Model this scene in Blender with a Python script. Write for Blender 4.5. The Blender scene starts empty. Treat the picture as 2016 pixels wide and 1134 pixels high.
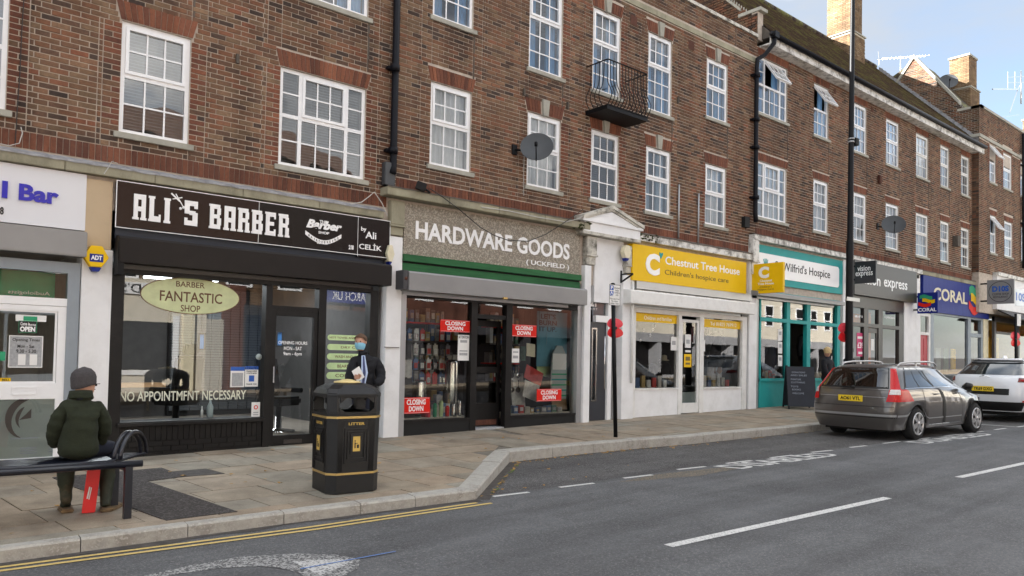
import bpy, bmesh, math, random
from mathutils import Vector, Matrix, Euler
random.seed(7)
SC = bpy.context.scene
COL = SC.collection
rad = math.radians
# ------------------------------------------------------------------ camera, world, sun, exposure
CF, CX, CY, D, H = 1500.0, 1008.0, 660.0, 11.4, 1.6      # focal length in px, principal point, facade distance, eye height
def _n(v): return Vector(v).normalized()
_vx = _n((2780-CX, 739-CY, CF)); _up = Vector((1958-CX, -50000-CY, CF)); _vz = _n(_up-_vx*_up.dot(_vx)); _vy = _vz.cross(_vx)
cam = bpy.data.cameras.new('camera'); camo = bpy.data.objects.new('camera', cam); COL.objects.link(camo)
cam.sensor_width = 36; cam.lens = CF/2016*36; cam.shift_y = (CY-567)/2016; cam.clip_end = 600; cam.clip_start = .05
rot = Matrix(((_vx[0], -_vx[1], -_vx[2]), (_vy[0], -_vy[1], -_vy[2]), (_vz[0], -_vz[1], -_vz[2])))
camo.matrix_world = Matrix.Translation((0, 0, H)) @ rot.to_4x4()
SC.camera = camo
SUN_DIR = Vector((-.60, .63, .42)).normalized()            # towards the sun: behind and left of the terrace
SUN_EL = math.asin(SUN_DIR.z); SUN_AZ = math.atan2(SUN_DIR.x, SUN_DIR.y)
w = bpy.data.worlds.new('World'); SC.world = w; w.use_nodes = True
nt = w.node_tree; nt.nodes.clear()
def N(nt, t, **k):
    n = nt.nodes.new(t)
    for a, b in k.items(): setattr(n, a, b)
    return n
def L(nt, a, b): nt.links.new(a, b)
wo = N(nt, 'ShaderNodeOutputWorld'); bg = N(nt, 'ShaderNodeBackground'); bg.inputs[1].default_value = .053
sky = N(nt, 'ShaderNodeTexSky', sky_type='NISHITA', sun_disc=False, sun_elevation=SUN_EL, sun_rotation=SUN_AZ, air_density=1.0, dust_density=1.6, ozone_density=1.2)
tc = N(nt, 'ShaderNodeTexCoord'); mp = N(nt, 'ShaderNodeMapping'); mp.inputs['Scale'].default_value = (1, 1, 2.6); mp.inputs['Location'].default_value = (3.1, 2.2, 1.1)
n1 = N(nt, 'ShaderNodeTexNoise'); n1.inputs['Scale'].default_value = 2.1; n1.inputs['Detail'].default_value = 9; n1.inputs['Roughness'].default_value = .56
cr = N(nt, 'ShaderNodeValToRGB'); cr.color_ramp.elements[0].position = .26; cr.color_ramp.elements[1].position = .50
n2 = N(nt, 'ShaderNodeTexNoise'); n2.inputs['Scale'].default_value = 1.7; n2.inputs['Detail'].default_value = 5
cc = N(nt, 'ShaderNodeValToRGB'); cc.color_ramp.elements[0].position = .47; cc.color_ramp.elements[0].color = (1.9, 2.12, 2.45, 1); cc.color_ramp.elements[1].position = .72; cc.color_ramp.elements[1].color = (11.5, 11.4, 11.2, 1)
mx = N(nt, 'ShaderNodeMixRGB')
L(nt, tc.outputs['Generated'], mp.inputs[0]); L(nt, mp.outputs[0], n1.inputs[0]); L(nt, mp.outputs[0], n2.inputs[0])
L(nt, n1.outputs[0], cr.inputs[0]); L(nt, n2.outputs[0], cc.inputs[0]); L(nt, cr.outputs[0], mx.inputs[0]); L(nt, sky.outputs[0], mx.inputs[1]); L(nt, cc.outputs[0], mx.inputs[2])
L(nt, mx.outputs[0], bg.inputs[0]); L(nt, bg.outputs[0], wo.inputs[0])
sl = bpy.data.lights.new('sun', 'SUN'); sl.energy = 5.0; sl.angle = rad(.5); sl.color = (1, .965, .92)
so = bpy.data.objects.new('sun', sl); COL.objects.link(so); so.rotation_euler = SUN_DIR.to_track_quat('Z', 'Y').to_euler(); so.location = (-20, 20, 30)
SC.view_settings.view_transform = 'Standard'; SC.view_settings.look = 'None'; SC.view_settings.gamma = 1; SC.view_settings.exposure = 2.7
SC.view_settings.use_curve_mapping = False
SC.render.engine = 'CYCLES'
SC.cycles.max_bounces = 8; SC.cycles.transparent_max_bounces = 16
# ------------------------------------------------------------------ measuring the place: rays through known planes
def ray(px, py):
    v = Vector((px-CX, py-CY, CF)); return Vector((_vx.dot(v), _vy.dot(v), _vz.dot(v)))
def F(px, py, Y=D):
    r = ray(px, py); t = Y/r.y; return r.x*t, H+r.z*t
def FX(px, py, X):
    r = ray(px, py); t = X/r.x; return r.y*t, H+r.z*t
def PR(x, y, z):
    v = Vector((x, y, z-H)); c = [_vx[i]*v.x+_vy[i]*v.y+_vz[i]*v.z for i in range(3)]
    return (CX+CF*c[0]/c[2], CY+CF*c[1]/c[2]) if c[2] > .1 else (-9999, -9999)
def zr(x, y=0): return -.15+.016*x
def zp(x, y): return -.249+.016*x+.03*y
def GR(px, py):
    r = ray(px, py); t = (-.15-H)/(r.z-.016*r.x); return r.x*t, r.y*t
def GP(px, py):
    r = ray(px, py); t = (-.249-H)/(r.z-.016*r.x-.03*r.y); return r.x*t, r.y*t
def RC(a, b, Y=D):
    x0, z1 = F(a[0], a[1], Y); x1, z0 = F(b[0], b[1], Y); return x0, x1, z0, z1
# ------------------------------------------------------------------ materials
MATS = {}
def mat(name, col, rough=.6, metal=0, var=.12, scale=6, bump=0, bscale=40, dirt=0, dlo=.5, dcol=(.05, .045, .035), dscale=1.5, spec=.5, coat=0, emit=0, stretch=None, speck=0, spth=.74, spcol=(.5, .5, .5)):
    if name in MATS: return MATS[name]
    m = bpy.data.materials.new(name); m.use_nodes = True; t = m.node_tree; b = t.nodes['Principled BSDF']
    b.inputs['Roughness'].default_value = rough; b.inputs['Metallic'].default_value = metal; b.inputs['Specular IOR Level'].default_value = spec
    if coat: b.inputs['Coat Weight'].default_value = coat; b.inputs['Coat Roughness'].default_value = .04
    tc = N(t, 'ShaderNodeTexCoord'); src = tc.outputs['Object']
    if stretch:
        mp = N(t, 'ShaderNodeMapping'); mp.inputs['Scale'].default_value = stretch; L(t, src, mp.inputs[0]); src = mp.outputs[0]
    no = N(t, 'ShaderNodeTexNoise'); no.inputs['Scale'].default_value = scale; no.inputs['Detail'].default_value = 7; no.inputs['Roughness'].default_value = .6; L(t, src, no.inputs[0])
    rp = N(t, 'ShaderNodeValToRGB'); rp.color_ramp.elements[0].position = .3; rp.color_ramp.elements[1].position = .7
    rp.color_ramp.elements[0].color = tuple(c*(1-var) for c in col[:3])+(1,); rp.color_ramp.elements[1].color = tuple(min(1, c*(1+var)) for c in col[:3])+(1,)
    L(t, no.outputs[0], rp.inputs[0]); out = rp.outputs[0]
    if dirt:
        nd = N(t, 'ShaderNodeTexNoise'); nd.inputs['Scale'].default_value = dscale; nd.inputs['Detail'].default_value = 10; nd.inputs['Roughness'].default_value = .7; L(t, src, nd.inputs[0])
        rd = N(t, 'ShaderNodeValToRGB'); rd.color_ramp.elements[0].position = dlo; rd.color_ramp.elements[1].position = dlo+.2; rd.color_ramp.elements[1].color = (dirt, dirt, dirt, 1); L(t, nd.outputs[0], rd.inputs[0])
        md = N(t, 'ShaderNodeMixRGB'); md.inputs[2].default_value = dcol+(1,); L(t, rd.outputs[0], md.inputs[0]); L(t, out, md.inputs[1]); out = md.outputs[0]
    if speck:
        vs = N(t, 'ShaderNodeTexVoronoi'); vs.inputs['Scale'].default_value = speck; L(t, src, vs.inputs[0])
        rs = N(t, 'ShaderNodeValToRGB'); rs.color_ramp.elements[0].position = spth; rs.color_ramp.elements[1].position = spth+.1
        sp = N(t, 'ShaderNodeSeparateColor'); L(t, vs.outputs['Color'], sp.inputs[0]); L(t, sp.outputs[0], rs.inputs[0])
        ms = N(t, 'ShaderNodeMixRGB'); ms.inputs[2].default_value = spcol+(1,); L(t, rs.outputs[0], ms.inputs[0]); L(t, out, ms.inputs[1]); out = ms.outputs[0]
    L(t, out, b.inputs['Base Color'])
    if emit:
        L(t, out, b.inputs['Emission Color']); b.inputs['Emission Strength'].default_value = emit
    if bump:
        nb = N(t, 'ShaderNodeTexNoise'); nb.inputs['Scale'].default_value = bscale; nb.inputs['Detail'].default_value = 6; L(t, src, nb.inputs[0])
        bp = N(t, 'ShaderNodeBump'); bp.inputs['Strength'].default_value = bump; bp.inputs['Distance'].default_value = .01; L(t, nb.outputs[0], bp.inputs['Height']); L(t, bp.outputs[0], b.inputs['Normal'])
    MATS[name] = m; return m
def brickmat(name, cols, single):
    m = bpy.data.materials.new(name); m.use_nodes = True; t = m.node_tree; b = t.nodes['Principled BSDF']
    b.inputs['Roughness'].default_value = .88; b.inputs['Specular IOR Level'].default_value = .25
    at = N(t, 'ShaderNodeAttribute'); at.attribute_name = 'rnd'; at.attribute_type = 'OBJECT' if single else 'GEOMETRY'
    rp = N(t, 'ShaderNodeValToRGB'); rp.color_ramp.interpolation = 'LINEAR'
    els = rp.color_ramp.elements
    while len(els) < len(cols): els.new(.5)
    for i, c in enumerate(cols): els[i].position = i/(len(cols)-1); els[i].color = tuple(c)+(1,)
    L(t, at.outputs['Fac'], rp.inputs[0])
    ge = N(t, 'ShaderNodeNewGeometry')
    no = N(t, 'ShaderNodeTexNoise'); no.inputs['Scale'].default_value = 26; no.inputs['Detail'].default_value = 8; no.inputs['Roughness'].default_value = .75; L(t, ge.outputs['Position'], no.inputs[0])
    r2 = N(t, 'ShaderNodeValToRGB'); r2.color_ramp.elements[0].position = .28; r2.color_ramp.elements[0].color = (.6, .6, .61, 1); r2.color_ramp.elements[1].position = .7; r2.color_ramp.elements[1].color = (1.18, 1.15, 1.12, 1); L(t, no.outputs[0], r2.inputs[0])
    ml = N(t, 'ShaderNodeMixRGB', blend_type='MULTIPLY'); ml.inputs[0].default_value = 1; L(t, rp.outputs[0], ml.inputs[1]); L(t, r2.outputs[0], ml.inputs[2])
    # broad weathering, soot and salts
    nw = N(t, 'ShaderNodeTexNoise'); nw.inputs['Scale'].default_value = .7; nw.inputs['Detail'].default_value = 8; nw.inputs['Roughness'].default_value = .65; L(t, ge.outputs['Position'], nw.inputs[0])
    r3 = N(t, 'ShaderNodeValToRGB'); r3.color_ramp.elements[0].position = .35; r3.color_ramp.elements[0].color = (.72, .70, .70, 1); r3.color_ramp.elements[1].position = .66; r3.color_ramp.elements[1].color = (1.16, 1.14, 1.1, 1); L(t, nw.outputs[0], r3.inputs[0])
    m3 = N(t, 'ShaderNodeMixRGB', blend_type='MULTIPLY'); m3.inputs[0].default_value = 1; L(t, ml.outputs[0], m3.inputs[1]); L(t, r3.outputs[0], m3.inputs[2])
    mp = N(t, 'ShaderNodeMapping'); mp.inputs['Scale'].default_value = (2.6, 2.6, .22); L(t, ge.outputs['Position'], mp.inputs[0])
    ns = N(t, 'ShaderNodeTexNoise'); ns.inputs['Scale'].default_value = 1.0; ns.inputs['Detail'].default_value = 9; ns.inputs['Roughness'].default_value = .6; L(t, mp.outputs[0], ns.inputs[0])
    r5 = N(t, 'ShaderNodeValToRGB'); r5.color_ramp.elements[0].position = .36; r5.color_ramp.elements[0].color = (.70, .68, .68, 1); r5.color_ramp.elements[1].position = .58; r5.color_ramp.elements[1].color = (1.08, 1.07, 1.06, 1); L(t, ns.outputs[0], r5.inputs[0])
    m5 = N(t, 'ShaderNodeMixRGB', blend_type='MULTIPLY'); m5.inputs[0].default_value = 1; L(t, m3.outputs[0], m5.inputs[1]); L(t, r5.outputs[0], m5.inputs[2]); L(t, m5.outputs[0], b.inputs['Base Color'])
    bp = N(t, 'ShaderNodeBump'); bp.inputs['Strength'].default_value = .5; bp.inputs['Distance'].default_value = .006; L(t, no.outputs[0], bp.inputs['Height']); L(t, bp.outputs[0], b.inputs['Normal'])
    MATS[name] = m; return m
BROWN = [(c[0]*1.40, c[1]*1.36, c[2]*1.27) for c in [(.040, .032, .030), (.085, .055, .042), (.115, .068, .048), (.125, .078, .052), (.145, .070, .044), (.125, .088, .060), (.17, .115, .078), (.165, .070, .045)]]
RED = [(.13, .058, .042), (.18, .076, .05), (.21, .086, .053), (.25, .102, .06), (.19, .074, .048)]
BUFF = [tuple(v*.55 for v in c) for c in [(.26, .17, .10), (.40, .28, .16), (.50, .36, .21), (.36, .23, .13), (.50, .38, .26)]]
for nm_, cs_ in (('brown', BROWN), ('red', RED), ('buff', BUFF)):
    brickmat(nm_+'_brick', cs_, False); brickmat(nm_+'_brick_single', cs_, True)
mat('mortar', (.47, .405, .34), .95, var=.2, scale=9, bump=.3, dirt=.4, dcol=(.26, .21, .17))
mat('mortar_pale', (.50, .46, .38), .95, var=.15, scale=9)
mat('mortar_dark', (.10, .085, .07), .95, var=.25, scale=9)
mat('stone', (.30, .28, .20), .9, var=.2, scale=3, bump=.3, dirt=.75, dcol=(.13, .12, .08), dscale=2.5, stretch=(1, 1, .5))
mat('pale_stone', (.36, .35, .30), .9, var=.15, scale=5, bump=.2, dirt=.5, dcol=(.17, .16, .13))
mat('lichen_stone', (.58, .56, .50), .9, var=.1, scale=5, bump=.3, dirt=.95, dlo=.46, dcol=(.09, .08, .06), dscale=4)
mat('lead', (.30, .30, .31), .6, metal=.1, var=.3, scale=7, dirt=.7, dcol=(.07, .07, .07), dscale=5)
mat('white_render', (.78, .785, .79), .7, var=.05, scale=3, dirt=.22, dcol=(.42, .40, .36), dscale=2.2)
mat('beige_render', (.52, .40, .26), .8, var=.08, scale=4, dirt=.4, dcol=(.36, .27, .17), dscale=2)
mat('upvc', (.82, .83, .84), .32, var=.03, scale=4, dirt=.06, dcol=(.45, .44, .42), dscale=5)
mat('white_paint', (.74, .74, .72), .5, var=.05, dirt=.3, dcol=(.42, .4, .36), dscale=4)
mat('peeling_paint', (.72, .71, .67), .7, var=.06, dirt=.95, dlo=.46, dcol=(.12, .11, .09), dscale=5)
mat('black_paint', (.007, .0065, .0065), .5, spec=.3, var=.2, scale=8, dirt=.25, dcol=(.05, .045, .04))
mat('black_metal', (.0045, .005, .0065), .5, var=.15, scale=12, spec=.22)
mat('matte_black', (.0045, .0045, .0045), .8)
mat('black_pipe', (.005, .0055, .009), .5, var=.2, spec=.2)
mat('grey_shutter', (.25, .25, .25), .45, metal=.3, var=.06, scale=2, dirt=.2, dcol=(.22, .22, .22))
mat('alu', (.42, .43, .44), .4, metal=.6, var=.08, scale=3, dirt=.3, dcol=(.25, .25, .24))
mat('bluegrey', (.25, .29, .33), .45, metal=.2, var=.05)
mat('brown_shutter', (.013, .010, .009), .5, spec=.22, metal=0, var=.12, scale=2, dirt=.4, dcol=(.024, .019, .015), dscale=1.2)
mat('sign_black', (.006, .005, .0055), .2, var=.1, scale=1, spec=.25)
mat('sign_brown', (.020, .009, .0065), .2, var=.1, scale=1, spec=.25)
mat('navy_board', (.004, .011, .026), .5)
mat('letter_white', (.86, .86, .86), .35, var=.02)
mat('letter_blue', (.014, .016, .42), .25, var=.05, coat=.3)
mat('letter_black', (.007, .007, .007), .5)
mat('sign_white', (.70, .71, .74), .22, var=.02, scale=1)
mat('green_board', (.028, .12, .045), .65, spec=.2, var=.2, scale=5, dirt=.6, dcol=(.025, .07, .04), dscale=4, stretch=(.4, 1, 3))
mat('pebbledash', (.25, .215, .175), .95, var=.35, scale=40, bump=1, bscale=60, speck=46, spth=.6, spcol=(.42, .38, .31))
mat('yellow', (.80, .50, .004), .45, spec=.2, var=.03, dirt=.1, dcol=(.7, .42, .02))
mat('yellow_dark', (.16, .11, .02), .6)
mat('teal', (.018, .31, .30), .5, spec=.25, var=.06, dirt=.15, dcol=(.03, .25, .24))
mat('charcoal', (.040, .034, .031), .35, var=.06)
mat('dark_sign', (.015, .016, .021), .3, var=.06)
mat('coral_blue', (.010, .022, .20), .45, spec=.2, var=.1, scale=3, dirt=.2, dcol=(.04, .07, .28), stretch=(3, 3, .4))
mat('cream', (.72, .66, .48), .5)
mat('cream_wall', (.62, .57, .47), .8, var=.08, scale=3, dirt=.2, dcol=(.42, .33, .2))
mat('orange', (.72, .17, .035), .5)
mat('red_sign', (.66, .016, .008), .5, spec=.2, var=.05)
mat('poppy_red', (.72, .012, .018), .38, var=.05)
mat('poppy_pink', (.80, .06, .09), .38, var=.05)
mat('magenta', (.55, .02, .14), .5)
mat('red_door', (.42, .02, .035), .4, var=.06)
mat('paper', (.78, .78, .76), .8, var=.03)
mat('paper_grey', (.36, .37, .38), .8, var=.2, scale=30)
mat('poster_blue', (.03, .16, .42), .5)
mat('lime', (.56, .74, .38), .6)
mat('oval_green', (.58, .63, .36), .55)
mat('text_brown', (.12, .05, .02), .6)
mat('vinyl_cream', (.66, .68, .56), .6)
mat('sign_blue', (.008, .09, .42), .4)
mat('green_panel', (.015, .32, .15), .5)
mat('door_grey', (.032, .035, .044), .4, var=.05)
mat('steel', (.62, .62, .60), .22, metal=1, var=.05)
mat('chrome', (.75, .75, .75), .08, metal=1, var=.02)
mat('gold', (.52, .36, .13), .35, metal=.5, var=.08)
mat('gold_flat', (.62, .42, .10), .5, var=.1)
mat('pale_yellow', (.72, .58, .26), .45, var=.08)
mat('bin_black', (.0055, .006, .0078), .42, var=.2, scale=14, bump=.15, bscale=160, dirt=.3, dcol=(.014, .013, .012), dscale=5)
mat('asphalt', (.106, .109, .114), .82, var=.22, scale=1.3, bump=.9, bscale=140, dirt=.4, dcol=(.068, .067, .068), dscale=.6, speck=95, spth=.80, spcol=(.165, .165, .165), spec=.4)
mat('tarmac_patch', (.034, .027, .025), .9, var=.25, scale=8, bump=.8, bscale=120, speck=60, spcol=(.09, .08, .075))
mat('gutter_dirt', (.062, .055, .050), .92, var=.4, scale=12, bump=.6, bscale=90)
mat('road_white', (.62, .62, .60), .75, var=.08, scale=30, dirt=.5, dcol=(.28, .28, .28), dscale=26, speck=80, spth=.84, spcol=(.25, .25, .25))
mat('road_yellow', (.60, .44, .15), .75, var=.12, scale=20, dirt=.5, dcol=(.26, .21, .11), dscale=25)
mat('worn_white', (.36, .36, .35), .85, var=.2, scale=60, dirt=.7, dcol=(.12, .12, .12), dscale=20, speck=70, spth=.42, spcol=(.09, .09, .092))
mat('worn_bright', (.50, .50, .49), .85, var=.15, scale=50, speck=70, spth=.72, spcol=(.14, .14, .14))
mat('blue_spray', (.10, .22, .52), .7, dirt=.6, dcol=(.08, .1, .16), dscale=30)
mat('kerb', (.36, .345, .31), .88, var=.18, scale=12, bump=.4, bscale=90, dirt=.6, dcol=(.17, .14, .11), dscale=2.5, speck=70, spcol=(.40, .38, .34))
def slabmat():
    m = bpy.data.materials.new('slab'); m.use_nodes = True; t = m.node_tree; b = t.nodes['Principled BSDF']; b.inputs['Roughness'].default_value = .8
    oi = N(t, 'ShaderNodeObjectInfo'); rp = N(t, 'ShaderNodeValToRGB'); e = rp.color_ramp.elements
    cs = [(.285, .24, .185), (.33, .27, .20), (.27, .245, .20), (.34, .27, .20), (.28, .27, .23), (.31, .245, .18)]
    while len(e) < len(cs): e.new(.5)
    for i, c in enumerate(cs): e[i].position = i/5; e[i].color = c+(1,)
    L(t, oi.outputs['Random'], rp.inputs[0])
    ge = N(t, 'ShaderNodeNewGeometry'); no = N(t, 'ShaderNodeTexNoise'); no.inputs['Scale'].default_value = 2.2; no.inputs['Detail'].default_value = 9; no.inputs['Roughness'].default_value = .68; L(t, ge.outputs['Position'], no.inputs[0])
    r2 = N(t, 'ShaderNodeValToRGB'); r2.color_ramp.elements[0].position = .3; r2.color_ramp.elements[0].color = (.62, .58, .54, 1); r2.color_ramp.elements[1].position = .68; r2.color_ramp.elements[1].color = (1.15, 1.14, 1.1, 1); L(t, no.outputs[0], r2.inputs[0])
    ml = N(t, 'ShaderNodeMixRGB', blend_type='MULTIPLY'); ml.inputs[0].default_value = 1; L(t, rp.outputs[0], ml.inputs[1]); L(t, r2.outputs[0], ml.inputs[2])
    n3 = N(t, 'ShaderNodeTexNoise'); n3.inputs['Scale'].default_value = 90; n3.inputs['Detail'].default_value = 4; L(t, ge.outputs['Position'], n3.inputs[0])
    r4 = N(t, 'ShaderNodeValToRGB'); r4.color_ramp.elements[0].position = .3; r4.color_ramp.elements[0].color = (.8, .8, .8, 1); r4.color_ramp.elements[1].position = .7; r4.color_ramp.elements[1].color = (1.12, 1.12, 1.12, 1); L(t, n3.outputs[0], r4.inputs[0])
    m4 = N(t, 'ShaderNodeMixRGB', blend_type='MULTIPLY'); m4.inputs[0].default_value = 1; L(t, ml.outputs[0], m4.inputs[1]); L(t, r4.outputs[0], m4.inputs[2])
    L(t, m4.outputs[0], b.inputs['Base Color'])
    bp = N(t, 'ShaderNodeBump'); bp.inputs['Strength'].default_value = .35; bp.inputs['Distance'].default_value = .01; L(t, no.outputs[0], bp.inputs['Height']); L(t, bp.outputs[0], b.inputs['Normal'])
    MATS['slab'] = m
slabmat()
def streaks(name):
    t = MATS[name].node_tree; b = t.nodes['Principled BSDF']; src = b.inputs['Base Color'].links[0].from_socket; ge = N(t, 'ShaderNodeNewGeometry'); mp = N(t, 'ShaderNodeMapping'); mp.inputs['Scale'].default_value = (.16, 1.5, 1); L(t, ge.outputs['Position'], mp.inputs[0])
    no = N(t, 'ShaderNodeTexNoise'); no.inputs['Scale'].default_value = 1.0; no.inputs['Detail'].default_value = 8; no.inputs['Roughness'].default_value = .6; L(t, mp.outputs[0], no.inputs[0])
    rp = N(t, 'ShaderNodeValToRGB'); rp.color_ramp.elements[0].position = .34; rp.color_ramp.elements[0].color = (.74, .73, .73, 1); rp.color_ramp.elements[1].position = .64; rp.color_ramp.elements[1].color = (1.22, 1.22, 1.21, 1); L(t, no.outputs[0], rp.inputs[0])
    n2 = N(t, 'ShaderNodeTexNoise'); n2.inputs['Scale'].default_value = 38; n2.inputs['Detail'].default_value = 3; L(t, ge.outputs['Position'], n2.inputs[0]); r2 = N(t, 'ShaderNodeValToRGB'); r2.color_ramp.elements[0].position = .3; r2.color_ramp.elements[0].color = (.78, .78, .78, 1); r2.color_ramp.elements[1].position = .7; r2.color_ramp.elements[1].color = (1.2, 1.2, 1.2, 1); L(t, n2.outputs[0], r2.inputs[0])
    a = N(t, 'ShaderNodeMixRGB', blend_type='MULTIPLY'); a.inputs[0].default_value = 1; L(t, src, a.inputs[1]); L(t, rp.outputs[0], a.inputs[2]); c = N(t, 'ShaderNodeMixRGB', blend_type='MULTIPLY'); c.inputs[0].default_value = 1; L(t, a.outputs[0], c.inputs[1]); L(t, r2.outputs[0], c.inputs[2]); L(t, c.outputs[0], b.inputs['Base Color'])
streaks('asphalt')
mat('sand_bed', (.15, .135, .11), .95, var=.25, scale=14)
mat('road_dust', (.105, .098, .085), .9, var=.3, scale=20, speck=60, spth=.62, spcol=(.20, .16, .11))
mat('bay_tarmac', (.068, .065, .066), .85, var=.3, scale=3, bump=.9, bscale=140, speck=95, spcol=(.16, .16, .155)); streaks('bay_tarmac')
def roofmat():
    m = bpy.data.materials.new('roof_tile'); m.use_nodes = True; t = m.node_tree; b = t.nodes['Principled BSDF']; b.inputs['Roughness'].default_value = .9
    ge = N(t, 'ShaderNodeNewGeometry'); at = N(t, 'ShaderNodeAttribute'); at.attribute_name = 'rnd'
    rp = N(t, 'ShaderNodeValToRGB'); e = rp.color_ramp.elements; e.new(.5); e[0].color = (.045, .030, .024, 1); e[1].color = (.075, .045, .032, 1); e[1].position = .5; e[2].color = (.10, .065, .045, 1); e[2].position = 1
    L(t, at.outputs['Fac'], rp.inputs[0])
    no = N(t, 'ShaderNodeTexNoise'); no.inputs['Scale'].default_value = 1.6; no.inputs['Detail'].default_value = 12; no.inputs['Roughness'].default_value = .75; L(t, ge.outputs['Position'], no.inputs[0])
    r2 = N(t, 'ShaderNodeValToRGB'); r2.color_ramp.elements[0].position = .48; r2.color_ramp.elements[0].color = (0, 0, 0, 1); r2.color_ramp.elements[1].position = .58; r2.color_ramp.elements[1].color = (.85, .85, .85, 1); L(t, no.outputs[0], r2.inputs[0])
    mg = N(t, 'ShaderNodeMixRGB'); mg.inputs[2].default_value = (.15, .15, .045, 1); L(t, r2.outputs[0], mg.inputs[0]); L(t, rp.outputs[0], mg.inputs[1]); L(t, mg.outputs[0], b.inputs['Base Color'])
    MATS['roof_tile'] = m
roofmat()
def glassmat(name, ior, gain, tint, wob=.0, rough=0):
    m = bpy.data.materials.new(name); m.use_nodes = True; t = m.node_tree; t.nodes.clear()
    o = N(t, 'ShaderNodeOutputMaterial'); tr = N(t, 'ShaderNodeBsdfTransparent'); tr.inputs[0].default_value = tint+(1,)
    gl = N(t, 'ShaderNodeBsdfGlossy'); gl.inputs['Roughness'].default_value = rough; gl.inputs['Color'].default_value = (1, 1, 1, 1)
    fr = N(t, 'ShaderNodeFresnel'); fr.inputs['IOR'].default_value = ior
    mu = N(t, 'ShaderNodeMath', operation='MULTIPLY'); mu.use_clamp = True; mu.inputs[1].default_value = gain; L(t, fr.outputs[0], mu.inputs[0])
    mi = N(t, 'ShaderNodeMixShader'); L(t, mu.outputs[0], mi.inputs[0]); L(t, tr.outputs[0], mi.inputs[1]); L(t, gl.outputs[0], mi.inputs[2]); L(t, mi.outputs[0], o.inputs[0])
    if wob:
        ge = N(t, 'ShaderNodeNewGeometry'); no = N(t, 'ShaderNodeTexNoise'); no.inputs['Scale'].default_value = 2.2; no.inputs['Detail'].default_value = 1; L(t, ge.outputs['Position'], no.inputs[0])
        bp = N(t, 'ShaderNodeBump'); bp.inputs['Strength'].default_value = wob; bp.inputs['Distance'].default_value = .02; L(t, no.outputs[0], bp.inputs['Height']); L(t, bp.outputs[0], gl.inputs['Normal']); L(t, bp.outputs[0], fr.inputs['Normal'])
    MATS[name] = m; return m
glassmat('window_glass', 1.62, 2.1, (.80, .84, .85), .2)
glassmat('shop_glass', 1.52, 1.5, (.84, .87, .86), .015)
glassmat('shop_glass_bright', 1.55, 1.5, (.80, .83, .82), 0)
mat('plain_tile', (.085, .05, .036), .9, var=.3, scale=12)
glassmat('car_glass', 1.6, 2.0, (.22, .25, .25), 0)
glassmat('frosted_glass', 1.5, 1.5, (.9, .93, .92), 0)
mat('frost', (.36, .42, .42), .5, var=.04)
mat('blind', (.40, .41, .42), .6, var=.03)
mat('curtain', (.55, .66, .78), .8, var=.05)
mat('curtain_sky_tint', (.26, .50, .80), .8, var=.06)  # sky reflection in the upper panes put into the cloth colour
mat('net', (.78, .78, .78), .9, var=.05)
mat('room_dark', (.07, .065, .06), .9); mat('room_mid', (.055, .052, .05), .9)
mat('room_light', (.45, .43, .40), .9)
mat('interior_floor', (.20, .17, .14), .6, var=.2)
mat('grey_dish', (.055, .06, .065), .5, var=.08)
mat('moss', (.035, .045, .012), .95, var=.4, scale=20, bump=1, bscale=30)
mat('leaf', (.38, .22, .06), .8, var=.4, scale=4)
mat('litter_green', (.10, .15, .03), .8, var=.4, scale=8)
mat('cable', (.50, .49, .46), .6)
mat('cable_dark', (.02, .02, .02), .6)
mat('bench_navy', (.006, .0075, .015), .34, var=.15, coat=.3)
mat('car_grey', (.125, .115, .108), .30, metal=.65, var=.03, coat=1)
mat('car_white', (.74, .76, .79), .25, metal=.0, var=.02, coat=1)
mat('car_black', (.006, .006, .007), .35)
mat('tyre', (.009, .009, .0095), .85, var=.2)
mat('alloy', (.50, .50, .51), .3, metal=.8, var=.05)
mat('tail_red', (.50, .008, .010), .22, var=.06, spec=.4)
mat('tail_dark', (.16, .006, .010), .12, coat=1)
mat('tail_clear', (.62, .60, .60), .12, coat=1)
mat('plate_yellow', (.85, .60, .03), .4, var=.02)
mat('ceiling_light', (.9, .95, 1), .5, emit=4.0, var=0)
mat('skin', (.52, .29, .20), .55, var=.06)
mat('hair_brown', (.10, .055, .03), .8, var=.3, scale=60)
mat('hair_blonde', (.55, .40, .20), .8, var=.3, scale=50)
mat('jacket_green', (.016, .021, .009), .95, var=.22, scale=30, bump=.5, bscale=120)
mat('hat_grey', (.060, .055, .057), .95, var=.2, scale=60, bump=.7, bscale=140)
mat('jeans', (.009, .012, .026), .9, var=.2)
mat('boot_green', (.025, .032, .019), .7, var=.3, scale=10, dirt=.5, dcol=(.16, .11, .06), dscale=6)
mat('boot_mud', (.17, .115, .06), .9, var=.4, scale=12)
mat('coat_navy', (.004, .0045, .0075), .85, var=.3, scale=25, bump=.3, bscale=80)
mat('shirt', (.45, .55, .75), .8)
mat('tie', (.04, .06, .16), .6, var=.4, scale=80)
mat('mask_blue', (.25, .56, .74), .8, var=.05)
mat('bag_red', (.72, .02, .02), .4, var=.06)
mat('chalkboard', (.008, .011, .019), .6, var=.3, scale=4)
mat('chalk', (.30, .33, .38), .9, var=.3, scale=30)
mat('wood', (.34, .20, .10), .6, var=.2)
mat('cardboard', (.36, .24, .13), .85, var=.15)
for i, c in enumerate([(.30, .30, .31), (.04, .04, .045), (.50, .05, .04), (.08, .14, .28), (.45, .42, .36), (.12, .11, .10), (.42, .30, .12), (.10, .20, .14), (.62, .62, .6), (.22, .16, .12)]): mat('goods%d' % i, c, .5, var=.25, scale=14)
M = MATS
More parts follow.
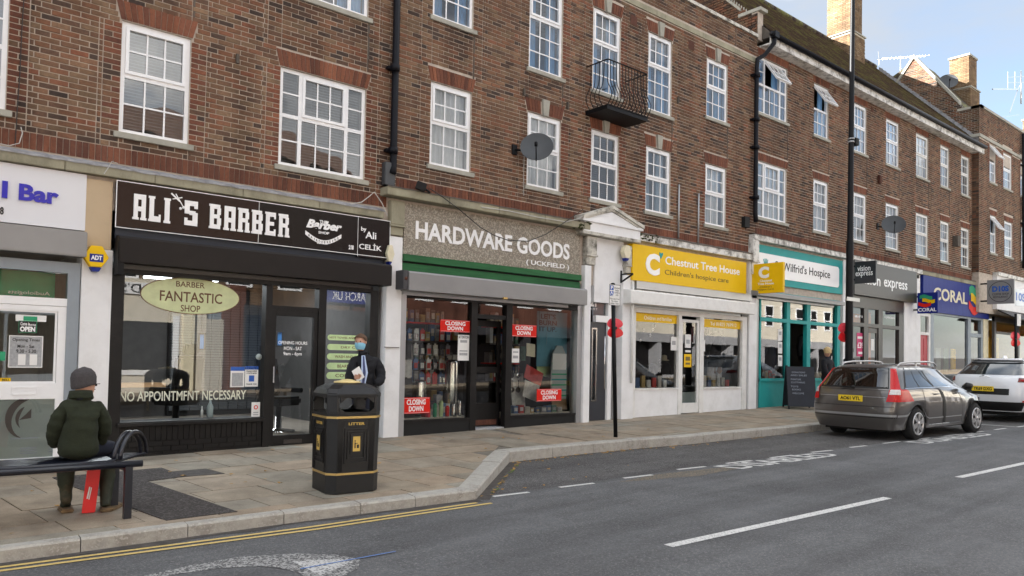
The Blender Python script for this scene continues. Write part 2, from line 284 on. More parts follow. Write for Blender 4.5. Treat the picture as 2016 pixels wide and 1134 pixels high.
# ------------------------------------------------------------------ mesh helpers
WL = {}
def link(o, parent=None, loc=(0, 0, 0)):
    COL.objects.link(o); pl = Vector((0, 0, 0))
    if parent is not None: o.parent = parent; pl = WL[parent.name]
    WL[o.name] = Vector(loc); o.location = Vector(loc)-pl; return o
class MB:
    def __init__(s): s.v = []; s.f = []; s.m = []; s.mi = 0; s.smooth = False; s.sf = []; s.rn = []; s.r = 0.
    def face(s, pts):
        i = len(s.v); s.v += [tuple(p) for p in pts]; s.f.append(list(range(i, i+len(pts)))); s._a()
    def _a(s): s.m.append(s.mi); s.sf.append(s.smooth); s.rn.append(s.r)
    def add(s, vs, fs):
        i = len(s.v); s.v += [tuple(p) for p in vs]
        for f in fs: s.f.append([i+k for k in f]); s._a()
    def box(s, x0, x1, y0, y1, z0, z1, back=True):
        vs = [(x0, y0, z0), (x1, y0, z0), (x1, y1, z0), (x0, y1, z0), (x0, y0, z1), (x1, y0, z1), (x1, y1, z1), (x0, y1, z1)]
        fs = [(0, 1, 5, 4), (1, 2, 6, 5), (3, 0, 4, 7), (4, 5, 6, 7), (3, 2, 1, 0)]
        if back: fs.append((2, 3, 7, 6))
        s.add(vs, fs)
    def obox(s, c, ax, ay, az, hx, hy, hz):
        c = Vector(c); vs = []
        for k in ((-1, -1, -1), (1, -1, -1), (1, 1, -1), (-1, 1, -1), (-1, -1, 1), (1, -1, 1), (1, 1, 1), (-1, 1, 1)):
            vs.append(c+Vector(ax)*hx*k[0]+Vector(ay)*hy*k[1]+Vector(az)*hz*k[2])
        s.add(vs, [(0, 1, 5, 4), (1, 2, 6, 5), (2, 3, 7, 6), (3, 0, 4, 7), (4, 5, 6, 7), (3, 2, 1, 0)])
    def bar(s, a, b, wd, dp, up=(0, 0, 1)):
        a = Vector(a); b = Vector(b); d = (b-a); l = d.length; d.normalize(); u = Vector(up); sd = d.cross(u)
        if sd.length < 1e-4: sd = d.cross(Vector((0, 1, 0)))
        sd.normalize(); u = sd.cross(d); s.obox((a+b)/2, d, sd, u, l/2, wd/2, dp/2)
    def prism(s, pts, y0, y1):   # pts in xz
        n = len(pts); vs = [(p[0], y0, p[1]) for p in pts]+[(p[0], y1, p[1]) for p in pts]
        fs = [tuple(range(n)), tuple(range(2*n-1, n-1, -1))]+[(i, i+n, (i+1) % n+n, (i+1) % n) for i in range(n)]
        s.add(vs, fs)
    def prism_x(s, pts, x0, x1):   # pts in yz
        n = len(pts); vs = [(x0, p[0], p[1]) for p in pts]+[(x1, p[0], p[1]) for p in pts]
        fs = [tuple(range(n-1, -1, -1)), tuple(range(n, 2*n))]+[(i, (i+1) % n, (i+1) % n+n, i+n) for i in range(n)]
        s.add(vs, fs)
    def prism_z(s, pts, z0, z1):   # pts xy, z functions or numbers
        n = len(pts); A = z0 if callable(z0) else (lambda x, y: z0); B = z1 if callable(z1) else (lambda x, y: z1)
        vs = [(p[0], p[1], A(*p)) for p in pts]+[(p[0], p[1], B(*p)) for p in pts]
        fs = [tuple(range(n-1, -1, -1)), tuple(range(n, 2*n))]+[(i, (i+1) % n, (i+1) % n+n, i+n) for i in range(n)]
        s.add(vs, fs)
    def tube(s, path, r, n=8, cap=True, flat=1):
        path = [Vector(p) for p in path]; rs = r if isinstance(r, (list, tuple)) else [r]*len(path); vs = []; prev = None
        for i, p in enumerate(path):
            d = (path[min(i+1, len(path)-1)]-path[max(i-1, 0)]).normalized()
            if prev is None:
                a = Vector((0, 0, 1)) if abs(d.z) < .9 else Vector((1, 0, 0)); u = d.cross(a).normalized()
            else:
                u = (prev-d*prev.dot(d)); u = u.normalized() if u.length > 1e-5 else d.cross(Vector((0, 0, 1))).normalized()
            prev = u; v = d.cross(u)
            for k in range(n): an = 2*math.pi*k/n; vs.append(p+(u*math.cos(an)+v*math.sin(an)*flat)*rs[i])
        fs = []; m = len(path)
        for i in range(m-1):
            for k in range(n): fs.append((i*n+k, i*n+(k+1) % n, (i+1)*n+(k+1) % n, (i+1)*n+k))
        if cap: fs += [tuple(range(n-1, -1, -1)), tuple(range((m-1)*n, m*n))]
        sm = s.smooth; s.smooth = n > 5; s.add(vs, fs); s.smooth = sm
    def lathe(s, c, prof, n=20, axis='z'):
        vs = []
        for r, h in prof:
            for k in range(n):
                a = 2*math.pi*k/n; x, y = r*math.cos(a), r*math.sin(a)
                vs.append((c[0]+x, c[1]+y, c[2]+h) if axis == 'z' else ((c[0]+x, c[1]+h, c[2]+y) if axis == 'y' else (c[0]+h, c[1]+x, c[2]+y)))
        fs = []
        for i in range(len(prof)-1):
            for k in range(n): fs.append((i*n+k, i*n+(k+1) % n, (i+1)*n+(k+1) % n, (i+1)*n+k))
        fs += [tuple(range(n-1, -1, -1)), tuple(range((len(prof)-1)*n, len(prof)*n))]
        sm = s.smooth; s.smooth = True; s.add(vs, fs); s.smooth = sm
    def build(s, name, mats, parent=None, loc=None, bevel=0, raw=False, auto=None):
        """vertices are world coordinates unless raw; the origin goes to loc (default: parent's origin)"""
        if not isinstance(mats, (list, tuple)): mats = [mats]
        if loc is None:
            if parent is not None: loc = WL[parent.name]
            elif raw or not s.v: loc = (0, 0, 0)
            else:
                xs = [v[0] for v in s.v]; ys = [v[1] for v in s.v]; loc = ((min(xs)+max(xs))/2, (min(ys)+max(ys))/2, min(v[2] for v in s.v))
        me = bpy.data.meshes.new(name); l = Vector((0, 0, 0)) if raw else Vector(loc)
        me.from_pydata([(v[0]-l.x, v[1]-l.y, v[2]-l.z) for v in s.v], [], s.f)
        for m in mats: me.materials.append(MATS[m])
        me.polygons.foreach_set('material_index', s.m); me.polygons.foreach_set('use_smooth', s.sf)
        if any(s.rn):
            a = me.attributes.new('rnd', 'FLOAT', 'FACE'); a.data.foreach_set('value', s.rn)
        me.update()
        o = bpy.data.objects.new(name, me)
        if bevel:
            bm = bmesh.new(); bm.from_mesh(me); bmesh.ops.remove_doubles(bm, verts=bm.verts, dist=1e-5)
            es = [e for e in bm.edges if len(e.link_faces) == 2 and e.calc_face_angle(0) > .6]
            bmesh.ops.bevel(bm, geom=es, offset=bevel, segments=2, affect='EDGES', clamp_overlap=True); bm.to_mesh(me); bm.free()
        link(o, parent, loc); return o
def thing(name, label, cat, loc, group=None, rz=0):
    o = bpy.data.objects.new(name, None); o.empty_display_size = .2; link(o, None, loc); o.rotation_euler = (0, 0, rz); return tag(o, label, cat, group)
def tag(o, label, cat, group=None):
    o['label'] = label; o['category'] = cat
    if group: o['group'] = group
    return o
def struct(o): o['kind'] = 'structure'; return o
def stuff(o): o['kind'] = 'stuff'; return o
def copy_tree(o, parent=None):
    c = o.copy(); COL.objects.link(c)
    if parent is not None: c.parent = parent
    WL[c.name] = WL.get(o.name, Vector())
    for ch in list(o.children): copy_tree(ch, c)
    return c
def text(body, rect, Y, m, parent=None, name='lettering', ext=.006, bold=0, axis='y', shear=0, flip=False, loc=None, vcol=None, keep=False, smallcaps=None):
    """body fitted into rect (x0,x1,z0,z1) on the plane Y (axis y, facing -Y) or, axis x, on plane X=Y facing -X with rect (y0,y1,..); axis z lies on the ground"""
    c = bpy.data.curves.new('text', 'FONT'); c.body = body; c.extrude = 0; c.offset = bold; c.shear = shear; c.resolution_u = 3; c.align_x = 'CENTER'; c.space_line = .95
    t = bpy.data.objects.new('text', c); COL.objects.link(t); dg = bpy.context.evaluated_depsgraph_get(); me = bpy.data.meshes.new_from_object(t.evaluated_get(dg)); bpy.data.objects.remove(t)
    xs = [v.co.x for v in me.vertices]; ys = [v.co.y for v in me.vertices]; a, b, cc, d = min(xs), max(xs), min(ys), max(ys)
    x0, x1, z0, z1 = rect; bm = bmesh.new(); bm.from_mesh(me)
    if ext:
        r = bmesh.ops.extrude_face_region(bm, geom=list(bm.faces)); vs = [e for e in r['geom'] if isinstance(e, bmesh.types.BMVert)]
        for v in vs: v.co.z += 1
    dz = max((v.co.z for v in bm.verts), default=0) or 1
    o0 = Vector(loc) if loc is not None else (WL[parent.name] if parent is not None else Vector(((x0+x1)/2, Y, z0)) if axis == 'y' else Vector((0, 0, 0)))
    for v in bm.verts:
        u = (v.co.x-a)/(b-a); h = (v.co.y-cc)/(d-cc); e = v.co.z/dz*ext
        if flip: u = 1-u
        if axis == 'y': p = (x0+(x1-x0)*u, Y-e, z0+(z1-z0)*h)
        elif axis == 'x': p = (Y-e, x0+(x1-x0)*u, z0+(z1-z0)*h)
        else: p = (x0+(x1-x0)*u, z0+(z1-z0)*h, Y+e)
        v.co = Vector(p)-o0
    bmesh.ops.recalc_face_normals(bm, faces=bm.faces) if ext else None
    bm.to_mesh(me); bm.free(); me.materials.clear(); me.materials.append(MATS[m])
    for p in me.polygons: p.material_index = 0; p.use_smooth = False
    o = bpy.data.objects.new(name, me); link(o, parent, o0); return o
def sub(px0, py0, px1, py1, Y): return RC((px0, py0), (px1, py1), Y)
# ------------------------------------------------------------------ ground, road, kerbs, pavement
g = MB(); g.face([(-300, -300, zr(-300)-.12), (300, -300, zr(300)-.12), (300, 300, zr(300)-.12), (-300, 300, zr(-300)-.12)]); struct(g.build('ground', 'gutter_dirt'))
g = MB(); nx = 48
for i in range(nx):
    xa = -20+i*2.5; xb = xa+2.5; g.face([(xa, -2.4, zr(xa)), (xb, -2.4, zr(xb)), (xb, 9.6, zr(xb)), (xa, 9.6, zr(xa))])
struct(g.build('road', 'asphalt'))
g = MB(); g.face([(-20, -7, zr(-20)+.12), (100, -7, zr(100)+.12), (100, -2.4, zr(100)+.12), (-20, -2.4, zr(-20)+.12)])
g.face([(-20, -2.4, zr(-20)), (100, -2.4, zr(100)), (100, -2.4, zr(100)+.12), (-20, -2.4, zr(-20)+.12)]); struct(g.build('far_pavement', 'slab'))
KF = [(-6, 7.55), (0.8, 7.38), (3.2, 7.28), (5.50, 7.09), (7.70, 9.10), (8.69, 9.10), (10.1, 9.03), (11.8, 8.80), (16.0, 8.56), (24, 8.25), (60, 7.6)]
def kline(pts, off):     # offset polyline towards +Y side
    out = []
    for i, p in enumerate(pts):
        ns = []
        for a, b in ((i-1, i), (i, i+1)):
            if a >= 0 and b < len(pts):
                d = Vector((pts[b][0]-pts[a][0], pts[b][1]-pts[a][1])).normalized(); ns.append(Vector((-d.y, d.x)))
        n = sum(ns, Vector((0, 0))).normalized(); k = off/max(.3, n.dot(ns[0])); out.append((p[0]+n.x*k, p[1]+n.y*k))
    return out
KW = .215
KB = kline(KF, KW)
def along(pts, t):     # point at arclength
    for a, b in zip(pts, pts[1:]):
        l = math.dist(a, b)
        if t <= l: return (a[0]+(b[0]-a[0])*t/l, a[1]+(b[1]-a[1])*t/l)
        t -= l
    return pts[-1]
pav = bpy.data.objects.new('pavement', None); link(pav, None, (5, 9, 0)); struct(pav)
b = MB(); poly = KB+[(60, 11.9), (-6, 11.9)]
# bed under the slabs, cut into strips so that each stays planar enough
for i in range(len(KB)-1):
    a_, b_ = KB[i], KB[i+1]; b.face([(a_[0], a_[1], zp(*a_)-.012), (b_[0], b_[1], zp(*b_)-.012), (b_[0], 11.9, zp(b_[0], 11.9)-.012), (a_[0], 11.9, zp(a_[0], 11.9)-.012)])
b.build('mortar_bed', 'sand_bed', pav)
kr = bpy.data.objects.new('kerb', None); link(kr, None, (5, 7.2, 0)); struct(kr)
JX = [0.55, 1.45, 2.32, 3.23, 4.05, 4.70, 5.50, 6.2, 6.95, 7.70]
x = 8.62
while x < 40: JX.append(x); x += .915
kk = [-6+.915*i for i in range(8)]; JX = [k for k in kk if k < .5]+JX
def yk(pts, x):
    for a, b in zip(pts, pts[1:]):
        if a[0] <= x <= b[0]: return a[1]+(b[1]-a[1])*(x-a[0])/(b[0]-a[0])
    return pts[-1][1]
for i in range(len(JX)-1):
    xa, xb = JX[i]+.004, JX[i+1]-.004
    if xb-xa < .05: continue
    A = (xa, yk(KF, xa)); B_ = (xb, yk(KF, xb)); d = Vector((B_[0]-A[0], B_[1]-A[1])).normalized(); nn = Vector((-d.y, d.x))
    wa = KW*(1.25 if 5.4 < xa < 7.5 else 1)
    # mitre the back edges on the bend
    Ab = (A[0]+nn.x*wa, A[1]+nn.y*wa); Bb = (B_[0]+nn.x*wa, B_[1]+nn.y*wa)
    if abs(xa-5.504) < .02: Ab = (5.42, 7.34)
    if abs(xb-5.496) < .02: Bb = (5.41, 7.33)
    if abs(xb-7.696) < .02: Bb = (7.58, 9.32)
    if abs(xa-7.704) < .02: Ab = (7.60, 9.33)
    j = random.uniform(-.003, .003)
    m = MB(); ch = .018
    Ac = (A[0]+nn.x*ch, A[1]+nn.y*ch); Bc = (B_[0]+nn.x*ch, B_[1]+nn.y*ch)
    z1 = lambda p: zp(*p)+j
    vs = [(*A, zr(A[0])-.06), (*B_, zr(B_[0])-.06), (*B_, z1(B_)-ch), (*A, z1(A)-ch), (*Bc, z1(Bc)), (*Ac, z1(Ac)), (*Bb, z1(Bb)), (*Ab, z1(Ab)), (*Bb, z1(Bb)-.1), (*Ab, z1(Ab)-.1)]
    m.add(vs, [(0, 1, 2, 3), (3, 2, 4, 5), (5, 4, 6, 7), (0, 3, 5, 7, 9), (1, 8, 6, 4, 2), (7, 6, 8, 9)])
    m.build('kerb_stone', 'kerb', kr, loc=WL['kerb'])
def clip(poly, a, b):      # keep the left side of a->b
    out = []
    def sd(p): return (b[0]-a[0])*(p[1]-a[1])-(b[1]-a[1])*(p[0]-a[0])
    for i in range(len(poly)):
        p, q = poly[i], poly[(i+1) % len(poly)]; sp, sq = sd(p), sd(q)
        if sp >= 0: out.append(p)
        if (sp > 0) != (sq > 0) and abs(sp-sq) > 1e-9: t = sp/(sp-sq); out.append((p[0]+(q[0]-p[0])*t, p[1]+(q[1]-p[1])*t))
    return out
slabs = []; y = 7.0; row = 0
while y < 11.8:
    rh = [.60, .45, .60, .75, .60][row % 5]; x = -6+random.random()*.6
    while x < 46:
        wd = random.choice([.60, .75, .90, .60, .75]); sk = -.12 if x < 9 else -.03
        q = [(x+sk*(y-9)+.006, y+.006), (x+wd+sk*(y-9)-.006, y+.006), (x+wd+sk*(y+rh-9)-.006, y+rh-.006), (x+sk*(y+rh-9)+.006, y+rh-.006)]
        q = [(p[0], p[1]-.02*(p[0]-4)) for p in q]
        cx = sum(p[0] for p in q)/4
        q = clip(q, (60, 11.42), (-6, 11.42))
        KK = [(-6, 7.77), (5.41, 7.33), (7.59, 9.34), (16, 8.78), (60, 7.82)]
        if len(q) > 2:
            if cx < 7.3: q = clip(clip(q, KK[0], KK[1]), KK[1], KK[2])
            else: q = clip(q, KK[2], KK[3]) if cx < 16 else clip(q, KK[3], KK[4])
            if 7.3 <= cx < 7.6: q = clip(q, KK[1], KK[2])
        if len(q) > 2: slabs.append(q)
        x += wd
    y += rh; row += 1
slabs.sort(key=lambda q: math.dist((sum(p[0] for p in q)/len(q), sum(p[1] for p in q)/len(q)), (1.5, 0)) + (100 if sum(p[0] for p in q)/len(q) < -.5 else 0))
rest = MB()
for i, q in enumerate(slabs):
    dz = random.uniform(-.003, .003); m = MB() if i < 298 else rest
    m.prism_z(q, lambda x, y: zp(x, y)-.03, lambda x, y: zp(x, y)+dz)
    if i < 298: m.build('paving_slab', 'slab', pav)
stuff(rest.build('paving_slabs_beyond', 'slab', pav))
m = MB(); pz = lambda x, y: zp(x, y)+.007
m.prism_z([(2.20, 7.56), (2.86, 7.54), (2.55, 9.55), (3.0, 9.62), (2.93, 10.35), (1.72, 10.35), (1.80, 9.7)], lambda x, y: zp(x, y)-.02, pz); m.build('tarmac_patch', 'tarmac_patch', pav)
m = MB(); m.prism_z([(5.15, 10.2), (5.45, 10.17), (5.44, 10.45), (5.1, 10.48)], lambda x, y: zp(x, y)-.02, lambda x, y: zp(x, y)+.006); m.build('drain_cover', 'tarmac_patch', pav)
m = MB(); m.prism_z([(2.95, 9.62), (3.45, 9.56), (3.37, 10.0), (2.94, 10.02)], lambda x, y: zp(x, y)-.02, lambda x, y: zp(x, y)+.006); m.build('inspection_cover', 'gutter_dirt', pav)
m = MB()
for a, b_ in zip(KF, KF[1:]):
    if a[0] > 30: break
    for k in range(8):
        t0, t1 = k/8, (k+1)/8; p = (a[0]+(b_[0]-a[0])*t0, a[1]+(b_[1]-a[1])*t0); q = (a[0]+(b_[0]-a[0])*t1, a[1]+(b_[1]-a[1])*t1)
        d = Vector((b_[0]-a[0], b_[1]-a[1])).normalized(); nn = Vector((d.y, -d.x)); wv = lambda p: .10+.05*math.sin(p[0]*7)+.03*math.sin(p[0]*23)
        m.face([(p[0]+nn.x*wv(p), p[1]+nn.y*wv(p), zr(p[0])+.004), (q[0]+nn.x*wv(q), q[1]+nn.y*wv(q), zr(q[0])+.004), (*q, zr(q[0])+.004), (*p, zr(p[0])+.004)])
struct(m.build('gutter', 'gutter_dirt'))
m = MB()
bp_ = [(5.75, 7.22), (7.75, 9.02), (8.69, 9.03), (10.1, 8.96), (11.8, 8.73), (16, 8.49), (24, 8.18), (24, 5.95), (16, 6.55), (12, 6.86), (9, 7.04), (6.5, 7.12)]
m.face([(a, b, zr(a)+.0022) for a, b in bp_]); struct(m.build('parking_bay', 'bay_tarmac'))
# road markings, each a thin sheet 4-8 mm above the road
def mark(name, pts, m_, dz=.004):
    m = MB(); m.face([(p[0], p[1], zr(p[0])+dz) for p in pts]); return struct(m.build(name, m_))
def dash(a, b, wd, m_='road_white', name='road_marking', dz=.005):
    d = Vector((b[0]-a[0], b[1]-a[1])).normalized(); n = Vector((-d.y, d.x))*wd/2
    return mark(name, [(a[0]-n.x, a[1]-n.y), (b[0]-n.x, b[1]-n.y), (b[0]+n.x, b[1]+n.y), (a[0]+n.x, a[1]+n.y)], m_, dz)
for a, b_ in (((-1.5, 7.16), (.85, 7.12)), ((.85, 7.12), (3.37, 6.87)), ((3.37, 6.87), (5.5, 6.80))):
    dash(a, b_, .055, 'road_yellow', 'double_yellow_line', .006); dash((a[0], a[1]+.12), (b_[0]-(.12 if b_[0] > 5 else 0), b_[1]+.12), .055, 'road_yellow', 'double_yellow_line', .006)
bd = [(5.76, 7.1), (6.28, 7.04), (6.81, 7.05), (7.38, 6.99), (7.99, 7.01), (8.53, 6.95), (9.2, 7.03), (9.78, 6.95), (10.31, 6.94), (10.92, 6.88), (11.45, 6.86), (12.04, 6.80), (12.64, 6.79), (13.22, 6.71), (13.87, 6.70), (14.39, 6.64), (15.0, 6.60), (15.6, 6.54), (16.2, 6.49), (16.8, 6.44), (17.4, 6.38), (18.0, 6.33), (18.6, 6.28), (19.2, 6.24), (19.8, 6.2), (20.4, 6.16), (21, 6.1), (21.6, 6.05), (22.2, 6.0), (22.8, 5.95)]
for i in range(0, len(bd), 2): dash(bd[i], bd[i+1], .07)
dash((21.0, 6.1), (21.0, 8.3), .07)
for a, b_ in (((5.55, 4.33), (9.45, 4.10)), ((11.79, 4.14), (15.7, 3.93)), ((18.2, 3.8), (22, 3.6))): dash(a, b_, .11)
def roadtext(x0, x1, y0, y1, sk, dyx):
    t = text('DISABLED', (x0, x1, y0, y1), 0, 'road_white', None, 'road_lettering', 0, .02, axis='z', loc=((x0+x1)/2, y0, zr((x0+x1)/2)))
    o0 = WL[t.name]
    for v in t.data.vertices:
        p = v.co+o0; X = p.x+(y1-p.y)*sk; Y = p.y+(p.x-x0)*dyx; v.co = Vector((X, Y, zr(X)+.006))-o0
    struct(t)
mark('road_marking', [(7.7, 6.85), (9.0, 6.5), (10.2, 6.55), (10.0, 6.75), (8.6, 6.95)], 'road_dust', .002)
roadtext(9.88, 12.62, 6.46, 6.90, .33, -.062); roadtext(15.55, 18.55, 6.05, 6.47, .33, -.075)
hp = [(1.2, 6.20), (1.73, 6.30), (2.05, 6.36), (2.45, 6.36), (2.87, 6.16), (3.10, 5.92), (3.19, 5.66), (3.05, 5.45), (2.82, 5.30), (2.62, 5.28), (2.63, 5.60), (2.60, 5.78), (2.48, 5.98), (2.22, 6.13), (1.9, 6.18), (1.2, 6.12)]
mark('road_marking', hp, 'worn_white', .004)
mark('road_marking', [(2.72, 5.95), (3.05, 5.78), (3.10, 5.62), (2.72, 5.45)], 'worn_bright', .007)
dash((2.68, 5.70), (3.54, 5.68), .018, 'blue_spray', 'survey_mark', .010)
mark('road_marking', [(13.2, 3.35), (13.6, 3.30), (13.6, 3.1), (13.0, 3.2)], 'road_white')
# fallen leaves and litter
m = MB(); lm = MB()
def leafat(m, x, y, z, s):
    a = random.random()*6.28; pts = []
    for k, r in enumerate((1, .45, .8, .5, 1.1, .5, .8, .45)): pts.append((x+math.cos(a+k*.785)*s*r, y+math.sin(a+k*.785)*s*r*.8, z+.004+random.random()*s*.5))
    c = len(m.v); m.add([(x, y, z+.006+s*.3)]+pts, [(0, i+1, (i+1) % 8+1) for i in range(8)])
for i in range(150):
    x = random.choice([random.uniform(7.6, 12), random.uniform(7.6, 16), random.uniform(.5, 8)])
    if random.random() < .75 and x > 7.7:
        y = yk(KF, x)-abs(random.gauss(0, .10))-.02; z = zr(x)
    elif x > 5.5 and random.random() < .4: y = random.uniform(7.2, 9); y = min(y, yk(KF, x)-.05); z = zr(x)
    else: y = random.uniform(yk(KB, x)+.1, 11.2); z = zp(x, y)
    leafat(m, x, y, z, random.uniform(.016, .042))
for i in range(70):
    t = random.random(); x = 5.7+t*2.05; y = 7.2+t*1.85-random.random()*.06; leafat(random.choice([m, lm]), x+.04, y-.05, zr(x)+.01, random.uniform(.015, .035))
stuff(tag(m.build('fallen_leaves', 'leaf'), 'small dry brown leaves scattered along the kerb and pavement', 'leaves'))
stuff(tag(lm.build('weeds', 'litter_green'), 'tufts of green weeds growing in the gutter at the kerb corner', 'weeds'))
# ------------------------------------------------------------------ brick walls
def unit_box(name, m_):
    m = MB(); m.box(-.5, .5, -.5, .5, -.5, .5, back=False); me = m.build(name, m_, raw=True); d = me.data; bpy.data.objects.remove(me); return d
UB = {k: unit_box('brick', k+'_brick_single') for k in ('brown', 'red', 'buff')}
class Wall:
    """brick face in the plane Y=yf (or X=xf) between a0..a1 and z0..z1, with rectangular openings"""
    def __init__(s, bld, a0, a1, z0, z1, plane, axis='y', openings=(), quoins=(), top=None, kind='brown', phase=0, mort='mortar', redends=(), soldier=None, blocks=()):
        s.bld = bld; s.axis = axis; s.plane = plane; s.bricks = []; s.kind = kind; s.mort = mort
        s.a0, s.a1, s.z0, s.z1 = a0, a1, z0, z1; s.op = list(openings); s.top = top; s.blocks = list(blocks)
        n = int(round((z1-z0)/.075)); s.zt = z0+n*.075
        for i in range(n):
            zc = z0+(i+.5)*.075
            cuts = [(a0-1, a0), (a1, a1+1)]
            for (x0, x1, zz0, zz1) in s.op+s.blocks:
                if zz0-.02 < zc < zz1+.02: cuts.append((x0, x1))
            if top:
                lo, hi = top(zc+.03); cuts += [(a0-1, lo), (hi, a1+1)]
            cuts.sort(); free = []; cur = cuts[0][1]
            for c in cuts[1:]:
                if c[0] > cur+.03: free.append((cur, c[0]))
                cur = max(cur, c[1])
            # quoin strips beside windows
            for (f0, f1) in free:
                seg = []; L0, R0 = f0, f1
                qs = [q for q in quoins if q[0] > f0-.3 and q[0] < f1+.3]
                pts = []
                for q in quoins:      # (x of the jamb, side, zlow, zhigh): side +1 quoin lies to the right of x
                    x, sd, ql, qh = q; w = .225 if (i % 2) else .112
                    if f0-.001 <= x <= f1+.001:
                        red = ql <= zc <= qh
                        if sd > 0: pts.append((x, x+w, red)); pts.append((x+w, x+w+(.113 if not i % 2 else .056), False))
                        else: pts.append((x-w, x, red)); pts.append((x-w-(.113 if not i % 2 else .056), x-w, False))
                pts = [p for p in pts if p[0] >= f0-.01 and p[1] <= f1+.01]; pts.sort(); cur = f0
                for p in pts:
                    if p[0] < cur-.01: continue
                    s.fill(cur, p[0], zc, i, phase); s.put(p[0], p[1], zc, 'red' if p[2] and random.random() < .9 else kind); cur = p[1]
                s.fill(cur, f1, zc, i, phase)
    def fill(s, a, b, zc, i, ph):
        if b-a < .02: return
        off = ph+(.1125 if i % 2 else 0); k = math.floor((a-off)/.225); x = off+k*.225; cur = a
        while cur < b-1e-4:
            nx = off+(math.floor((cur-off)/.225+1e-6)+1)*.225
            if nx-cur < .05: nx += .225 if nx+.225-cur < .28 else 0
            if b-nx < .05: nx = b
            nx = min(nx, b); s.put(cur, nx, zc, s.kind); cur = nx
    def put(s, a, b, zc, kind, h=.059, j=.0078, dy=0):
        if b-a < .025: return
        r = random.random()
        for o in s.op:      # soot-stained bricks below the sills
            if o[0]-.1 < (a+b)/2 < o[1]+.1 and 0 < o[2]-zc < .42 and random.random() < .8: r *= .38; kind = s.kind
        s.bricks.append((a+j, b-j, zc-h/2, zc+h/2, kind, r, .010+random.uniform(-.003, .004)+dy))
    def soldier(s, a, b, z, h=.215, kind='red'):
        n = int((b-a)/.075)
        for i in range(n): s.bricks.append((a+i*.075+.004, a+(i+1)*.075-.005, z+.004, z+h-.004, kind, random.random()*.6, .012+random.uniform(-.003, .003)))
    def finish(s, single=300, reveals=True, depth=.14):
        ax = s.axis == 'y'
        def P3(a, d, z): return (a, s.plane-d, z) if ax else (s.plane-d, a, z)
        def size(b):
            c = P3((b[0]+b[1])/2, 0, (b[2]+b[3])/2); px = PR(*c)
            if not (-15 < px[0] < 2031 and -15 < px[1] < 1149): return 0
            p = PR(*P3(b[0], 0, b[2])); q = PR(*P3(b[1], 0, b[3])); return abs(p[0]-q[0])*abs(p[1]-q[1])
        order = sorted(s.bricks, key=size, reverse=True) if single else s.bricks
        mb = {k: MB() for k in ('brown', 'red', 'buff')}
        for i, b in enumerate(order):
            if i < single and size(b) > 0:
                o = bpy.data.objects.new('brick', UB[b[4]]); link(o, s.bld, P3((b[0]+b[1])/2, b[6]/2-.01, (b[2]+b[3])/2))
                o.scale = (b[1]-b[0], b[6]+.02, b[3]-b[2]) if ax else (b[6]+.02, b[1]-b[0], b[3]-b[2]); o['rnd'] = b[5]
            else:
                m = mb[b[4]]; m.r = b[5]*.999+.001
                if ax: m.box(b[0], b[1], s.plane-b[6], s.plane+.01, b[2], b[3], back=False)
                else:
                    x0, x1 = s.plane-b[6], s.plane+.01
                    vs = [(x0, b[1], b[2]), (x0, b[0], b[2]), (x0, b[0], b[3]), (x0, b[1], b[3]), (x1, b[1], b[2]), (x1, b[0], b[2]), (x1, b[0], b[3]), (x1, b[1], b[3])]
                    m.add(vs, [(0, 1, 2, 3), (1, 5, 6, 2), (4, 0, 3, 7), (3, 2, 6, 7), (4, 5, 1, 0)])
        for k, m in mb.items():
            if m.f: stuff(m.build('brickwork', k+'_brick', s.bld))
        # mortar sheet with holes
        xs = sorted({s.a0, s.a1}|{v for o in s.op for v in o[:2] if s.a0 < v < s.a1}); zs = sorted({s.z0, s.zt}|{v for o in s.op for v in o[2:4] if s.z0 < v < s.zt}); m = MB()
        if s.top:
            zz = s.z0
            while zz < s.zt:
                lo, hi = s.top(zz+.0375); lo = max(lo, s.a0); hi = min(hi, s.a1)
                if hi > lo: m.face([P3(lo, 0, zz), P3(hi, 0, zz), P3(hi, 0, zz+.075), P3(lo, 0, zz+.075)])
                zz += .075
        else:
            for i in range(len(xs)-1):
                for j in range(len(zs)-1):
                    cx, cz = (xs[i]+xs[i+1])/2, (zs[j]+zs[j+1])/2
                    if any(o[0] < cx < o[1] and o[2] < cz < o[3] for o in s.op): continue
                    m.face([P3(xs[i], 0, zs[j]), P3(xs[i+1], 0, zs[j]), P3(xs[i+1], 0, zs[j+1]), P3(xs[i], 0, zs[j+1])])
        if reveals:
            for (x0, x1, z0, z1) in s.op:
                for a, b_ in (((x0, z0), (x0, z1)), ((x1, z1), (x1, z0)), ((x0, z1), (x1, z1)), ((x1, z0), (x0, z0))):
                    m.face([P3(a[0], 0, a[1]), P3(b_[0], 0, b_[1]), P3(b_[0], -depth, b_[1]), P3(a[0], -depth, a[1])])
        m.build('wall', s.mort, s.bld)
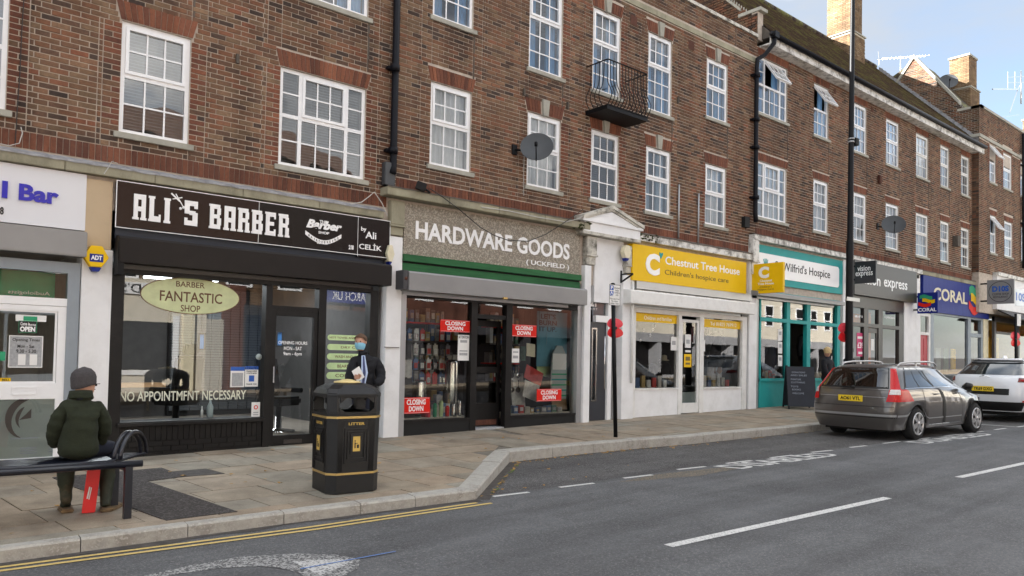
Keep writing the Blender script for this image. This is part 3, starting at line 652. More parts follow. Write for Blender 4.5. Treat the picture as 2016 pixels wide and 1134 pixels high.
# ------------------------------------------------------------------ windows
PANE = None
def pane_mesh(m_):
    m = MB(); m.face([(-.5, 0, -.5), (.5, 0, -.5), (.5, 0, .5), (-.5, 0, .5)]); o = m.build('pane', m_, raw=True); d = o.data; bpy.data.objects.remove(o); return d
PM = {k: pane_mesh(k) for k in ('window_glass', 'shop_glass')}
def panes(parent, x0, x1, z0, z1, y, nx, nz, tx=0, tz=0, gm='window_glass', bw=.018):
    for i in range(nx):
        for j in range(nz):
            a, b = x0+(x1-x0)*i/nx, x0+(x1-x0)*(i+1)/nx; c, d = z0+(z1-z0)*j/nz, z0+(z1-z0)*(j+1)/nz
            o = bpy.data.objects.new('pane', PM[gm]); link(o, parent, ((a+b)/2, y, (c+d)/2)); o.scale = (b-a, 1, d-c); o.rotation_euler = (tx, 0, tz)
def ring(m, x0, x1, z0, z1, y0, y1, w):
    m.box(x0, x1, y0, y1, z0, z0+w); m.box(x0, x1, y0, y1, z1-w, z1); m.box(x0, x0+w, y0, y1, z0+w, z1-w); m.box(x1-w, x1, y0, y1, z0+w, z1-w)
def sash(wn, m, gb, x0, x1, z0, z1, y, nx, nz, w=.045, proud=.0, fw=None):
    if w: ring(m, x0, x1, z0, z1, y-proud, y+.05, w)
    a, b, c, d = x0+w, x1-w, z0+w, z1-w
    tx, tz = random.gauss(0, .004), random.gauss(0, .004)
    panes(wn, a, b, c, d, y+.022, nx, nz, tx, tz)
    for i in range(1, nx): xx = a+(b-a)*i/nx; gb.box(xx-.012, xx+.012, y+.008, y+.016, c, d)
    for j in range(1, nz): zz = c+(d-c)*j/nz; gb.box(a, b, y+.0075, y+.0165, zz-.012, zz+.012)
def window(bld, x0, x1, z0, z1, Y, style='two', back='curtain', lintel='arch', key=False, wall=None, frame='upvc', nb=2, top=.48, openf=False, sill=True):
    wn = bpy.data.objects.new('window', None); link(wn, bld, ((x0+x1)/2, Y+.03, z0))
    m = MB(); gb = MB(); yf = Y+.035; w = .058
    zm = z1-(z1-z0)*top
    ring(m, x0, x1, z0, z1, yf, yf+.07, w); m.box(x0+w, x1-w, yf+.002, yf+.07, zm-.03, zm+.03)
    def col(a, b, nx, big=True, op=False):
        if op:
            # top hung sash standing open
            o = MB(); g2 = MB(); hh = zm+.03; H_ = z1-w-hh
            ob = bpy.data.objects.new('sash', None); link(ob, wn, ((a+b)/2, yf-.01, z1-w)); ob.rotation_euler = (rad(-34), 0, 0)
            cx, cy, cz = (a+b)/2, yf-.01, z1-w
            ring(o, a-.01, b+.01, z1-w-H_, z1-w, yf-.02, yf+.03, .05); o.build('sash_frame', frame, ob)
            for i in range(1, nx): xx = a+.04+(b-a-.08)*i/nx; g2.box(xx-.010, xx+.010, yf-.005, yf+.006, z1-w-H_+.04, z1-w-.04)
            g2.box(a+.04, b-.04, yf-.0055, yf+.0065, z1-w-H_/2-.01, z1-w-H_/2+.01); g2.build('glazing_bars', frame, ob)
            gl_ = MB(); gl_.face([(a+.04, yf+.008, z1-w-H_+.04), (b-.04, yf+.008, z1-w-H_+.04), (b-.04, yf+.008, z1-w-.04), (a+.04, yf+.008, z1-w-.04)]); gl_.build('pane', 'window_glass', ob)
        else: sash(wn, m, gb, a, b, zm+.03, z1-w, yf, nx, 2, w=.045 if big else .0, proud=.018)
        sash(wn, m, gb, a, b, z0+w, zm-.03, yf, nx, nb, w=.0)
    if style == 'two': col(x0+w, x1-w, 3, True, openf)
    else:
        W = x1-x0; a, b = x0+W*.235, x1-W*.225
        for xx in (a, b): m.box(xx-.03, xx+.03, yf+.001, yf+.072, z0+w, z1-w)
        col(x0+w, a-.03, 1, False); col(a+.03, b-.03, 3, True, openf); col(b+.03, x1-w, 1, False)
    m.build('frame', frame, wn); gb.build('glazing_bars', frame, wn)
    if sill:
        s = MB(); s.box(x0-.07, x1+.07, Y-.05, Y+.05, z0-.085, z0-.002); s.build('sill', 'pale_stone', wn, bevel=.006)
        # darker weather line and apron strings
    if back == 'blind':
        bl = MB(); z = z0+.07
        while z < z1-.05: bl.add([(x0+.06, yf+.13, z), (x1-.06, yf+.13, z), (x1-.06, yf+.165, z+.022), (x0+.06, yf+.165, z+.022)], [(0, 1, 2, 3)]); z += .046
        bl.build('blind', 'blind', wn)
    elif back in ('curtain', 'curtain_sky_tint', 'net'):
        cu = MB(); cu.smooth = True; n = 40; parts = [(x0+.05, x0+(x1-x0)*.36), (x1-(x1-x0)*.33, x1-.05)] if back != 'net' else [(x0+.05, x1-.05)]
        zt = z1-.05
        for (a, b) in parts:
            vs = []; fs = []
            for i in range(n+1):
                x = a+(b-a)*i/n; dy = .03*math.sin(i*1.1+x*5)+.012*math.sin(i*2.7)
                vs += [(x, yf+.16+dy, z0+.03), (x, yf+.16+dy*.8, zt)]
            for i in range(n): fs.append((2*i, 2*i+2, 2*i+3, 2*i+1))
            cu.add(vs, fs)
        cu.build('curtain', back, wn)
    if wall is not None and lintel:
        h = .265 if lintel == 'arch' else .215; n = int(round((x1-x0+.06)/.075)); cx = (x0+x1)/2; a0, b0 = x0-.02, x1+.02; a1, b1 = x0-.085, x1+.085
        mk = MB()
        for i in range(n):
            t0, t1 = i/n, (i+1)/n; e = .004
            q = [(a0+(b0-a0)*t0+e, z1+.012), (a0+(b0-a0)*t1-e, z1+.012), (a1+(b1-a1)*t1-e, z1+h), (a1+(b1-a1)*t0+e, z1+h)]
            if key and abs((q[0][0]+q[1][0])/2-cx) < .09: continue
            big = False
            p = PR(cx, Y, z1+.1)
            mm = MB(); mm.r = .001+random.random()*.8; yy = Y-.013+random.uniform(-.002, .002); mm.prism(q, yy, Y+.02)
            if x0 < 7 and -40 < p[0] < 2000 and p[1] > -40:
                for k in range(len(mm.f)): pass
                mm.r = .5; o = mm.build('brick', 'red_brick', wn)
            else:
                mk.r = mm.r; mk.prism(q, yy, Y+.02)
        if mk.f: stuff(mk.build('lintel_bricks', 'red_brick', wn))
        ls = MB(); ls.prism([(a0, z1), (b0, z1), (b1, z1+h+.006), (a1, z1+h+.006)], Y-.003, Y+.02); ls.build('lintel', 'mortar', wn)
        if key:
            ks = MB(); ks.prism([(cx-.065, z1-.02), (cx+.065, z1-.02), (cx+.10, z1+h+.05), (cx-.10, z1+h+.05)], Y-.055, Y); ks.build('keystone', 'pale_stone', wn, bevel=.006)
    # apron: the fine recess lines below the window
    return wn
def openings(ws): return [(w_[0], w_[1], w_[2], w_[3]) for w_ in ws]
def quoin_list(ws):
    out = []
    for (x0, x1, z0, z1) in ws: out += [(x1, 1, z0-.05, z1+.27), (x0, -1, z0-.05, z1+.27)]
    return out
def merge_quoins(cols):
    out = []
    for (x0, x1, zl, zh) in cols: out += [(x1, 1, zl, zh), (x0, -1, zl, zh)]
    return out
def lintel_blocks(ws, h=.27): return [(w_[0]-.03, w_[1]+.03, w_[3], w_[3]+.075) for w_ in ws]+[(w_[0]-.05, w_[1]+.05, w_[3]+.075, w_[3]+.16) for w_ in ws]+[(w_[0]-.08, w_[1]+.08, w_[3]+.16, w_[3]+h) for w_ in ws]
def shell(bld, x0, x1, z0, z1, yb=D+8):
    m = MB(); m.box(x0+.02, x1-.02, D+3.2, D+3.3, z0, z1); m.box(x0+.02, x0+.1, D+.02, yb, z0, z1); m.box(x1-.1, x1-.02, D+.02, yb, z0, z1)
    m.box(x0, x1, yb, yb+.2, -1, z1); m.box(x0+.02, x1-.02, D+.16, yb, z0-.1, z0); m.build('inner_walls', 'room_light', bld)
def strings(bld, lines, Y=D):
    for (x, za, zb) in lines: m = MB(); m.box(x-.014, x+.014, Y-.0125, Y, za, zb); m.build('movement_joint', 'mortar_dark', bld)
# ---- building A: left, above the barber
bA = thing('terrace_building', 'brown brick upper floors with white windows above the barber shop and dental bar sign', 'building', (0, D, 4))
x13 = F(13, 150)[0]
WA = [(x13-1.5, x13, 4.59, 6.14), (2.53, 3.445, 4.59, 6.14), (4.80, 6.31, 4.55, 6.10), (4.80, 6.31, 7.32, 8.85), (2.53, 3.445, 7.32, 8.85), (x13-1.5, x13, 7.32, 8.85)]
for o in range(3): WA += [(x13-3.6-o*2.3, x13-2.6-o*2.3, 4.59, 6.14)]
wl = Wall(bA, -9, 6.93, 4.37, 10.6, D, openings=openings(WA), quoins=merge_quoins([(2.53, 3.445, 4.5, 6.4), (4.80, 6.31, 4.5, 6.4), (x13-1.5, x13, 4.5, 6.4)]), blocks=lintel_blocks(WA))
wl.soldier(-9, 6.80, 4.15); wl.finish(300)
m = MB(); m.box(-9, 6.93, D, D+.02, 3.5, 4.37); m.build('wall_base', 'mortar', bA)
for i, w_ in enumerate(WA[:6]): window(bA, *w_, D, style='three' if w_[1]-w_[0] > 1.2 else 'two', back='blind' if w_[2] < 7 else 'curtain_sky_tint', wall=wl, frame='upvc')
shell(bA, -9, 6.93, 3.9, 10.6)
strings(bA, [(6.33, 6.45, 7.25), (3.47, 6.45, 7.25), (F(895, 0)[0] if False else 3.47, 4.37, 4.5)])
m = MB(); m.box(-9, 6.93, D-.05, D+8, 10.6, 10.75); m.build('roof', 'pale_stone', bA)
# stone cornice over shops with lead flashing, a part of the building
def cornice(bld, x0, x1, z0, z1, proj, m_='stone', flash='lead', fl=.07, n=1.2):
    x = x0
    while x < x1-.05:
        b = min(x+n*random.uniform(.9, 1.1), x1); c = MB(); c.box(x+.002, b-.002, D-proj, D+.01, z0, z1); c.build('cornice_stone', m_, bld, bevel=.008); x = b
    f = MB(); n_ = int((x1-x0)/.12)+1; vs = []
    for i in range(n_+1):
        x = x0+(x1-x0)*i/n_; j = random.uniform(-.006, .006); vs += [(x, D-proj-.012, z1-.012+j), (x, D-proj-.010, z1+.012+j), (x, D-.014, z1+fl+j)]
    f.add(vs, [t for i in range(n_) for t in ((3*i, 3*i+3, 3*i+4, 3*i+1), (3*i+1, 3*i+4, 3*i+5, 3*i+2))]); f.build('lead_flashing', flash, bld)
cornice(bA, -9, 6.66, 3.935, 4.06, .12)
# ---- building M: middle, hardware shop to charity shop
bM = thing('terrace_building', 'brown brick block with parapet, iron balcony and keystoned windows above the hardware and charity shops', 'building', (12.6, D, 4.5))
WM = [(7.62, 8.54, 5.06, 6.58), (9.95, 10.87, 5.06, 6.56), (11.78, 12.67, 5.07, 6.59), (13.60, 14.51, 5.06, 6.58), (15.89, 16.79, 5.05, 6.59),
      (7.62, 8.54, 7.77, 9.28), (9.95, 10.88, 7.44, 9.27), (11.79, 12.68, 7.45, 9.27), (13.63, 14.51, 7.43, 9.27), (15.91, 16.81, 7.77, 9.28)]
wl = Wall(bM, 6.93, 18.16, 4.72, 10.42, D, openings=openings(WM), quoins=merge_quoins([(w_[0], w_[1], w_[2]-.02, w_[3]+.3) for w_ in WM]), blocks=lintel_blocks(WM)+[(11.2, 18.2, 9.70, 9.84)])
wl.soldier(6.93, 11.75, 4.51, .20); wl.soldier(13.35, 18.1, 4.51, .20); wl.finish(300)
m = MB(); m.box(6.93, 18.16, D, D+.02, 3.2, 4.72); m.build('wall_base', 'mortar', bM)
bk = ['net', 'net', 'blind', 'curtain', 'net', 'curtain_sky_tint', 'curtain_sky_tint', 'curtain_sky_tint', 'curtain_sky_tint', 'curtain_sky_tint']
for i, w_ in enumerate(WM): window(bM, *w_, D, back=bk[i], wall=wl, key=i in (1, 2, 3, 6, 7, 8, 9), nb=3 if i in (6, 7, 8) else 2, top=.41 if i in (6, 7, 8) else .48)
shell(bM, 6.93, 18.16, 4.4, 10.3)
strings(bM, [(w_[1]+.03, 6.85, (7.33 if 1 <= i <= 3 else 7.66)) for i, w_ in enumerate(WM[:5])]+[(17.15, 9.9, 10.4)])
m = MB(); x = 11.2
while x < 18.1: b_ = min(x+1.5, 18.16); c = MB(); c.box(x+.003, b_-.003, D-.03, D+.01, 9.70, 9.83); c.build('band_stone', 'stone', bM); x = b_
c = MB(); x = 6.93
while x < 18.1: b_ = min(x+.9, 18.16); c.box(x+.003, b_-.003, D-.05, D+.34, 10.42, 10.50); x = b_
c.build('parapet_coping', 'lichen_stone', bM)
m = MB(); m.box(6.93, 18.1, D+.25, D+8, 9.9, 10.0); m.build('roof', 'lead', bM)
m = MB(); m.box(6.93, 18.1, D+.02, D+.26, 9.9, 10.42); m.build('parapet', 'mortar', bM)
for (x, z) in ((13.1, 9.35), (15.25, 9.38)):
    m = MB(); m.box(x-.11, x+.11, D-.016, D, z-.11, z+.11); o = m.build('air_brick', 'red_brick', bM)
cornice(bM, 6.62, 11.55, 4.33, 4.47, .25, 'stone', 'mortar_dark'); cornice(bM, 13.25, 17.8, 4.31, 4.47, .16, 'peeling_paint', 'mortar_dark')
m = MB(); m.smooth = True
for i in range(60): x = random.choice([random.uniform(11.1, 11.6), random.uniform(13.2, 13.9), random.gauss(11.4, .12)]); m.lathe((x, D-.25+random.uniform(-.01, .12) if x < 12 else D-.15, 4.40+random.uniform(-.08, .1)), [(.005, -.02), (.05*random.uniform(.5, 1.2), 0), (.01, .02)], 6)
stuff(m.build('moss', 'moss', bM))
# balcony
bc = bpy.data.objects.new('balcony', None); link(bc, bM, (12.2, D, 6.9))
bx0, bx1 = 11.60, 12.86; by = D-.62; bz = 6.90; bt = 7.88
m = MB(); m.box(bx0-.02, bx1+.02, by-.02, D, bz-.07, bz+.02); m.build('floor', 'black_metal', bc)
m = MB()
for p, q in (((bx0, D, bt), (bx0, by, bt)), ((bx0, by, bt), (bx1, by, bt)), ((bx1, by, bt), (bx1, D, bt)), ((bx0-.02, by-.02, bz+.02), (bx1+.02, by-.02, bz+.02))): m.bar(p, q, .035, .012)
m.build('top_rail', 'black_metal', bc)
def belly(t): return .13*math.exp(-((t-.22)/.2)**2)-.02*t
def baluster(px, py, nx_, ny_):
    m = MB(); pts = []
    for k in range(13):
        t = k/12; o_ = belly(t)*(1 if t > .02 else .3); pts.append((px+nx_*o_, py+ny_*o_, bz+.02+(bt-bz-.02)*t))
    m.tube(pts, .009, 5); m.build('baluster', 'black_metal', bc)
for i in range(14): baluster(bx0+(bx1-bx0)*i/13, by, 0, -1)
for i in range(1, 5):
    yy = by+(D-by)*i/5; baluster(bx0, yy, -1, 0); baluster(bx1, yy, 1, 0)
# pediment over the upper-floor door
pd = bpy.data.objects.new('pediment', None); link(pd, bM, (12.5, D-.2, 4.3))
PY = D-.30
xl, zl_ = F(1151.5, 419, PY); xr_, zr_ = F(1267.7, 440, PY); xa_, za_ = F(1208.5, 404.5, PY); zb_ = F(1154.5, 459, PY)[1]
xr_ = xa_+(xr_-xa_)*1.0; zl2 = (zl_+zr_)/2-.02
m = MB(); m.prism([(xl+.05, zb_+.07), (xr_-.05, zb_+.07), (xr_-.05, zl2-.06), (xa_, za_-.14), (xl+.05, zl2-.06)], PY+.06, D); m.build('tympanum', 'white_render', pd)
for s_, (xa2, za2, xb2, zb2) in enumerate([(xl-.03, zl2-.02, xa_, za_), (xa_, za_, xr_+.03, zl2-.02)]):
    for k, (dp, th, dz) in enumerate(((0, .07, 0), (.035, .05, -.065))):
        m = MB(); m.prism([(xa2, za2+dz-th), (xb2, zb2+dz-th), (xb2, zb2+dz), (xa2, za2+dz)], PY+dp, D); m.build('raking_cornice', 'lichen_stone', pd)
m = MB(); m.box(xl-.02, xr_+.02, PY+.02, D, zl2-.14, zl2-.085); m.build('horizontal_cornice', 'white_render', pd, bevel=.005)
m = MB(); m.box(xl, xr_-.02, PY+.05, D, zb_, zb_+.07); m.build('entablature', 'lichen_stone', pd, bevel=.008)
m = MB(); m.box(xl+.04, xr_-.06, PY+.09, D, zb_+.07, zl2-.14); m.build('frieze', 'lichen_stone', pd)
# ---- party wall rising over the roof between M and B
XP = 18.20
pp = [(16.6, 13.4), (12.25, 11.77), (11.96, 11.41), (11.50, 11.25)]
m = MB(); prof = [(D+.0, 10.4), (D+.0, 11.16), (11.96, 11.30), (12.3, 11.72), (16.3, 15.6), (19.4, 12.4), (19.4, 10)]
bB = thing('terrace_building', 'long brown brick terrace with mossy tiled roof above the hospice shop, opticians and bookmaker', 'building', (26, D, 5))
m.prism_x([(y_, z_) for y_, z_ in prof], XP+.0, XP+.25); m.build('party_wall', 'mortar', bB)
def ptop(z):
    if z < 11.2: return (D, 17)
    if z < 11.35: return (11.9, 17)
    return (12.0+(z-11.35)*1.03, 18)
pw = Wall(bB, D+.01, 15.8, 10.45, 14.6, XP, axis='x', top=lambda z: (D+.01 if z < 11.12 else 11.55+(z-11.12)*1.03, 16.2), kind='brown', mort='pale_stone'); pw.finish(0, False)
m = MB()
for (ya, za, yb, zb2) in ((11.93, 11.33, 16.3, 15.7),):
    n = 8
    for k in range(n):
        y0_, z0_ = ya+(yb-ya)*k/n, za+(zb2-za)*k/n; y1_, z1_ = ya+(yb-ya)*(k+1)/n-.01, za+(zb2-za)*(k+1)/n-.01
        m.prism_x([(y0_, z0_), (y1_, z1_), (y1_, z1_+.09), (y0_, z0_+.09)], XP-.04, XP+.29)
m.box(XP-.04, XP+.32, D-.10, 12.0, 11.17, 11.26); m.build('coping', 'pale_stone', bB)
m = MB()
for k in range(9): m.box(XP-.06, XP-.012, D+1.6+k*.32, D+1.6+k*.32+.2, 10.5+.3*k, 10.52+.3*k+.12)
m.build('step_flashing', 'lead', bB)
# ---- building B
BE = 33.83
colsB = [(18.25, 19.73), (21.22, 22.10), (23.74, 24.60), (26.02, 27.02), (28.43, 29.50), (30.62, 31.46), (32.65, 33.50)]
WB = [(a, b_, 5.55, 7.09) for a, b_ in colsB]+[(a, b_, 8.41, 9.96) for a, b_ in colsB]
wl = Wall(bB, 18.16, BE, 5.25, 10.20, D, openings=openings(WB), quoins=merge_quoins([(w_[0], w_[1], w_[2]-.02, w_[3]+.2) for w_ in WB]), blocks=lintel_blocks(WB))
wl.soldier(18.16, BE, 5.03, .22); wl.finish(300)
m = MB(); m.box(18.16, BE, D, D+.02, 3.5, 5.25); m.build('wall_base', 'mortar', bB)
bkb = ['net', 'net', 'net', 'net', 'net', 'curtain', 'curtain', 'curtain_sky_tint', 'curtain_sky_tint', 'curtain_sky_tint', 'curtain_sky_tint', 'net', 'curtain', 'curtain']
for i, w_ in enumerate(WB): window(bB, *w_, D, style='three' if i % 7 == 0 else 'two', back=bkb[i], wall=wl, lintel='flat', openf=i in (7, 8), frame='white_paint' if i % 7 > 3 else 'upvc')
shell(bB, 18.16, BE+.5, 4.4, 10.1)
strings(bB, [(w_[1]+.03, 7.35, 8.31) for w_ in WB[:7]]+[(w_[1]+.03, 5.27, 5.45) for w_ in WB[:7]])
m = MB()
for a, b_ in colsB[:3]: m.box((a+b_)/2+.75, (a+b_)/2+.87, D-.0175, D, 9.93, 10.06)
m.build('air_brick', 'red_brick', bB)
m = MB(); m.box(18.3, BE+.35, D-.30, D+.02, 10.20, 10.24); m.box(18.3, BE+.35, D-.33, D-.30, 10.20, 10.40); m.build('soffit', 'peeling_paint', bB)
m = MB(); m.tube([(18.2, D-.41, 10.43), (BE+.3, D-.41, 10.45)], .065, 10); m.build('gutter', 'black_pipe', bB)
RY, RZ, EY, EZ = 15.5, 15.0, D-.38, 10.46
tl = MB(); nrow = 62; sl_ = math.hypot(RY-EY, RZ-EZ); up_ = Vector((0, (RY-EY)/sl_, (RZ-EZ)/sl_)); nn = Vector((0, -up_.z, up_.y))
for r_ in range(nrow):
    d0 = sl_*r_/nrow; d1 = sl_*(r_+1.12)/nrow; x = XP+.22+(.08 if r_ % 2 else 0)
    sag = 0
    while x < BE+.25:
        j = random.uniform(0, .008); tl.r = .001+random.random()*.998
        A = Vector((x+.002, EY, EZ))+up_*(d0+random.uniform(-.006, .006))+nn*(.022+j); B_ = Vector((x+.002, EY, EZ))+up_*d1+nn*.002
        A2 = A+Vector((.161, 0, 0)); B2 = B_+Vector((.161, 0, 0)); C_ = A-nn*.022; C2 = A2-nn*.022
        tl.add([A, A2, B2, B_, C_, C2], [(0, 1, 2, 3), (4, 5, 1, 0)]); x += .165
stuff(tl.build('roof_tiles', 'roof_tile', bB))
m = MB(); m.prism_x([(EY, EZ-.02), (RY, RZ-.02), (RY+4.5, EZ), (RY+4.4, EZ-.05)], XP+.2, BE+.3); m.build('roof', 'mortar_dark', bB)
m = MB(); x = XP+.3
while x < BE: m.tube([(x, RY, RZ+.02), (x+.43, RY, RZ+.02)], .11, 8); x += .45
m.build('ridge_tiles', 'roof_tile', bB)
for (a_, b2, z0_, z1_, pr) in ((17.85, 23.0, 4.93, 5.02, .18), (23.05, 28.6, 4.92, 5.02, .18), (28.65, BE+1.5, 4.93, 5.02, .14)): cornice(bB, a_, b2, z0_-.06, z1_, pr, 'peeling_paint' if a_ < 28 else 'stone', 'mortar_dark', .05)
def chimney(bld, x0, x1, y0, y1, z0, zs, z1, kind='buff', name='chimney'):
    c = bpy.data.objects.new(name, None); link(c, bld, ((x0+x1)/2, (y0+y1)/2, z0))
    for (a, b_, c0, c1, za, zb, e) in ((x0, x1, y0, y1, zs, z1, 0), (x0-.09, x1+.09, y0-.09, y1+.09, z0, zs, 0)):
        m = MB(); m.box(a+.012, b_-.012, c0+.012, c1-.012, za, zb); m.build('stack', 'mortar_pale' if kind == 'buff' else 'mortar', c)
        for k in range(int((zb-za)/.075)):
            zc = za+.0375+k*.075
            for ax in ('x', 'y'):
                lo, hi = (c0, c1) if ax == 'x' else (a, b_); p = lo-(.1125 if k % 2 else 0)+.001
                while p < hi-.02:
                    q0, q1 = max(p, lo), min(p+.225, hi)
                    if q1-q0 > .03: chb[kind].append((ax, a if ax == 'x' else c0, q0+.005, q1-.005, zc))
                    p += .225
    m = MB()
    for (ax, pl, q0, q1, zc) in chb[kind]:
        m.r = .001+random.random()*.998
        if ax == 'x': m.box(pl-.002, pl+.03, q0, q1, zc-.032, zc+.032)
        else: m.box(q0, q1, pl-.002, pl+.03, zc-.032, zc+.032)
    chb[kind].clear(); stuff(m.build('brickwork', kind+'_brick', c))
    m = MB(); m.box(x0-.04, x1+.04, y0-.04, y1+.04, z1, z1+.08); m.build('chimney_cap', 'pale_stone', c)
    m = MB(); m.box(x0-.13, x1+.13, y0-.13, y1+.13, zs, zs+.05); m.build('offset_course', 'pale_stone', c)
    return c
chb = {'buff': [], 'brown': []}
chimney(bM, 14.2, 15.3, 14.4, 17.6, 9.9, 11.5, 15.6, 'brown')  # unseen stack, added to cast shade on the party wall
chimney(bB, 30.28, 31.25, 14.69, 15.72, 14.0, 15.2, 17.6)
# ---- building C: far right, with gable
CYF = D-.25
bC = thing('terrace_building', 'far right brick block with stone band, parapet and a pointed gable lit by the sun', 'building', (38, CYF, 5))
def c4(a, b_): x0, x1, z0, z1 = RC(a, b_, CYF); return (x0, x1, z0, z1)
WC = [c4((1947.7, 281), (1960.5, 362.5)), c4((1975, 298.5), (1991.5, 376)), c4((1949, 422.5), (1961, 500)), c4((1977, 434), (1993, 508))]
for k in (1, 2, 3): WC += [(WC[1][0]+2.2*k, WC[1][1]+2.2*k, WC[1][2], WC[1][3]), (WC[3][0]+2.2*k, WC[3][1]+2.2*k, WC[3][2], WC[3][3])]
ztopC = 12.1; bandz = F(1928, 252, CYF)[1]-.35
wl = Wall(bC, BE, 48, 5.4, ztopC, CYF, openings=openings(WC), quoins=merge_quoins([(w_[0], w_[1], w_[2]-.02, w_[3]+.2) for w_ in WC]), blocks=lintel_blocks(WC)+[(BE, 48, bandz-.02, bandz+.14)]); wl.finish(0)
wl = Wall(bC, CYF, D, 5.4, 10.6, BE, axis='x', kind='brown', mort='mortar_dark'); wl.finish(0, False)
m = MB(); m.box(BE+.02, 48, CYF+.01, D+.4, 3.8, 5.4); m.build('wall_base', 'mortar', bC)
for i, w_ in enumerate(WC): window(bC, *w_, CYF, back='curtain', wall=wl, lintel='flat', openf=i in (0, 2), nb=2)
m = MB(); m.box(BE-.03, 48, CYF-.05, CYF, bandz, bandz+.13); m.box(BE-.05, BE, CYF-.05, D+.8, bandz, bandz+.13); m.build('string_course', 'pale_stone', bC)
GX = BE+.17
gp = [(FX(*p, GX)) for p in [(1799.6, 114), (1776, 151)]]
ay, az = gp[0]; 
def gtop(z):   # gable outline: Y range at height z
    return (max(CYF, ay-(az-z)*((ay-11.95)/(az-12.45))) if z > 12.15 else CYF, ay+(az-z)*.75)
wl = Wall(bC, CYF, 17, 10.2, az, GX, axis='x', top=gtop, mort='pale_stone', kind='brown'); wl.finish(0, False)
m = MB(); m.box(GX+.02, 48, CYF+.02, CYF+.3, 10.2, 12.1); m.box(GX+.02, 48, D+8, D+8.2, 0, 12); m.build('parapet', 'mortar', bC)
rb = MB()
def slope_bar(m, y0, z0, y1, z1, th, xa, xb): m.prism_x([(y0, z0), (y1, z1), (y1, z1+th), (y0, z0+th)], xa, xb)
yk_ = ay-(az-12.45)*((ay-11.95)/(az-12.45))
slope_bar(rb, 11.95, 12.42, ay, az-.02, .16, GX-.05, GX+.25); slope_bar(rb, ay, az-.02, ay+2.2, az-2.95, .16, GX-.05, GX+.25); rb.box(GX-.05, 48, CYF-.04, CYF+.34, 12.1, 12.2); rb.box(GX-.05, GX+.25, CYF-.04, 12.0, 12.1, 12.2)
rb.build('gable_coping', 'pale_stone', bC)
m = MB(); m.prism_x([(D+.3, 12.1), (ay, az-.05), (D+8, 12.1)], GX+.15, 36.2); m.prism_x([(D+.3, 12.0), (15.5, 14.3), (D+8, 12.0)], 36.2, 48); m.build('roof', 'roof_tile', bC)
m = MB()
for k in range(16):
    m.tube([(39.2+k*.42, 12.4+.0*k, 12.7), (39.2+k*.42, 13.6, 13.5), (39.2+k*.42, 15, 14.35)], .09, 6)
m.build('hip_tiles', 'pale_stone', bC)
m = MB()
n = 26
for k in range(n):
    y_ = 11.2+(15.2-11.2)*k/n; z_ = EZ+(y_-EY)*(RZ-EZ)/(RY-EY); m.add([(GX-.03, y_, z_+.02), (GX-.03, y_+.155, z_+.18), (GX-.03, y_+.155, z_+.33), (GX-.03, y_-.02, z_+.2)], [(0, 1, 2, 3)]); m.box(GX-.16, GX-.02, y_, y_+.15, z_+.03+.02, z_+.06)
m.build('step_flashing', 'lead', bC)
y2a, z2 = FX(1908, 105, 36.2); y2b = FX(1869, 112, 36.2)[0]; zs2 = FX(1911, 172, 36.2)[1]
chimney(bC, 36.2, 37.1, y2a, y2b, 12.2, zs2, z2-.08)
chimney(bC, 43.5, 44.3, 11.6, 12.4, 11.0, 11.6, F(2012, 205, 11.6)[1])
shell(bC, BE+.4, 48, 4.4, 12)
# ---- building on the left beyond the frame and the buildings across the road (seen in the glass, they light the street)
bL = thing('terrace_building', 'brick terrace continuing out of frame to the left', 'building', (-16, D, 0))
m = MB(); m.box(-24, -9.02, D, D+8, -1, 10.6); m.build('wall', 'brown_brick', bL)
for k in range(5):
    m = MB(); m.box(-22+k*2.7, -21+k*2.7, D-.02, D+.1, 5, 6.6); m.build('window', 'upvc', bL)
def opposite(x0, x1, h, mw, label, gm='cream_wall', yb=-15):
    o = thing('opposite_building', label, 'building', ((x0+x1)/2, -7, 0)); m = MB(); m.box(x0, x1, yb, -7, 3.3, h); m.build('wall', mw, o)
    m = MB(); m.prism_x([(-6.8, h), (-11, h+2.2), (yb-.2, h)], x0, x1); m.build('roof', 'plain_tile', o)
    m = MB(); m.box(x0, x1, yb, -7.6, -1, 3.3); m.box(x0, x1, -7.6, -6.85, 2.75, 3.3); m.box(x0, x1, -7.6, -6.98, -1, .75); x = x0; m.build('shop_wall', gm, o)
    m = MB(); k = x0
    while k < x1+.1: m.box(k-.2, k+.2, -7.6, -6.9, -1, 3.3); k += (x1-x0)/max(1, round((x1-x0)/3.6))
    m.build('pier', gm, o)
    k = x0+1
    while k < x1-1.2:
        for z in (4.2, 7.0):
            if z+1.6 < h:
                f = MB(); ring(f, k, k+1.05, z, z+1.55, -7.0, -6.96, .09); f.box(k, k+1.05, -6.998, -6.965, z+.75, z+.82); f.build('window', 'upvc', o); f = MB(); f.box(k+.05, k+1, -7.0, -6.985, z+.05, z+1.5); f.build('pane', 'sign_black', o)
        k += 2.1
    f = MB(); f.box(x0+.3, x1-.3, -7.62, -7.58, .75, 2.75); f.build('shop_glass', 'sign_black', o)
    return o
ob1 = opposite(-22, 3.2, 8.4, 'red_brick', 'cream fronted shop with brick storeys on the opposite side of the road')
opposite(3.3, 16, 9.6, 'buff_brick', 'buff brick building on the opposite side of the road', 'bluegrey')
opposite(16.2, 33, 7.4, 'red_brick', 'low red brick building on the opposite side of the road', 'goods1')
opposite(33.2, 60, 9.0, 'cream_wall', 'cream rendered building far along the opposite side', 'goods0')
YV = 2*D+6.8
xa, za = F(236, 556, YV); xb, zb = F(395, 590, YV)
def V(px_, py_, Yv=YV+.2): return F(px_, py_, Yv)
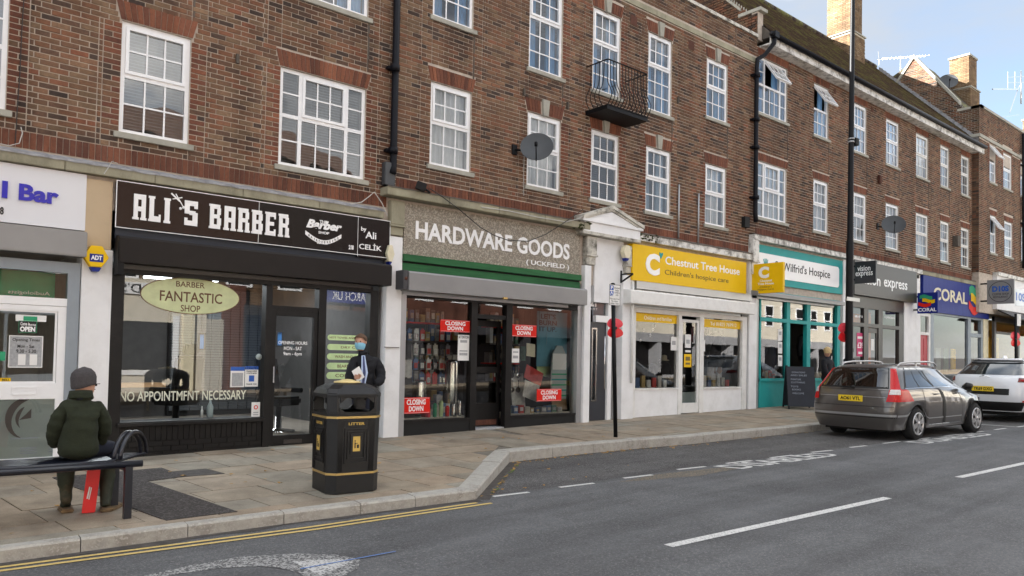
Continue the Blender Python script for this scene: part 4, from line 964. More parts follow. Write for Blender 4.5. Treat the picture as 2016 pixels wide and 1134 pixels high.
def vbox(nm, a_, b2, y0, y1, mt):
    (x0, z1), (x1, z0) = V(*a_), V(*b2); m = MB(); m.box(x0, x1, y0, y1, z0, z1); m.build(nm, mt, ob1)
vbox('cream_front', (150, 540), (398, 790), -6.9, -6.75, 'cream_wall'); vbox('sign_band', (200, 552), (400, 588), -6.76, -6.66, 'white_render'); vbox('display_glass', (160, 628), (338, 728), -6.76, -6.74, 'sign_black'); vbox('window_trim', (158, 728), (344, 738), -6.78, -6.68, 'white_render'); vbox('window_trim', (338, 622), (346, 735), -6.78, -6.70, 'white_render'); vbox('cream_pier', (358, 600), (374, 770), -6.76, -6.62, 'cream'); vbox('side_door', (402, 628), (432, 775), -6.9, -6.7, 'goods4'); vbox('brick_pier', (436, 560), (474, 800), -6.9, -6.72, 'red_brick'); vbox('dark_shopfront', (476, 600), (760, 800), -6.9, -6.70, 'goods1'); vbox('blue_door', (480, 620), (505, 790), -6.70, -6.66, 'navy_board')
text("THE LORD'S", (xa, xb, zb+.1, za), -6.65, 'letter_black', ob1, 'lettering', -.002, flip=True)
xa, za = F(655, 572, YV); xb, zb = F(735, 596, YV)
m = MB(); m.box(xa-.3, xb+.6, -6.84, -6.80, zb-.1, za+.15); m.build('sign_panel', 'coral_blue', ob1)
text('SEARCH UK', (xa, xb, zb+.02, za), -6.79, 'letter_white', ob1, 'lettering', -.002, flip=True)
# ------------------------------------------------------------------ shopfronts
def zg(x): return zp(x, D)
def pilaster(o, x0, x1, z1, mt, Y=D-.06, z0=None, name='pilaster', yb=D+.3):
    m = MB(); z0 = zg(x0)-.1 if z0 is None else z0; m.box(x0, x1, Y, yb, z0, z1); return m.build(name, mt, o, bevel=.006)
def interior(o, x0, x1, z1, depth=4, wallm='room_light', zf=None):
    zf = zg((x0+x1)/2)+.02 if zf is None else zf; m = MB(); y0, y1 = D+.12, D+.12+depth
    m.face([(x0, y0, zf), (x1, y0, zf), (x1, y1, zf), (x0, y1, zf)]); m.build('shop_floor', 'interior_floor', o)
    m = MB(); m.face([(x0, y1, zf), (x1, y1, zf), (x1, y1, z1), (x0, y1, z1)]); m.face([(x0, y0, zf), (x0, y1, zf), (x0, y1, z1), (x0, y0, z1)]); m.face([(x1, y1, zf), (x1, y0, zf), (x1, y0, z1), (x1, y1, z1)]); m.face([(x0, y0, z1), (x0, y1, z1), (x1, y1, z1), (x1, y0, z1)]); m.build('shop_walls', wallm, o)
def frame(o, name, mt, bars, y0, y1, bev=.004):
    m = MB()
    for i, (a, b, c, d) in enumerate(bars): m.box(a, b, y0-.0016*i, y1+.0016*i, c, d)
    return m.build(name, mt, o)
def glass(o, x0, x1, z0, z1, y, name='window_pane', mt='shop_glass'):
    m = MB(); m.face([(x0, y, z0), (x1, y, z0), (x1, y, z1), (x0, y, z1)]); return m.build(name, mt, o)
def shutter(o, a, b, proud, mt, top=None, side='matte_black', taper=False):
    """box housing measured on its own front plane: a = top left pixel, b = bottom right pixel"""
    Y = D-proud; x0, x1, z0, z1 = RC(a, b, Y); m = MB(); m.prism_x([(D, z1+.03), (Y+.02, z1), (Y, z1-.03), (Y, z0), (D, z0)], x0, x1); m.build('shutter_box', mt, o, bevel=.008)
    m = MB(); m.box(x0+.05, x1-.3, D-.08, D+.02, z0-.06, z0); m.build('shutter_lath', 'alu' if mt != 'brown_shutter' else 'charcoal', o)
    return x0, x1, z0, z1
def sign_board(name, label, cat, x0, x1, z0, z1, Y, th, mt, group=None, trim=None):
    o = thing(name, label, cat, ((x0+x1)/2, Y+th, z0), group); m = MB(); m.box(x0, x1, Y, Y+th, z0, z1); m.build('board', mt, o, bevel=.004)
    if trim: m = MB(); ring(m, x0-.008, x1+.008, z0-.008, z1+.008, Y-.006, Y+.01, .014); m.build('trim', trim, o)
    return o
def rr(a, b, Y): x0, x1, z0, z1 = RC(a, b, Y); return (x0, x1, z0, z1)
# ---- 1 white door and sign at the left
s = thing('shopfront', 'white framed glass door and grey surround of the shop left of the barber', 'shopfront', (1, D, zg(1)))
x_r = 2.12
interior(s, -4, 2.3, 3.0, 4, 'room_light')
frame(s, 'door_surround', 'bluegrey', [(1.985, 2.125, zg(2)-.1, 2.72), (-4, 2.125, 2.60, 2.74)], D-.03, D+.12)
T0 = F(0, 597)[1]; T1 = F(0, 581)[1]; G1 = F(0, 608)[1]; G0 = F(109, 754)[1]; P0 = F(100, 785)[1]
xd1, xd0 = 1.985, .55
frame(s, 'transom', 'upvc', [(-4, 1.985, T0, T1)], D-.02, D+.06)
glass(s, -4, 1.985, T1, 2.6, D+.03, 'fanlight')
xg = F(112, 680)[0]
d = bpy.data.objects.new('door', None); link(d, s, (1.3, D, zg(1)))
frame(d, 'door_frame', 'upvc', [(xg, xd1, zg(1)+.02, T0-.004), (xd0, xg, G1, T0-.004), (xd0, xg, P0, G0), (xd0, xg, zg(1)+.02, zg(1)+.10), (xd0-.12, xd0, zg(1)+.02, T0-.004)], D-.01, D+.05)
frame(d, 'door_leaf_bead', 'upvc', [(xg-.03, xg-.005, G0, G1), (xd0+.005, xg-.03, G1-.022, G1), (xd0+.005, xg-.03, G0, G0+.022)], D+.0, D+.03)
glass(d, xd0, xg, G0, G1, D+.02); glass(d, xd0, xg, zg(1)+.1, P0, D+.022, 'frosted_pane', 'frosted_glass')
m = MB(); m.box(xd0, xg, D+.03, D+.035, zg(1)+.1, P0); m.build('frosting', 'frost', d)
a_, b_, c_, e_ = RC((22, 762), (73, 777)); m = MB(); ring(m, a_, b_, c_, e_, D-.022, D-.01, .012); m.box(a_+.012, b_-.012, D-.017, D-.01, c_+.012, e_-.012); m.build('letterbox', 'upvc', d)
# etched swoosh emblem on the lower pane
def arc(cx, cz, r0, r1, a0, a1, n=14):
    o_ = [(cx+r0*math.cos(rad(a0+(a1-a0)*i/n)), cz+r0*math.sin(rad(a0+(a1-a0)*i/n))) for i in range(n+1)]; return o_
def crescent(m, cx, cz, r, a0, a1, th, y, n=16, sq=1.0):
    for i in range(n):
        t0, t1 = i/n, (i+1)/n; w0 = th*math.sin(math.pi*min(1, t0*1.0)**.8)+.004; w1 = th*math.sin(math.pi*min(1, t1)**.8)+.004; A0, A1 = rad(a0+(a1-a0)*t0), rad(a0+(a1-a0)*t1)
        m.face([(cx+(r)*math.cos(A0), y, cz+sq*r*math.sin(A0)), (cx+(r-w0)*math.cos(A0), y, cz+sq*(r-w0)*math.sin(A0)), (cx+(r-w1)*math.cos(A1), y, cz+sq*(r-w1)*math.sin(A1)), (cx+r*math.cos(A1), y, cz+sq*r*math.sin(A1))])
ex, ez = F(38, 824); m = MB(); crescent(m, ex+.05, ez, .20, 75, 262, .075, D+.018, sq=1.25); crescent(m, ex+.10, ez+.0, .14, 110, 230, .04, D+.0178, sq=1.1); m.lathe((ex+.02, D+.017, ez+.25), [(.035, 0), (.035, .001)], 12, 'y'); m.lathe((ex+.07, D+.017, ez+.26), [(.028, 0), (.028, .001)], 12, 'y')
m.face([(ex, D+.0176, ez-.02), (ex+.13, D+.0176, ez-.0), (ex+.13, D+.0176, ez+.12), (ex+.07, D+.0176, ez+.05)]); m.build('emblem', 'charcoal', d)
m = MB()
for k, (za_, xa_, xb_) in enumerate(((864, 20, 75), (883, 40, 73), (888, 40, 73), (893, 40, 73), (884, 96, 104), (889, 96, 104))): A = F(xa_, za_); B_ = F(xb_, za_); m.box(A[0], B_[0], D+.0165, D+.019, A[1]-.008, A[1]+.004)
m.build('etched_lines', 'bluegrey', d)
pilaster(s, 2.135, 2.50, 2.95, 'white_render'); pilaster(s, 2.15, 2.475, 3.88, 'beige_render', D-.05, 2.955, 'pilaster_head')
a, b_, c, e = RC((0, 438), (171, 505.6), D-.22); m = MB(); z1_ = F(0, 438, D-.22)[1]; z0_ = F(0, 491, D-.22)[1]; m.box(-4, b_, D-.22, D, z0_, z1_); m.build('shutter_box', 'grey_shutter', s, bevel=.01)
sg = sign_board('shop_sign', 'white fascia sign with blue letters ending in Bar at the left edge', 'sign', -4, 2.155, 3.175, 3.925, D-.06, .05, 'sign_white')
def ptext(body, a, b, Y, m_, parent, **k):
    """a = top left px, b = bottom right px of the lettering, measured on plane Y"""
    (x0, z1), (x1, z0) = F(a[0], a[1], Y), F(b[0], b[1], Y); return text(body, (x0, x1, z0, z1), Y, m_, parent, **k)
YS = D-.061
ptext('Bar', (37.5, 361), (115, 404), YS, 'letter_blue', sg, bold=.04, ext=.018)
A = F(4, 356, YS); B_ = F(14, 391, YS); m = MB(); m.box(A[0], B_[0], YS-.03, YS, B_[1], A[1]); m.build('lettering', 'letter_blue', sg)
ptext('8', (0, 407), (7, 423), YS, 'letter_black', sg, bold=.03, ext=.006)
# inside: green audiologists board, ceiling tubes, notices on the door
a, b_, c, e = -1, F(117, 560)[0], F(100, 585)[1], F(0, 524)[1]
o = thing('hanging_board', 'green board reading Audiologists seen backwards through the fanlight', 'sign', (.9, D+.35, c)); m = MB(); m.box(-1, b_, D+.30, D+.33, c, e); m.build('board', 'green_panel', o)
x0_, z1_ = F(16, 570, D+.29); x1_, z0_ = F(98, 584, D+.29); text('Audiologists', (x0_, x1_, z0_, z1_), D+.298, 'letter_white', o, ext=.002, flip=True)
m = MB(); A = F(2, 511, D+.5); B_ = F(60, 518, D+.5); m.box(-.6, B_[0], D+.5, D+.56, B_[1]-.03, A[1]); tag(m.build('strip_light', 'letter_white'), 'white strip light on the ceiling behind the fanlight', 'light')
def notice(name, label, a, b_, Y, m_, lines=(), border=None, cat='notice', group=None, base=None, th=.003):
    x0, x1, z0, z1 = RC(a, b_, Y); o = thing(name, label, cat, ((x0+x1)/2, Y, z0), group); m = MB(); m.box(x0, x1, Y, Y+th, z0, z1); m.build('sheet', m_, o)
    if border: mm = MB(); ring(mm, x0, x1, z0, z1, Y-.002, Y, min(x1-x0, z1-z0)*.03); mm.build('border', border, o)
    for (u0, u1, v0, v1, t_, mt_, *bold) in lines:
        r_ = (x0+(x1-x0)*u0, x0+(x1-x0)*u1, z0+(z1-z0)*v0, z0+(z1-z0)*v1)
        if t_ is None: mm = MB(); mm.box(r_[0], r_[1], Y-.0025, Y, r_[2], r_[3]); mm.build('print', mt_, o)
        else: text(t_, r_, Y-.001, mt_, o, ext=.0015, bold=bold[0] if bold else .015)
    return o
YI = D+.012
notice('open_sign', "small black sign reading Come in we're OPEN on the white door", (37, 631), (72, 655.5), YI, 'letter_black', [(.08, .92, .08, .52, 'OPEN', 'letter_white', .05), (.1, .6, .6, .9, 'Come in', 'letter_white'), (.55, .95, .58, .74, "WE'RE", 'letter_white')], 'green_panel')
notice('opening_times_sign', 'glass plaque with opening times etched on the white door', (18, 660), (83, 724), YI, 'paper_grey', [(.1, .9, .8, .92, 'Opening Times', 'letter_black'), (.25, .75, .62, .72, 'Mon - Sat', 'letter_black'), (.22, .8, .46, .57, '9.30 - 5.30', 'letter_black'), (.28, .5, .08, .42, None, 'paper'), (.62, .84, .08, .42, None, 'paper')], 'paper')
notice('door_notice', 'white paper strip above the open sign on the white door', (31, 619), (91, 634), YI, 'paper', [(.25, .7, .1, .8, None, 'green_panel')])
notice('door_sticker', 'yellow sticker in the lower left corner of the white door glass', (0, 744), (21, 752), YI, 'yellow', [(.2, .9, .2, .8, 'BELL', 'letter_black')])
notice('door_notice', 'green speech bubble sticker at the left edge of the white door glass', (0, 692), (10, 710), YI, 'green_panel')
# alarm boxes
def alarm(label, c, w_, h_, Y, txt, body='yellow', base='poster_blue'):
    x, z = c; o = thing('alarm_box', label, 'alarm box', (x, Y+.08, z-h_/2)); m = MB(); q = .28
    pts = [(x-w_/2, z+.02), (x-w_/2+w_*q, z+h_/2), (x+w_/2-w_*q, z+h_/2), (x+w_/2, z+.02), (x+w_/2-w_*q, z-h_/2+.06), (x-w_/2+w_*q, z-h_/2+.06)]
    m.prism(pts, Y, Y+.12); m.build('cover', body, o, bevel=.006); m = MB(); m.prism([(x-w_/2+w_*q, z-h_/2+.055), (x+w_/2-w_*q, z-h_/2+.055), (x+w_/2-w_*q-.03, z-h_/2), (x-w_/2+w_*q+.03, z-h_/2)], Y+.01, Y+.12); m.build('lamp', 'coral_blue', o)
    if txt: m = MB(); m.box(x-w_*.27, x+w_*.27, Y-.003, Y, z-.045, z+.06); m.build('badge', 'coral_blue', o); text(txt, (x-w_*.22, x+w_*.22, z-.02, z+.04), Y-.003, 'letter_white', o, ext=.003, bold=.04)
    return o
alarm('yellow six sided ADT alarm box on the pilaster left of the barber', F(190, 509, D-.18), .30, .34, D-.18, 'ADT')
# ---- 2 barber
s = thing('shopfront', 'black barber shopfront with large window, glass door and black painted brick base', 'shopfront', (4.6, D, zg(4.6)))
interior(s, 2.5, 6.72, 3.0, 5, 'room_mid', .28)
zt = 2.66; gz = .62
frame(s, 'frame', 'black_paint', [(2.50, 2.66, zg(2.5)-.1, 2.72), (4.655, 4.755, zg(4.6)-.1, 2.7), (5.53, 5.66, zg(5.5)-.1, 2.7), (6.46, 6.62, zg(6.5)-.1, 2.7), (2.6, 6.5, 2.66, 2.76), (2.66, 4.655, .57, .62), (5.66, 6.46, .60, .66)], D-.05, D+.12)
fz0, fz1 = .12, .57
m = MB(); m.box(2.6, 4.7, D-.01, D+.15, zg(2.5)-.1, .57); m.box(5.6, 6.5, D-.01, D+.15, zg(5)-.1, .60); m.build('stall_riser', 'matte_black', s)
mm = MB()
for k in range(4):    # painted bricks of the base
    x = 2.665-(.11 if k % 2 else 0)
    while x < 4.64: q0, q1 = max(x, 2.665), min(x+.215, 4.65); z_ = .05+k*.075; (mm.box(q0, q1, D-.022-random.random()*.004, D, z_, z_+.066), None)[1]; x += .225
x = 2.67
while x < 4.6: mm.box(x, x+.068, D-.024-random.random()*.004, D, .355, .555); x += .076
bk_ = MB()
stuff(mm.build('painted_bricks', 'black_paint', s))
frame(s, 'sill_board', 'black_paint', [(2.62, 4.68, .565, .605)], D-.09, D)
pane = glass(s, 2.66, 4.655, .62, 2.66, D+.03, mt='shop_glass_bright'); glass(s, 5.66, 6.46, .66, 2.66, D+.03)
d = bpy.data.objects.new('door', None); link(d, s, (5.1, D, zg(5)))
dz0 = zg(5.1)+.01
frame(d, 'door_frame', 'black_paint', [(4.76, 4.83, dz0, 2.28), (5.46, 5.525, dz0, 2.28), (4.83, 5.46, 2.19, 2.28), (4.83, 5.46, dz0, .33)], D-.03, D+.04)
glass(d, 4.83, 5.46, .33, 2.19, D); frame(d, 'fanlight_frame', 'black_paint', [(4.755, 5.53, 2.28, 2.345)], D-.04, D+.06); glass(d, 4.755, 5.53, 2.345, 2.66, D+.03, 'fanlight')
frame(d, 'letterbox', 'charcoal', [(5.0, 5.3, .20, .26)], D-.045, D-.03); m = MB(); m.bar((4.80, D-.05, 1.15), (4.80, D-.05, 1.4), .02, .03); m.build('handle', 'chrome', d)
shutter(s, (236, 463), (771.5, 563), .26, 'brown_shutter')
m = MB(); m.box(2.52, 6.72, D-.04, D+.1, 3.08, 3.3); m.build('sub_fascia', 'navy_board', s)
m = MB(); m.box(2.52, 2.60, D-.24, D, 2.62, 3.12); m.build('shutter_end', 'black_metal', s)
# sign in three panels
sg = thing('shop_sign', "dark glossy fascia sign reading ALI'S BARBER with a round barber shop logo", 'sign', (4.6, D-.1, 3.26))
for (xa_, xb_, zb__, mt_) in ((2.51, 4.475, 3.285, 'sign_brown'), (4.485, 6.16, 3.275, 'sign_black'), (6.17, 6.775, 3.235, 'sign_black')):
    m = MB(); m.box(xa_, xb_, D-.10, D, zb__, 3.90); m.build('panel', mt_, sg, bevel=.003)
m = MB(); ring(m, 2.505, 6.785, 3.265, 3.908, D-.104, D-.09, .010); m.box(4.477, 4.483, D-.105, D-.1, 3.28, 3.9); m.box(6.162, 6.168, D-.105, D-.1, 3.24, 3.9); m.build('trim', 'letter_white', sg)
BL = {'A': [(0, 0, 2.2, 10), (4, 0, 6.2, 10), (2.2, 8, 4, 10), (2.2, 3.4, 4, 5.2), (-.5, 0, 2.7, .9), (3.5, 0, 6.7, .9)], 'L': [(0, 0, 2.4, 10), (2.4, 0, 6, 2.2), (-.5, 9.1, 2.9, 10), (-.5, 0, 0, .9), (5, 2.2, 6, 3)],
      'I': [(0, 0, 2.6, 10), (-.5, 0, 3.1, .9), (-.5, 9.1, 3.1, 10)], 'S': [(0, 5, 2.3, 10), (2.3, 8, 6, 10), (2.3, 4.3, 3.7, 6), (3.7, 0, 6, 5.4), (0, 0, 3.7, 2), (4.4, 7, 6, 8), (0, 2, 1.4, 3), (0, 4.7, 5, 6)],
      'B': [(0, 0, 2.2, 10), (2.2, 8.2, 5.6, 10), (2.2, 4.3, 5.4, 5.9), (2.2, 0, 5.8, 1.8), (4, 5.9, 6, 8.6), (4, 1.6, 6.2, 4.5), (-.5, 0, 0, .9), (-.5, 9.1, 0, 10)],
      'R': [(0, 0, 2.2, 10), (2.2, 8.2, 5.6, 10), (2.2, 4.2, 5.4, 5.9), (4, 5.7, 6, 8.6), (4, 0, 6.2, 4.2), (-.5, 0, 2.7, .9), (3.7, 0, 6.7, .9), (-.5, 9.1, 0, 10)],
      'E': [(0, 0, 2.3, 10), (2.3, 8.1, 6, 10), (2.3, 4.3, 5, 5.9), (2.3, 0, 6, 1.9), (5, 7.2, 6, 8.1), (5, 1.9, 6, 2.8), (-.5, 0, 0, .9), (-.5, 9.1, 0, 10)]}
WD = {'I': 2.6}
def block(word, x0, x1, z0, z1, par):
    tot = sum(WD.get(c, 6.2)+1.9 for c in word)-1.9; u = (x1-x0)/tot; h = (z1-z0)/10; x = x0
    for c in word:
        m = MB(); sh = MB()
        for i, (a, b, c2, d2) in enumerate(BL[c]): m.box(x+a*u, x+c2*u, D-.112-i*.0004, D-.1, z0+b*h, z0+d2*h); 
        m.build('letter', 'letter_white', par); x += (WD.get(c, 6.2)+1.9)*u
Yl = D-.105
def bl(word, a, b_): (x0, z1), (x1, z0) = F(a[0], a[1], Yl), F(b_[0], b_[1], Yl); block(word, x0, x1, z0, z1, sg)
bl('ALI', (264, 381), (333, 440)); bl('S', (364, 394), (389, 446)); bl('BARBER', (414, 401), (568, 468))
# thin inline shadow of the letters, scissors as apostrophe
a, z_ = F(350, 396, Yl); m = MB()
m.bar((a-.09, Yl, z_+.10), (a+.03, Yl, z_-.0), .022, .006, (0, 1, 0)); m.bar((a-.07, Yl-.001, z_+.02), (a+.06, Yl-.001, z_+.06), .014, .006, (0, 1, 0)); m.bar((a-.03, Yl-.002, z_+.10), (a+.07, Yl-.002, z_-.06), .012, .006, (0, 1, 0)); m.lathe((a+.08, Yl, z_-.08), [(.02, -.006), (.02, 0)], 10, 'y'); m.lathe((a+.04, Yl, z_-.10), [(.02, -.006), (.02, 0)], 10, 'y'); m.build('scissors_emblem', 'letter_white', sg)
ptext('THE', (629, 433), (644, 441), Yl, 'letter_white', sg, bold=.03, ext=.004); ptext('Barber', (603, 430), (673, 457), Yl, 'letter_white', sg, bold=.05, ext=.005, shear=.35)
ptext('SHOP', (627, 454.5), (648, 462.5), Yl, 'letter_white', sg, bold=.03, ext=.004); ptext('Saloon', (624, 474), (645, 482), Yl, 'letter_white', sg, bold=.02, ext=.004, shear=.3); ptext('218', (686.5, 482), (696, 492), Yl, 'letter_white', sg, bold=.05, ext=.004)
(x0, z_0), (x1, z_1) = F(601, 455, Yl), F(672, 463, Yl); cx = (x0+x1)/2; m = MB(); n = 14
for i in range(n):
    t0, t1 = i/n, (i+1)/n; f = lambda t: (x0+(x1-x0)*t, z_0-.02-.13*math.sin(math.pi*t)+(z_1-z_0)*t)
    p, q = f(t0), f(t1); m.face([(p[0], Yl-.002, p[1]-.03), (q[0], Yl-.002, q[1]-.03), (q[0], Yl-.002, q[1]+.035), (p[0], Yl-.002, p[1]+.035)])
m.build('ribbon', 'letter_white', sg)
for i, ch_ in enumerate('HAIRDRESSING'):
    t = .1+.8*i/11; xx, zz = x0+(x1-x0)*t, z_0-.02-.13*math.sin(math.pi*t)+(z_1-z_0)*t; text(ch_, (xx-(.004 if ch_ == 'I' else .013), xx+(.004 if ch_ == 'I' else .013), zz-.018, zz+.022), Yl-.0025, 'letter_black', sg, ext=.001, bold=.02)
ptext('by', (711, 446), (721, 458), Yl, 'letter_white', sg, bold=.02, ext=.005); ptext('Ali', (719.5, 455), (740.5, 471.5), Yl, 'letter_white', sg, bold=.015, ext=.005); ptext('CELİK', (707, 476), (751, 495), Yl, 'letter_white', sg, bold=.015, ext=.005)
# window lettering on the barber's glass
gp_ = bpy.data.objects.new('window_graphics', None); link(gp_, s, (3.6, D+.02, .7))
YG = D+.026
(x0, z1), (x1, z0) = F(277, 545, YG), F(471, 617, YG); z1 = F(277, 548, YG)[1]; cx, cz, rx, rz = (x0+x1)/2, (F(277, 580, YG)[1]+F(471, 586, YG)[1])/2, (x1-x0)/2, .265
def ell(rx, rz, y0, y1, mt, nm): m = MB(); m.prism([(cx+rx*math.cos(k*math.pi/24), cz+rz*math.sin(k*math.pi/24)) for k in range(48)], y0, y1); return m.build(nm, mt, gp_)
ell(rx, rz, YG-.002, YG, 'text_brown', 'oval_edge'); ell(rx-.012, rz-.012, YG-.003, YG-.002, 'oval_green', 'oval_board'); 
for t_, (a_, b2) in {'BARBER': ((347, 553), (403, 568)), 'FANTASTIC': ((315, 571), (437, 599)), 'SHOP': ((356, 600), (394, 615))}.items(): ptext(t_, a_, b2, YG-.0035, 'text_brown', gp_, ext=.001, bold=.012)
ptext('NO APPOINTMFNT NECESSARY', (236, 771), (484, 786), YG-.002, 'vinyl_cream', gp_, ext=.001, bold=.012)
ptext('OPENING HOURS', (548, 671), (605, 679), D-.004, 'letter_white', d, ext=.001, bold=.01, name='window_lettering'); ptext('MON - SAT', (559, 682), (594, 690), D-.004, 'letter_white', d, ext=.001, bold=.01, name='window_lettering'); ptext('9am - 6pm', (558, 692.5), (594, 702), D-.004, 'letter_white', d, ext=.001, bold=.01, name='window_lettering')
for k, (yy, x1p, t_, tx0) in enumerate(((664, 722, 'HOT TOWEL AND SHAVE', 649), (682.5, 716, 'DRY CUT', 671), (701, 714, 'WASH AND CUT', 659), (719.5, 712, 'BEARD TRIM', 664), (738, 712, 'COLOUR', 660))):
    x0, z1 = F(645-k*.6, yy-5.5, YG); x1, z0 = F(x1p, yy+6+2, YG); m = MB(); r_ = (z1-z0)/2; pts = [(x0+r_-r_*math.cos(a), (z0+z1)/2+r_*math.sin(a)) for a in [(-.5+i/8)*math.pi for i in range(9)]]+[(x1-r_+r_*math.cos(a), (z0+z1)/2-r_*math.sin(a)) for a in [(-.5+i/8)*math.pi for i in range(9)]]
    m.prism(pts, YG-.002, YG); m.build('lime_label', 'lime', gp_); x0b = F(tx0, yy, YG)[0]; text(t_, (x0b, x1-.04, z0+.03, z1-.03), YG-.003, 'text_brown', gp_, ext=.001, bold=.008)
YN = D+.02
notice('window_notice', 'blue and white app notice low in the barber window', (454.5, 722), (480.5, 762), YN, 'paper', [(0, 1, .8, 1, None, 'sign_blue'), (.1, .9, .05, .7, None, 'paper_grey')])
notice('window_notice', 'white NOTICE face covering poster beside the barber door', (483, 721), (507.5, 761), YN, 'paper', [(0, 1, .84, 1, None, 'sign_blue'), (.08, .92, .86, .97, 'NOTICE', 'letter_white'), (.1, .9, .72, .8, 'PLEASE WEAR', 'letter_black'), (.1, .9, .62, .69, 'A FACE MASK', 'letter_black'), (.3, .7, .25, .55, None, 'sign_blue'), (.1, .9, .08, .16, 'THANK YOU', 'letter_black')])
notice('no_smoking_sign', 'small white no smoking sticker at the bottom corner of the barber window', (495.5, 792), (511.5, 820), YN, 'paper', [(.25, .75, .5, .8, 'O', 'red_sign', .03), (.2, .8, .25, .32, None, 'paper_grey'), (.2, .8, .1, .17, None, 'paper_grey')])
m = MB(); cx, cz = F(509.5, 702.5, YN); m.lathe((cx, YN, cz), [(.048, -.002), (.048, 0)], 20, 'y'); tag(m.build('window_sticker', 'frost'), 'round pale green hygiene sticker on the barber window', 'sticker')
# inside the barber
GC = ['grey', 'black', 'red', 'navy', 'beige', 'dark brown', 'ochre', 'dark green', 'white', 'tan']; ORD = ['first', 'second', 'third', 'fourth', 'fifth', 'sixth', 'seventh', 'eighth', 'ninth', 'tenth', 'eleventh']
def shelf_goods(x0, x1, y, z, hmax, group, label, cat='goods', n=8, dmax=.18, where=''):
    x = x0
    for k in range(n):
        w_ = (x1-x0)/n*random.uniform(.55, .95); h_ = hmax*random.uniform(.45, 1); m = MB(); m.box(x, x+w_, y, y+dmax*random.uniform(.5, 1), z, z+h_)
        m.mi = 1; m.box(x+w_*.15, x+w_*.85, y-.003, y, z+h_*.3, z+h_*.75)
        gi = random.randrange(10); tag(m.build('boxed_item', ['goods%d' % gi, 'goods%d' % random.choice([0, 4, 8, 6])], loc=(x+w_/2, y+.05, z)), GC[gi]+' '+label+(', '+where if where else '')+', '+ORD[k]+' from left', cat, group); x += (x1-x0)/n
m = MB(); m.box(4.7, 6.72, D+4.95, D+5.1, .3, 3.0); m.build('slate_backing', 'matte_black', s); m = MB()
for k in range(46): 
    for q in range(10): 
        if q < 12: m.r = .01+random.random()*.9; m.box(4.72+q*.2, 4.905+q*.2, D+4.9-random.random()*.03, D+5.1, .4+k*.055, .445+k*.055)
stuff(m.build('slate_wall', 'grey_dish', s))
for k, (a_, b2) in enumerate((((390, 655), (404, 690)), ((543, 651), (557, 683)), ((438, 562), (450, 600)), ((700, 640), (712, 670)))):
    x0, x1, z0, z1 = RC(a_, b2, D+2.5); o = thing('picture', ['small blue framed picture inside the barber left of the door', 'blue framed poster inside the barber door', 'narrow pale picture high inside the barber', 'blue poster behind the right barber window'][k], 'picture', ((x0+x1)/2, D+2.5, z0)); m = MB(); ring(m, x0, x1, z0, z1, D+2.48, D+2.52, .03); m.build('frame', 'matte_black', o); m = MB(); m.box(x0+.03, x1-.03, D+2.50, D+2.52, z0+.03, z1-.03); m.build('print', 'poster_blue', o)
for k, (cx, cy) in enumerate(((3.6, D+1.6), (4.4, D+3.2), (5.6, D+2.0))):
    m = MB(); m.box(cx-.6, cx+.6, cy-.3, cy+.3, 2.93, 2.96); o = tag(m.build('ceiling_panel_light', 'ceiling_light'), 'lit white ceiling panel inside the barber, '+['nearest the big window', 'at the back', 'behind the door'][k], 'light')
def barber_chair(x, y, rz, label):
    o = thing('barber_chair', label, 'barber chair', (0, 0, 0)); zf = 0
    m = MB(); m.lathe((0, 0, zf), [(.28, 0), (.28, .03), (.06, .06), (.05, .45)], 20); m.build('pedestal', 'chrome', o)
    m = MB(); m.box(-.27, .27, -.28, .26, .45, .60); m.build('seat', 'matte_black', o, bevel=.04)
    m = MB(); m.obox((0, .27, .92), (1, 0, 0), (0, 1, -.15), (0, .15, 1), .26, .06, .34); m.build('backrest', 'matte_black', o, bevel=.04)
    m = MB(); m.obox((0, .33, 1.36), (1, 0, 0), (0, 1, -.1), (0, .1, 1), .14, .05, .09); m.build('headrest', 'matte_black', o, bevel=.03)
    for sx in (-1, 1): m = MB(); m.box(sx*.30-.04, sx*.30+.04, -.24, .22, .66, .74); m.box(sx*.30-.02, sx*.30+.02, .1, .16, .5, .7); m.build('armrest', 'matte_black', o, bevel=.015)
    o.location = (x, y, .28); o.rotation_euler = (0, 0, rz)
barber_chair(5.35, D+1.0, rad(25), 'black barber chair just inside the glass door'); barber_chair(3.9, D+1.7, rad(200), 'black barber chair behind the left window')
m = MB(); bx_, bz_ = F(413, 822, D+.15); m.lathe((bx_, D+.15, bz_), [(.035, 0), (.045, .02), (.045, .16), (.02, .22), (.014, .25), (.014, .28)], 14); tag(m.build('spray_bottle', 'frost'), 'pale blue spray bottle on the barber window ledge', 'bottle')
m = MB(); m.lathe((bx_-.1, D+.2, bz_), [(.02, 0), (.02, .10), (.008, .13), (.008, .17)], 10); tag(m.build('small_bottle', 'paper'), 'small white dropper bottle beside the spray bottle', 'bottle')
m = MB(); m.box(2.7, 4.6, D+.1, D+.45, .58, .615); m.build('window_ledge', 'matte_black', s)
m = MB(); m.box(2.8, 4.5, D+4.4, D+4.85, .9, .98); m.build('counter', 'wood', s)
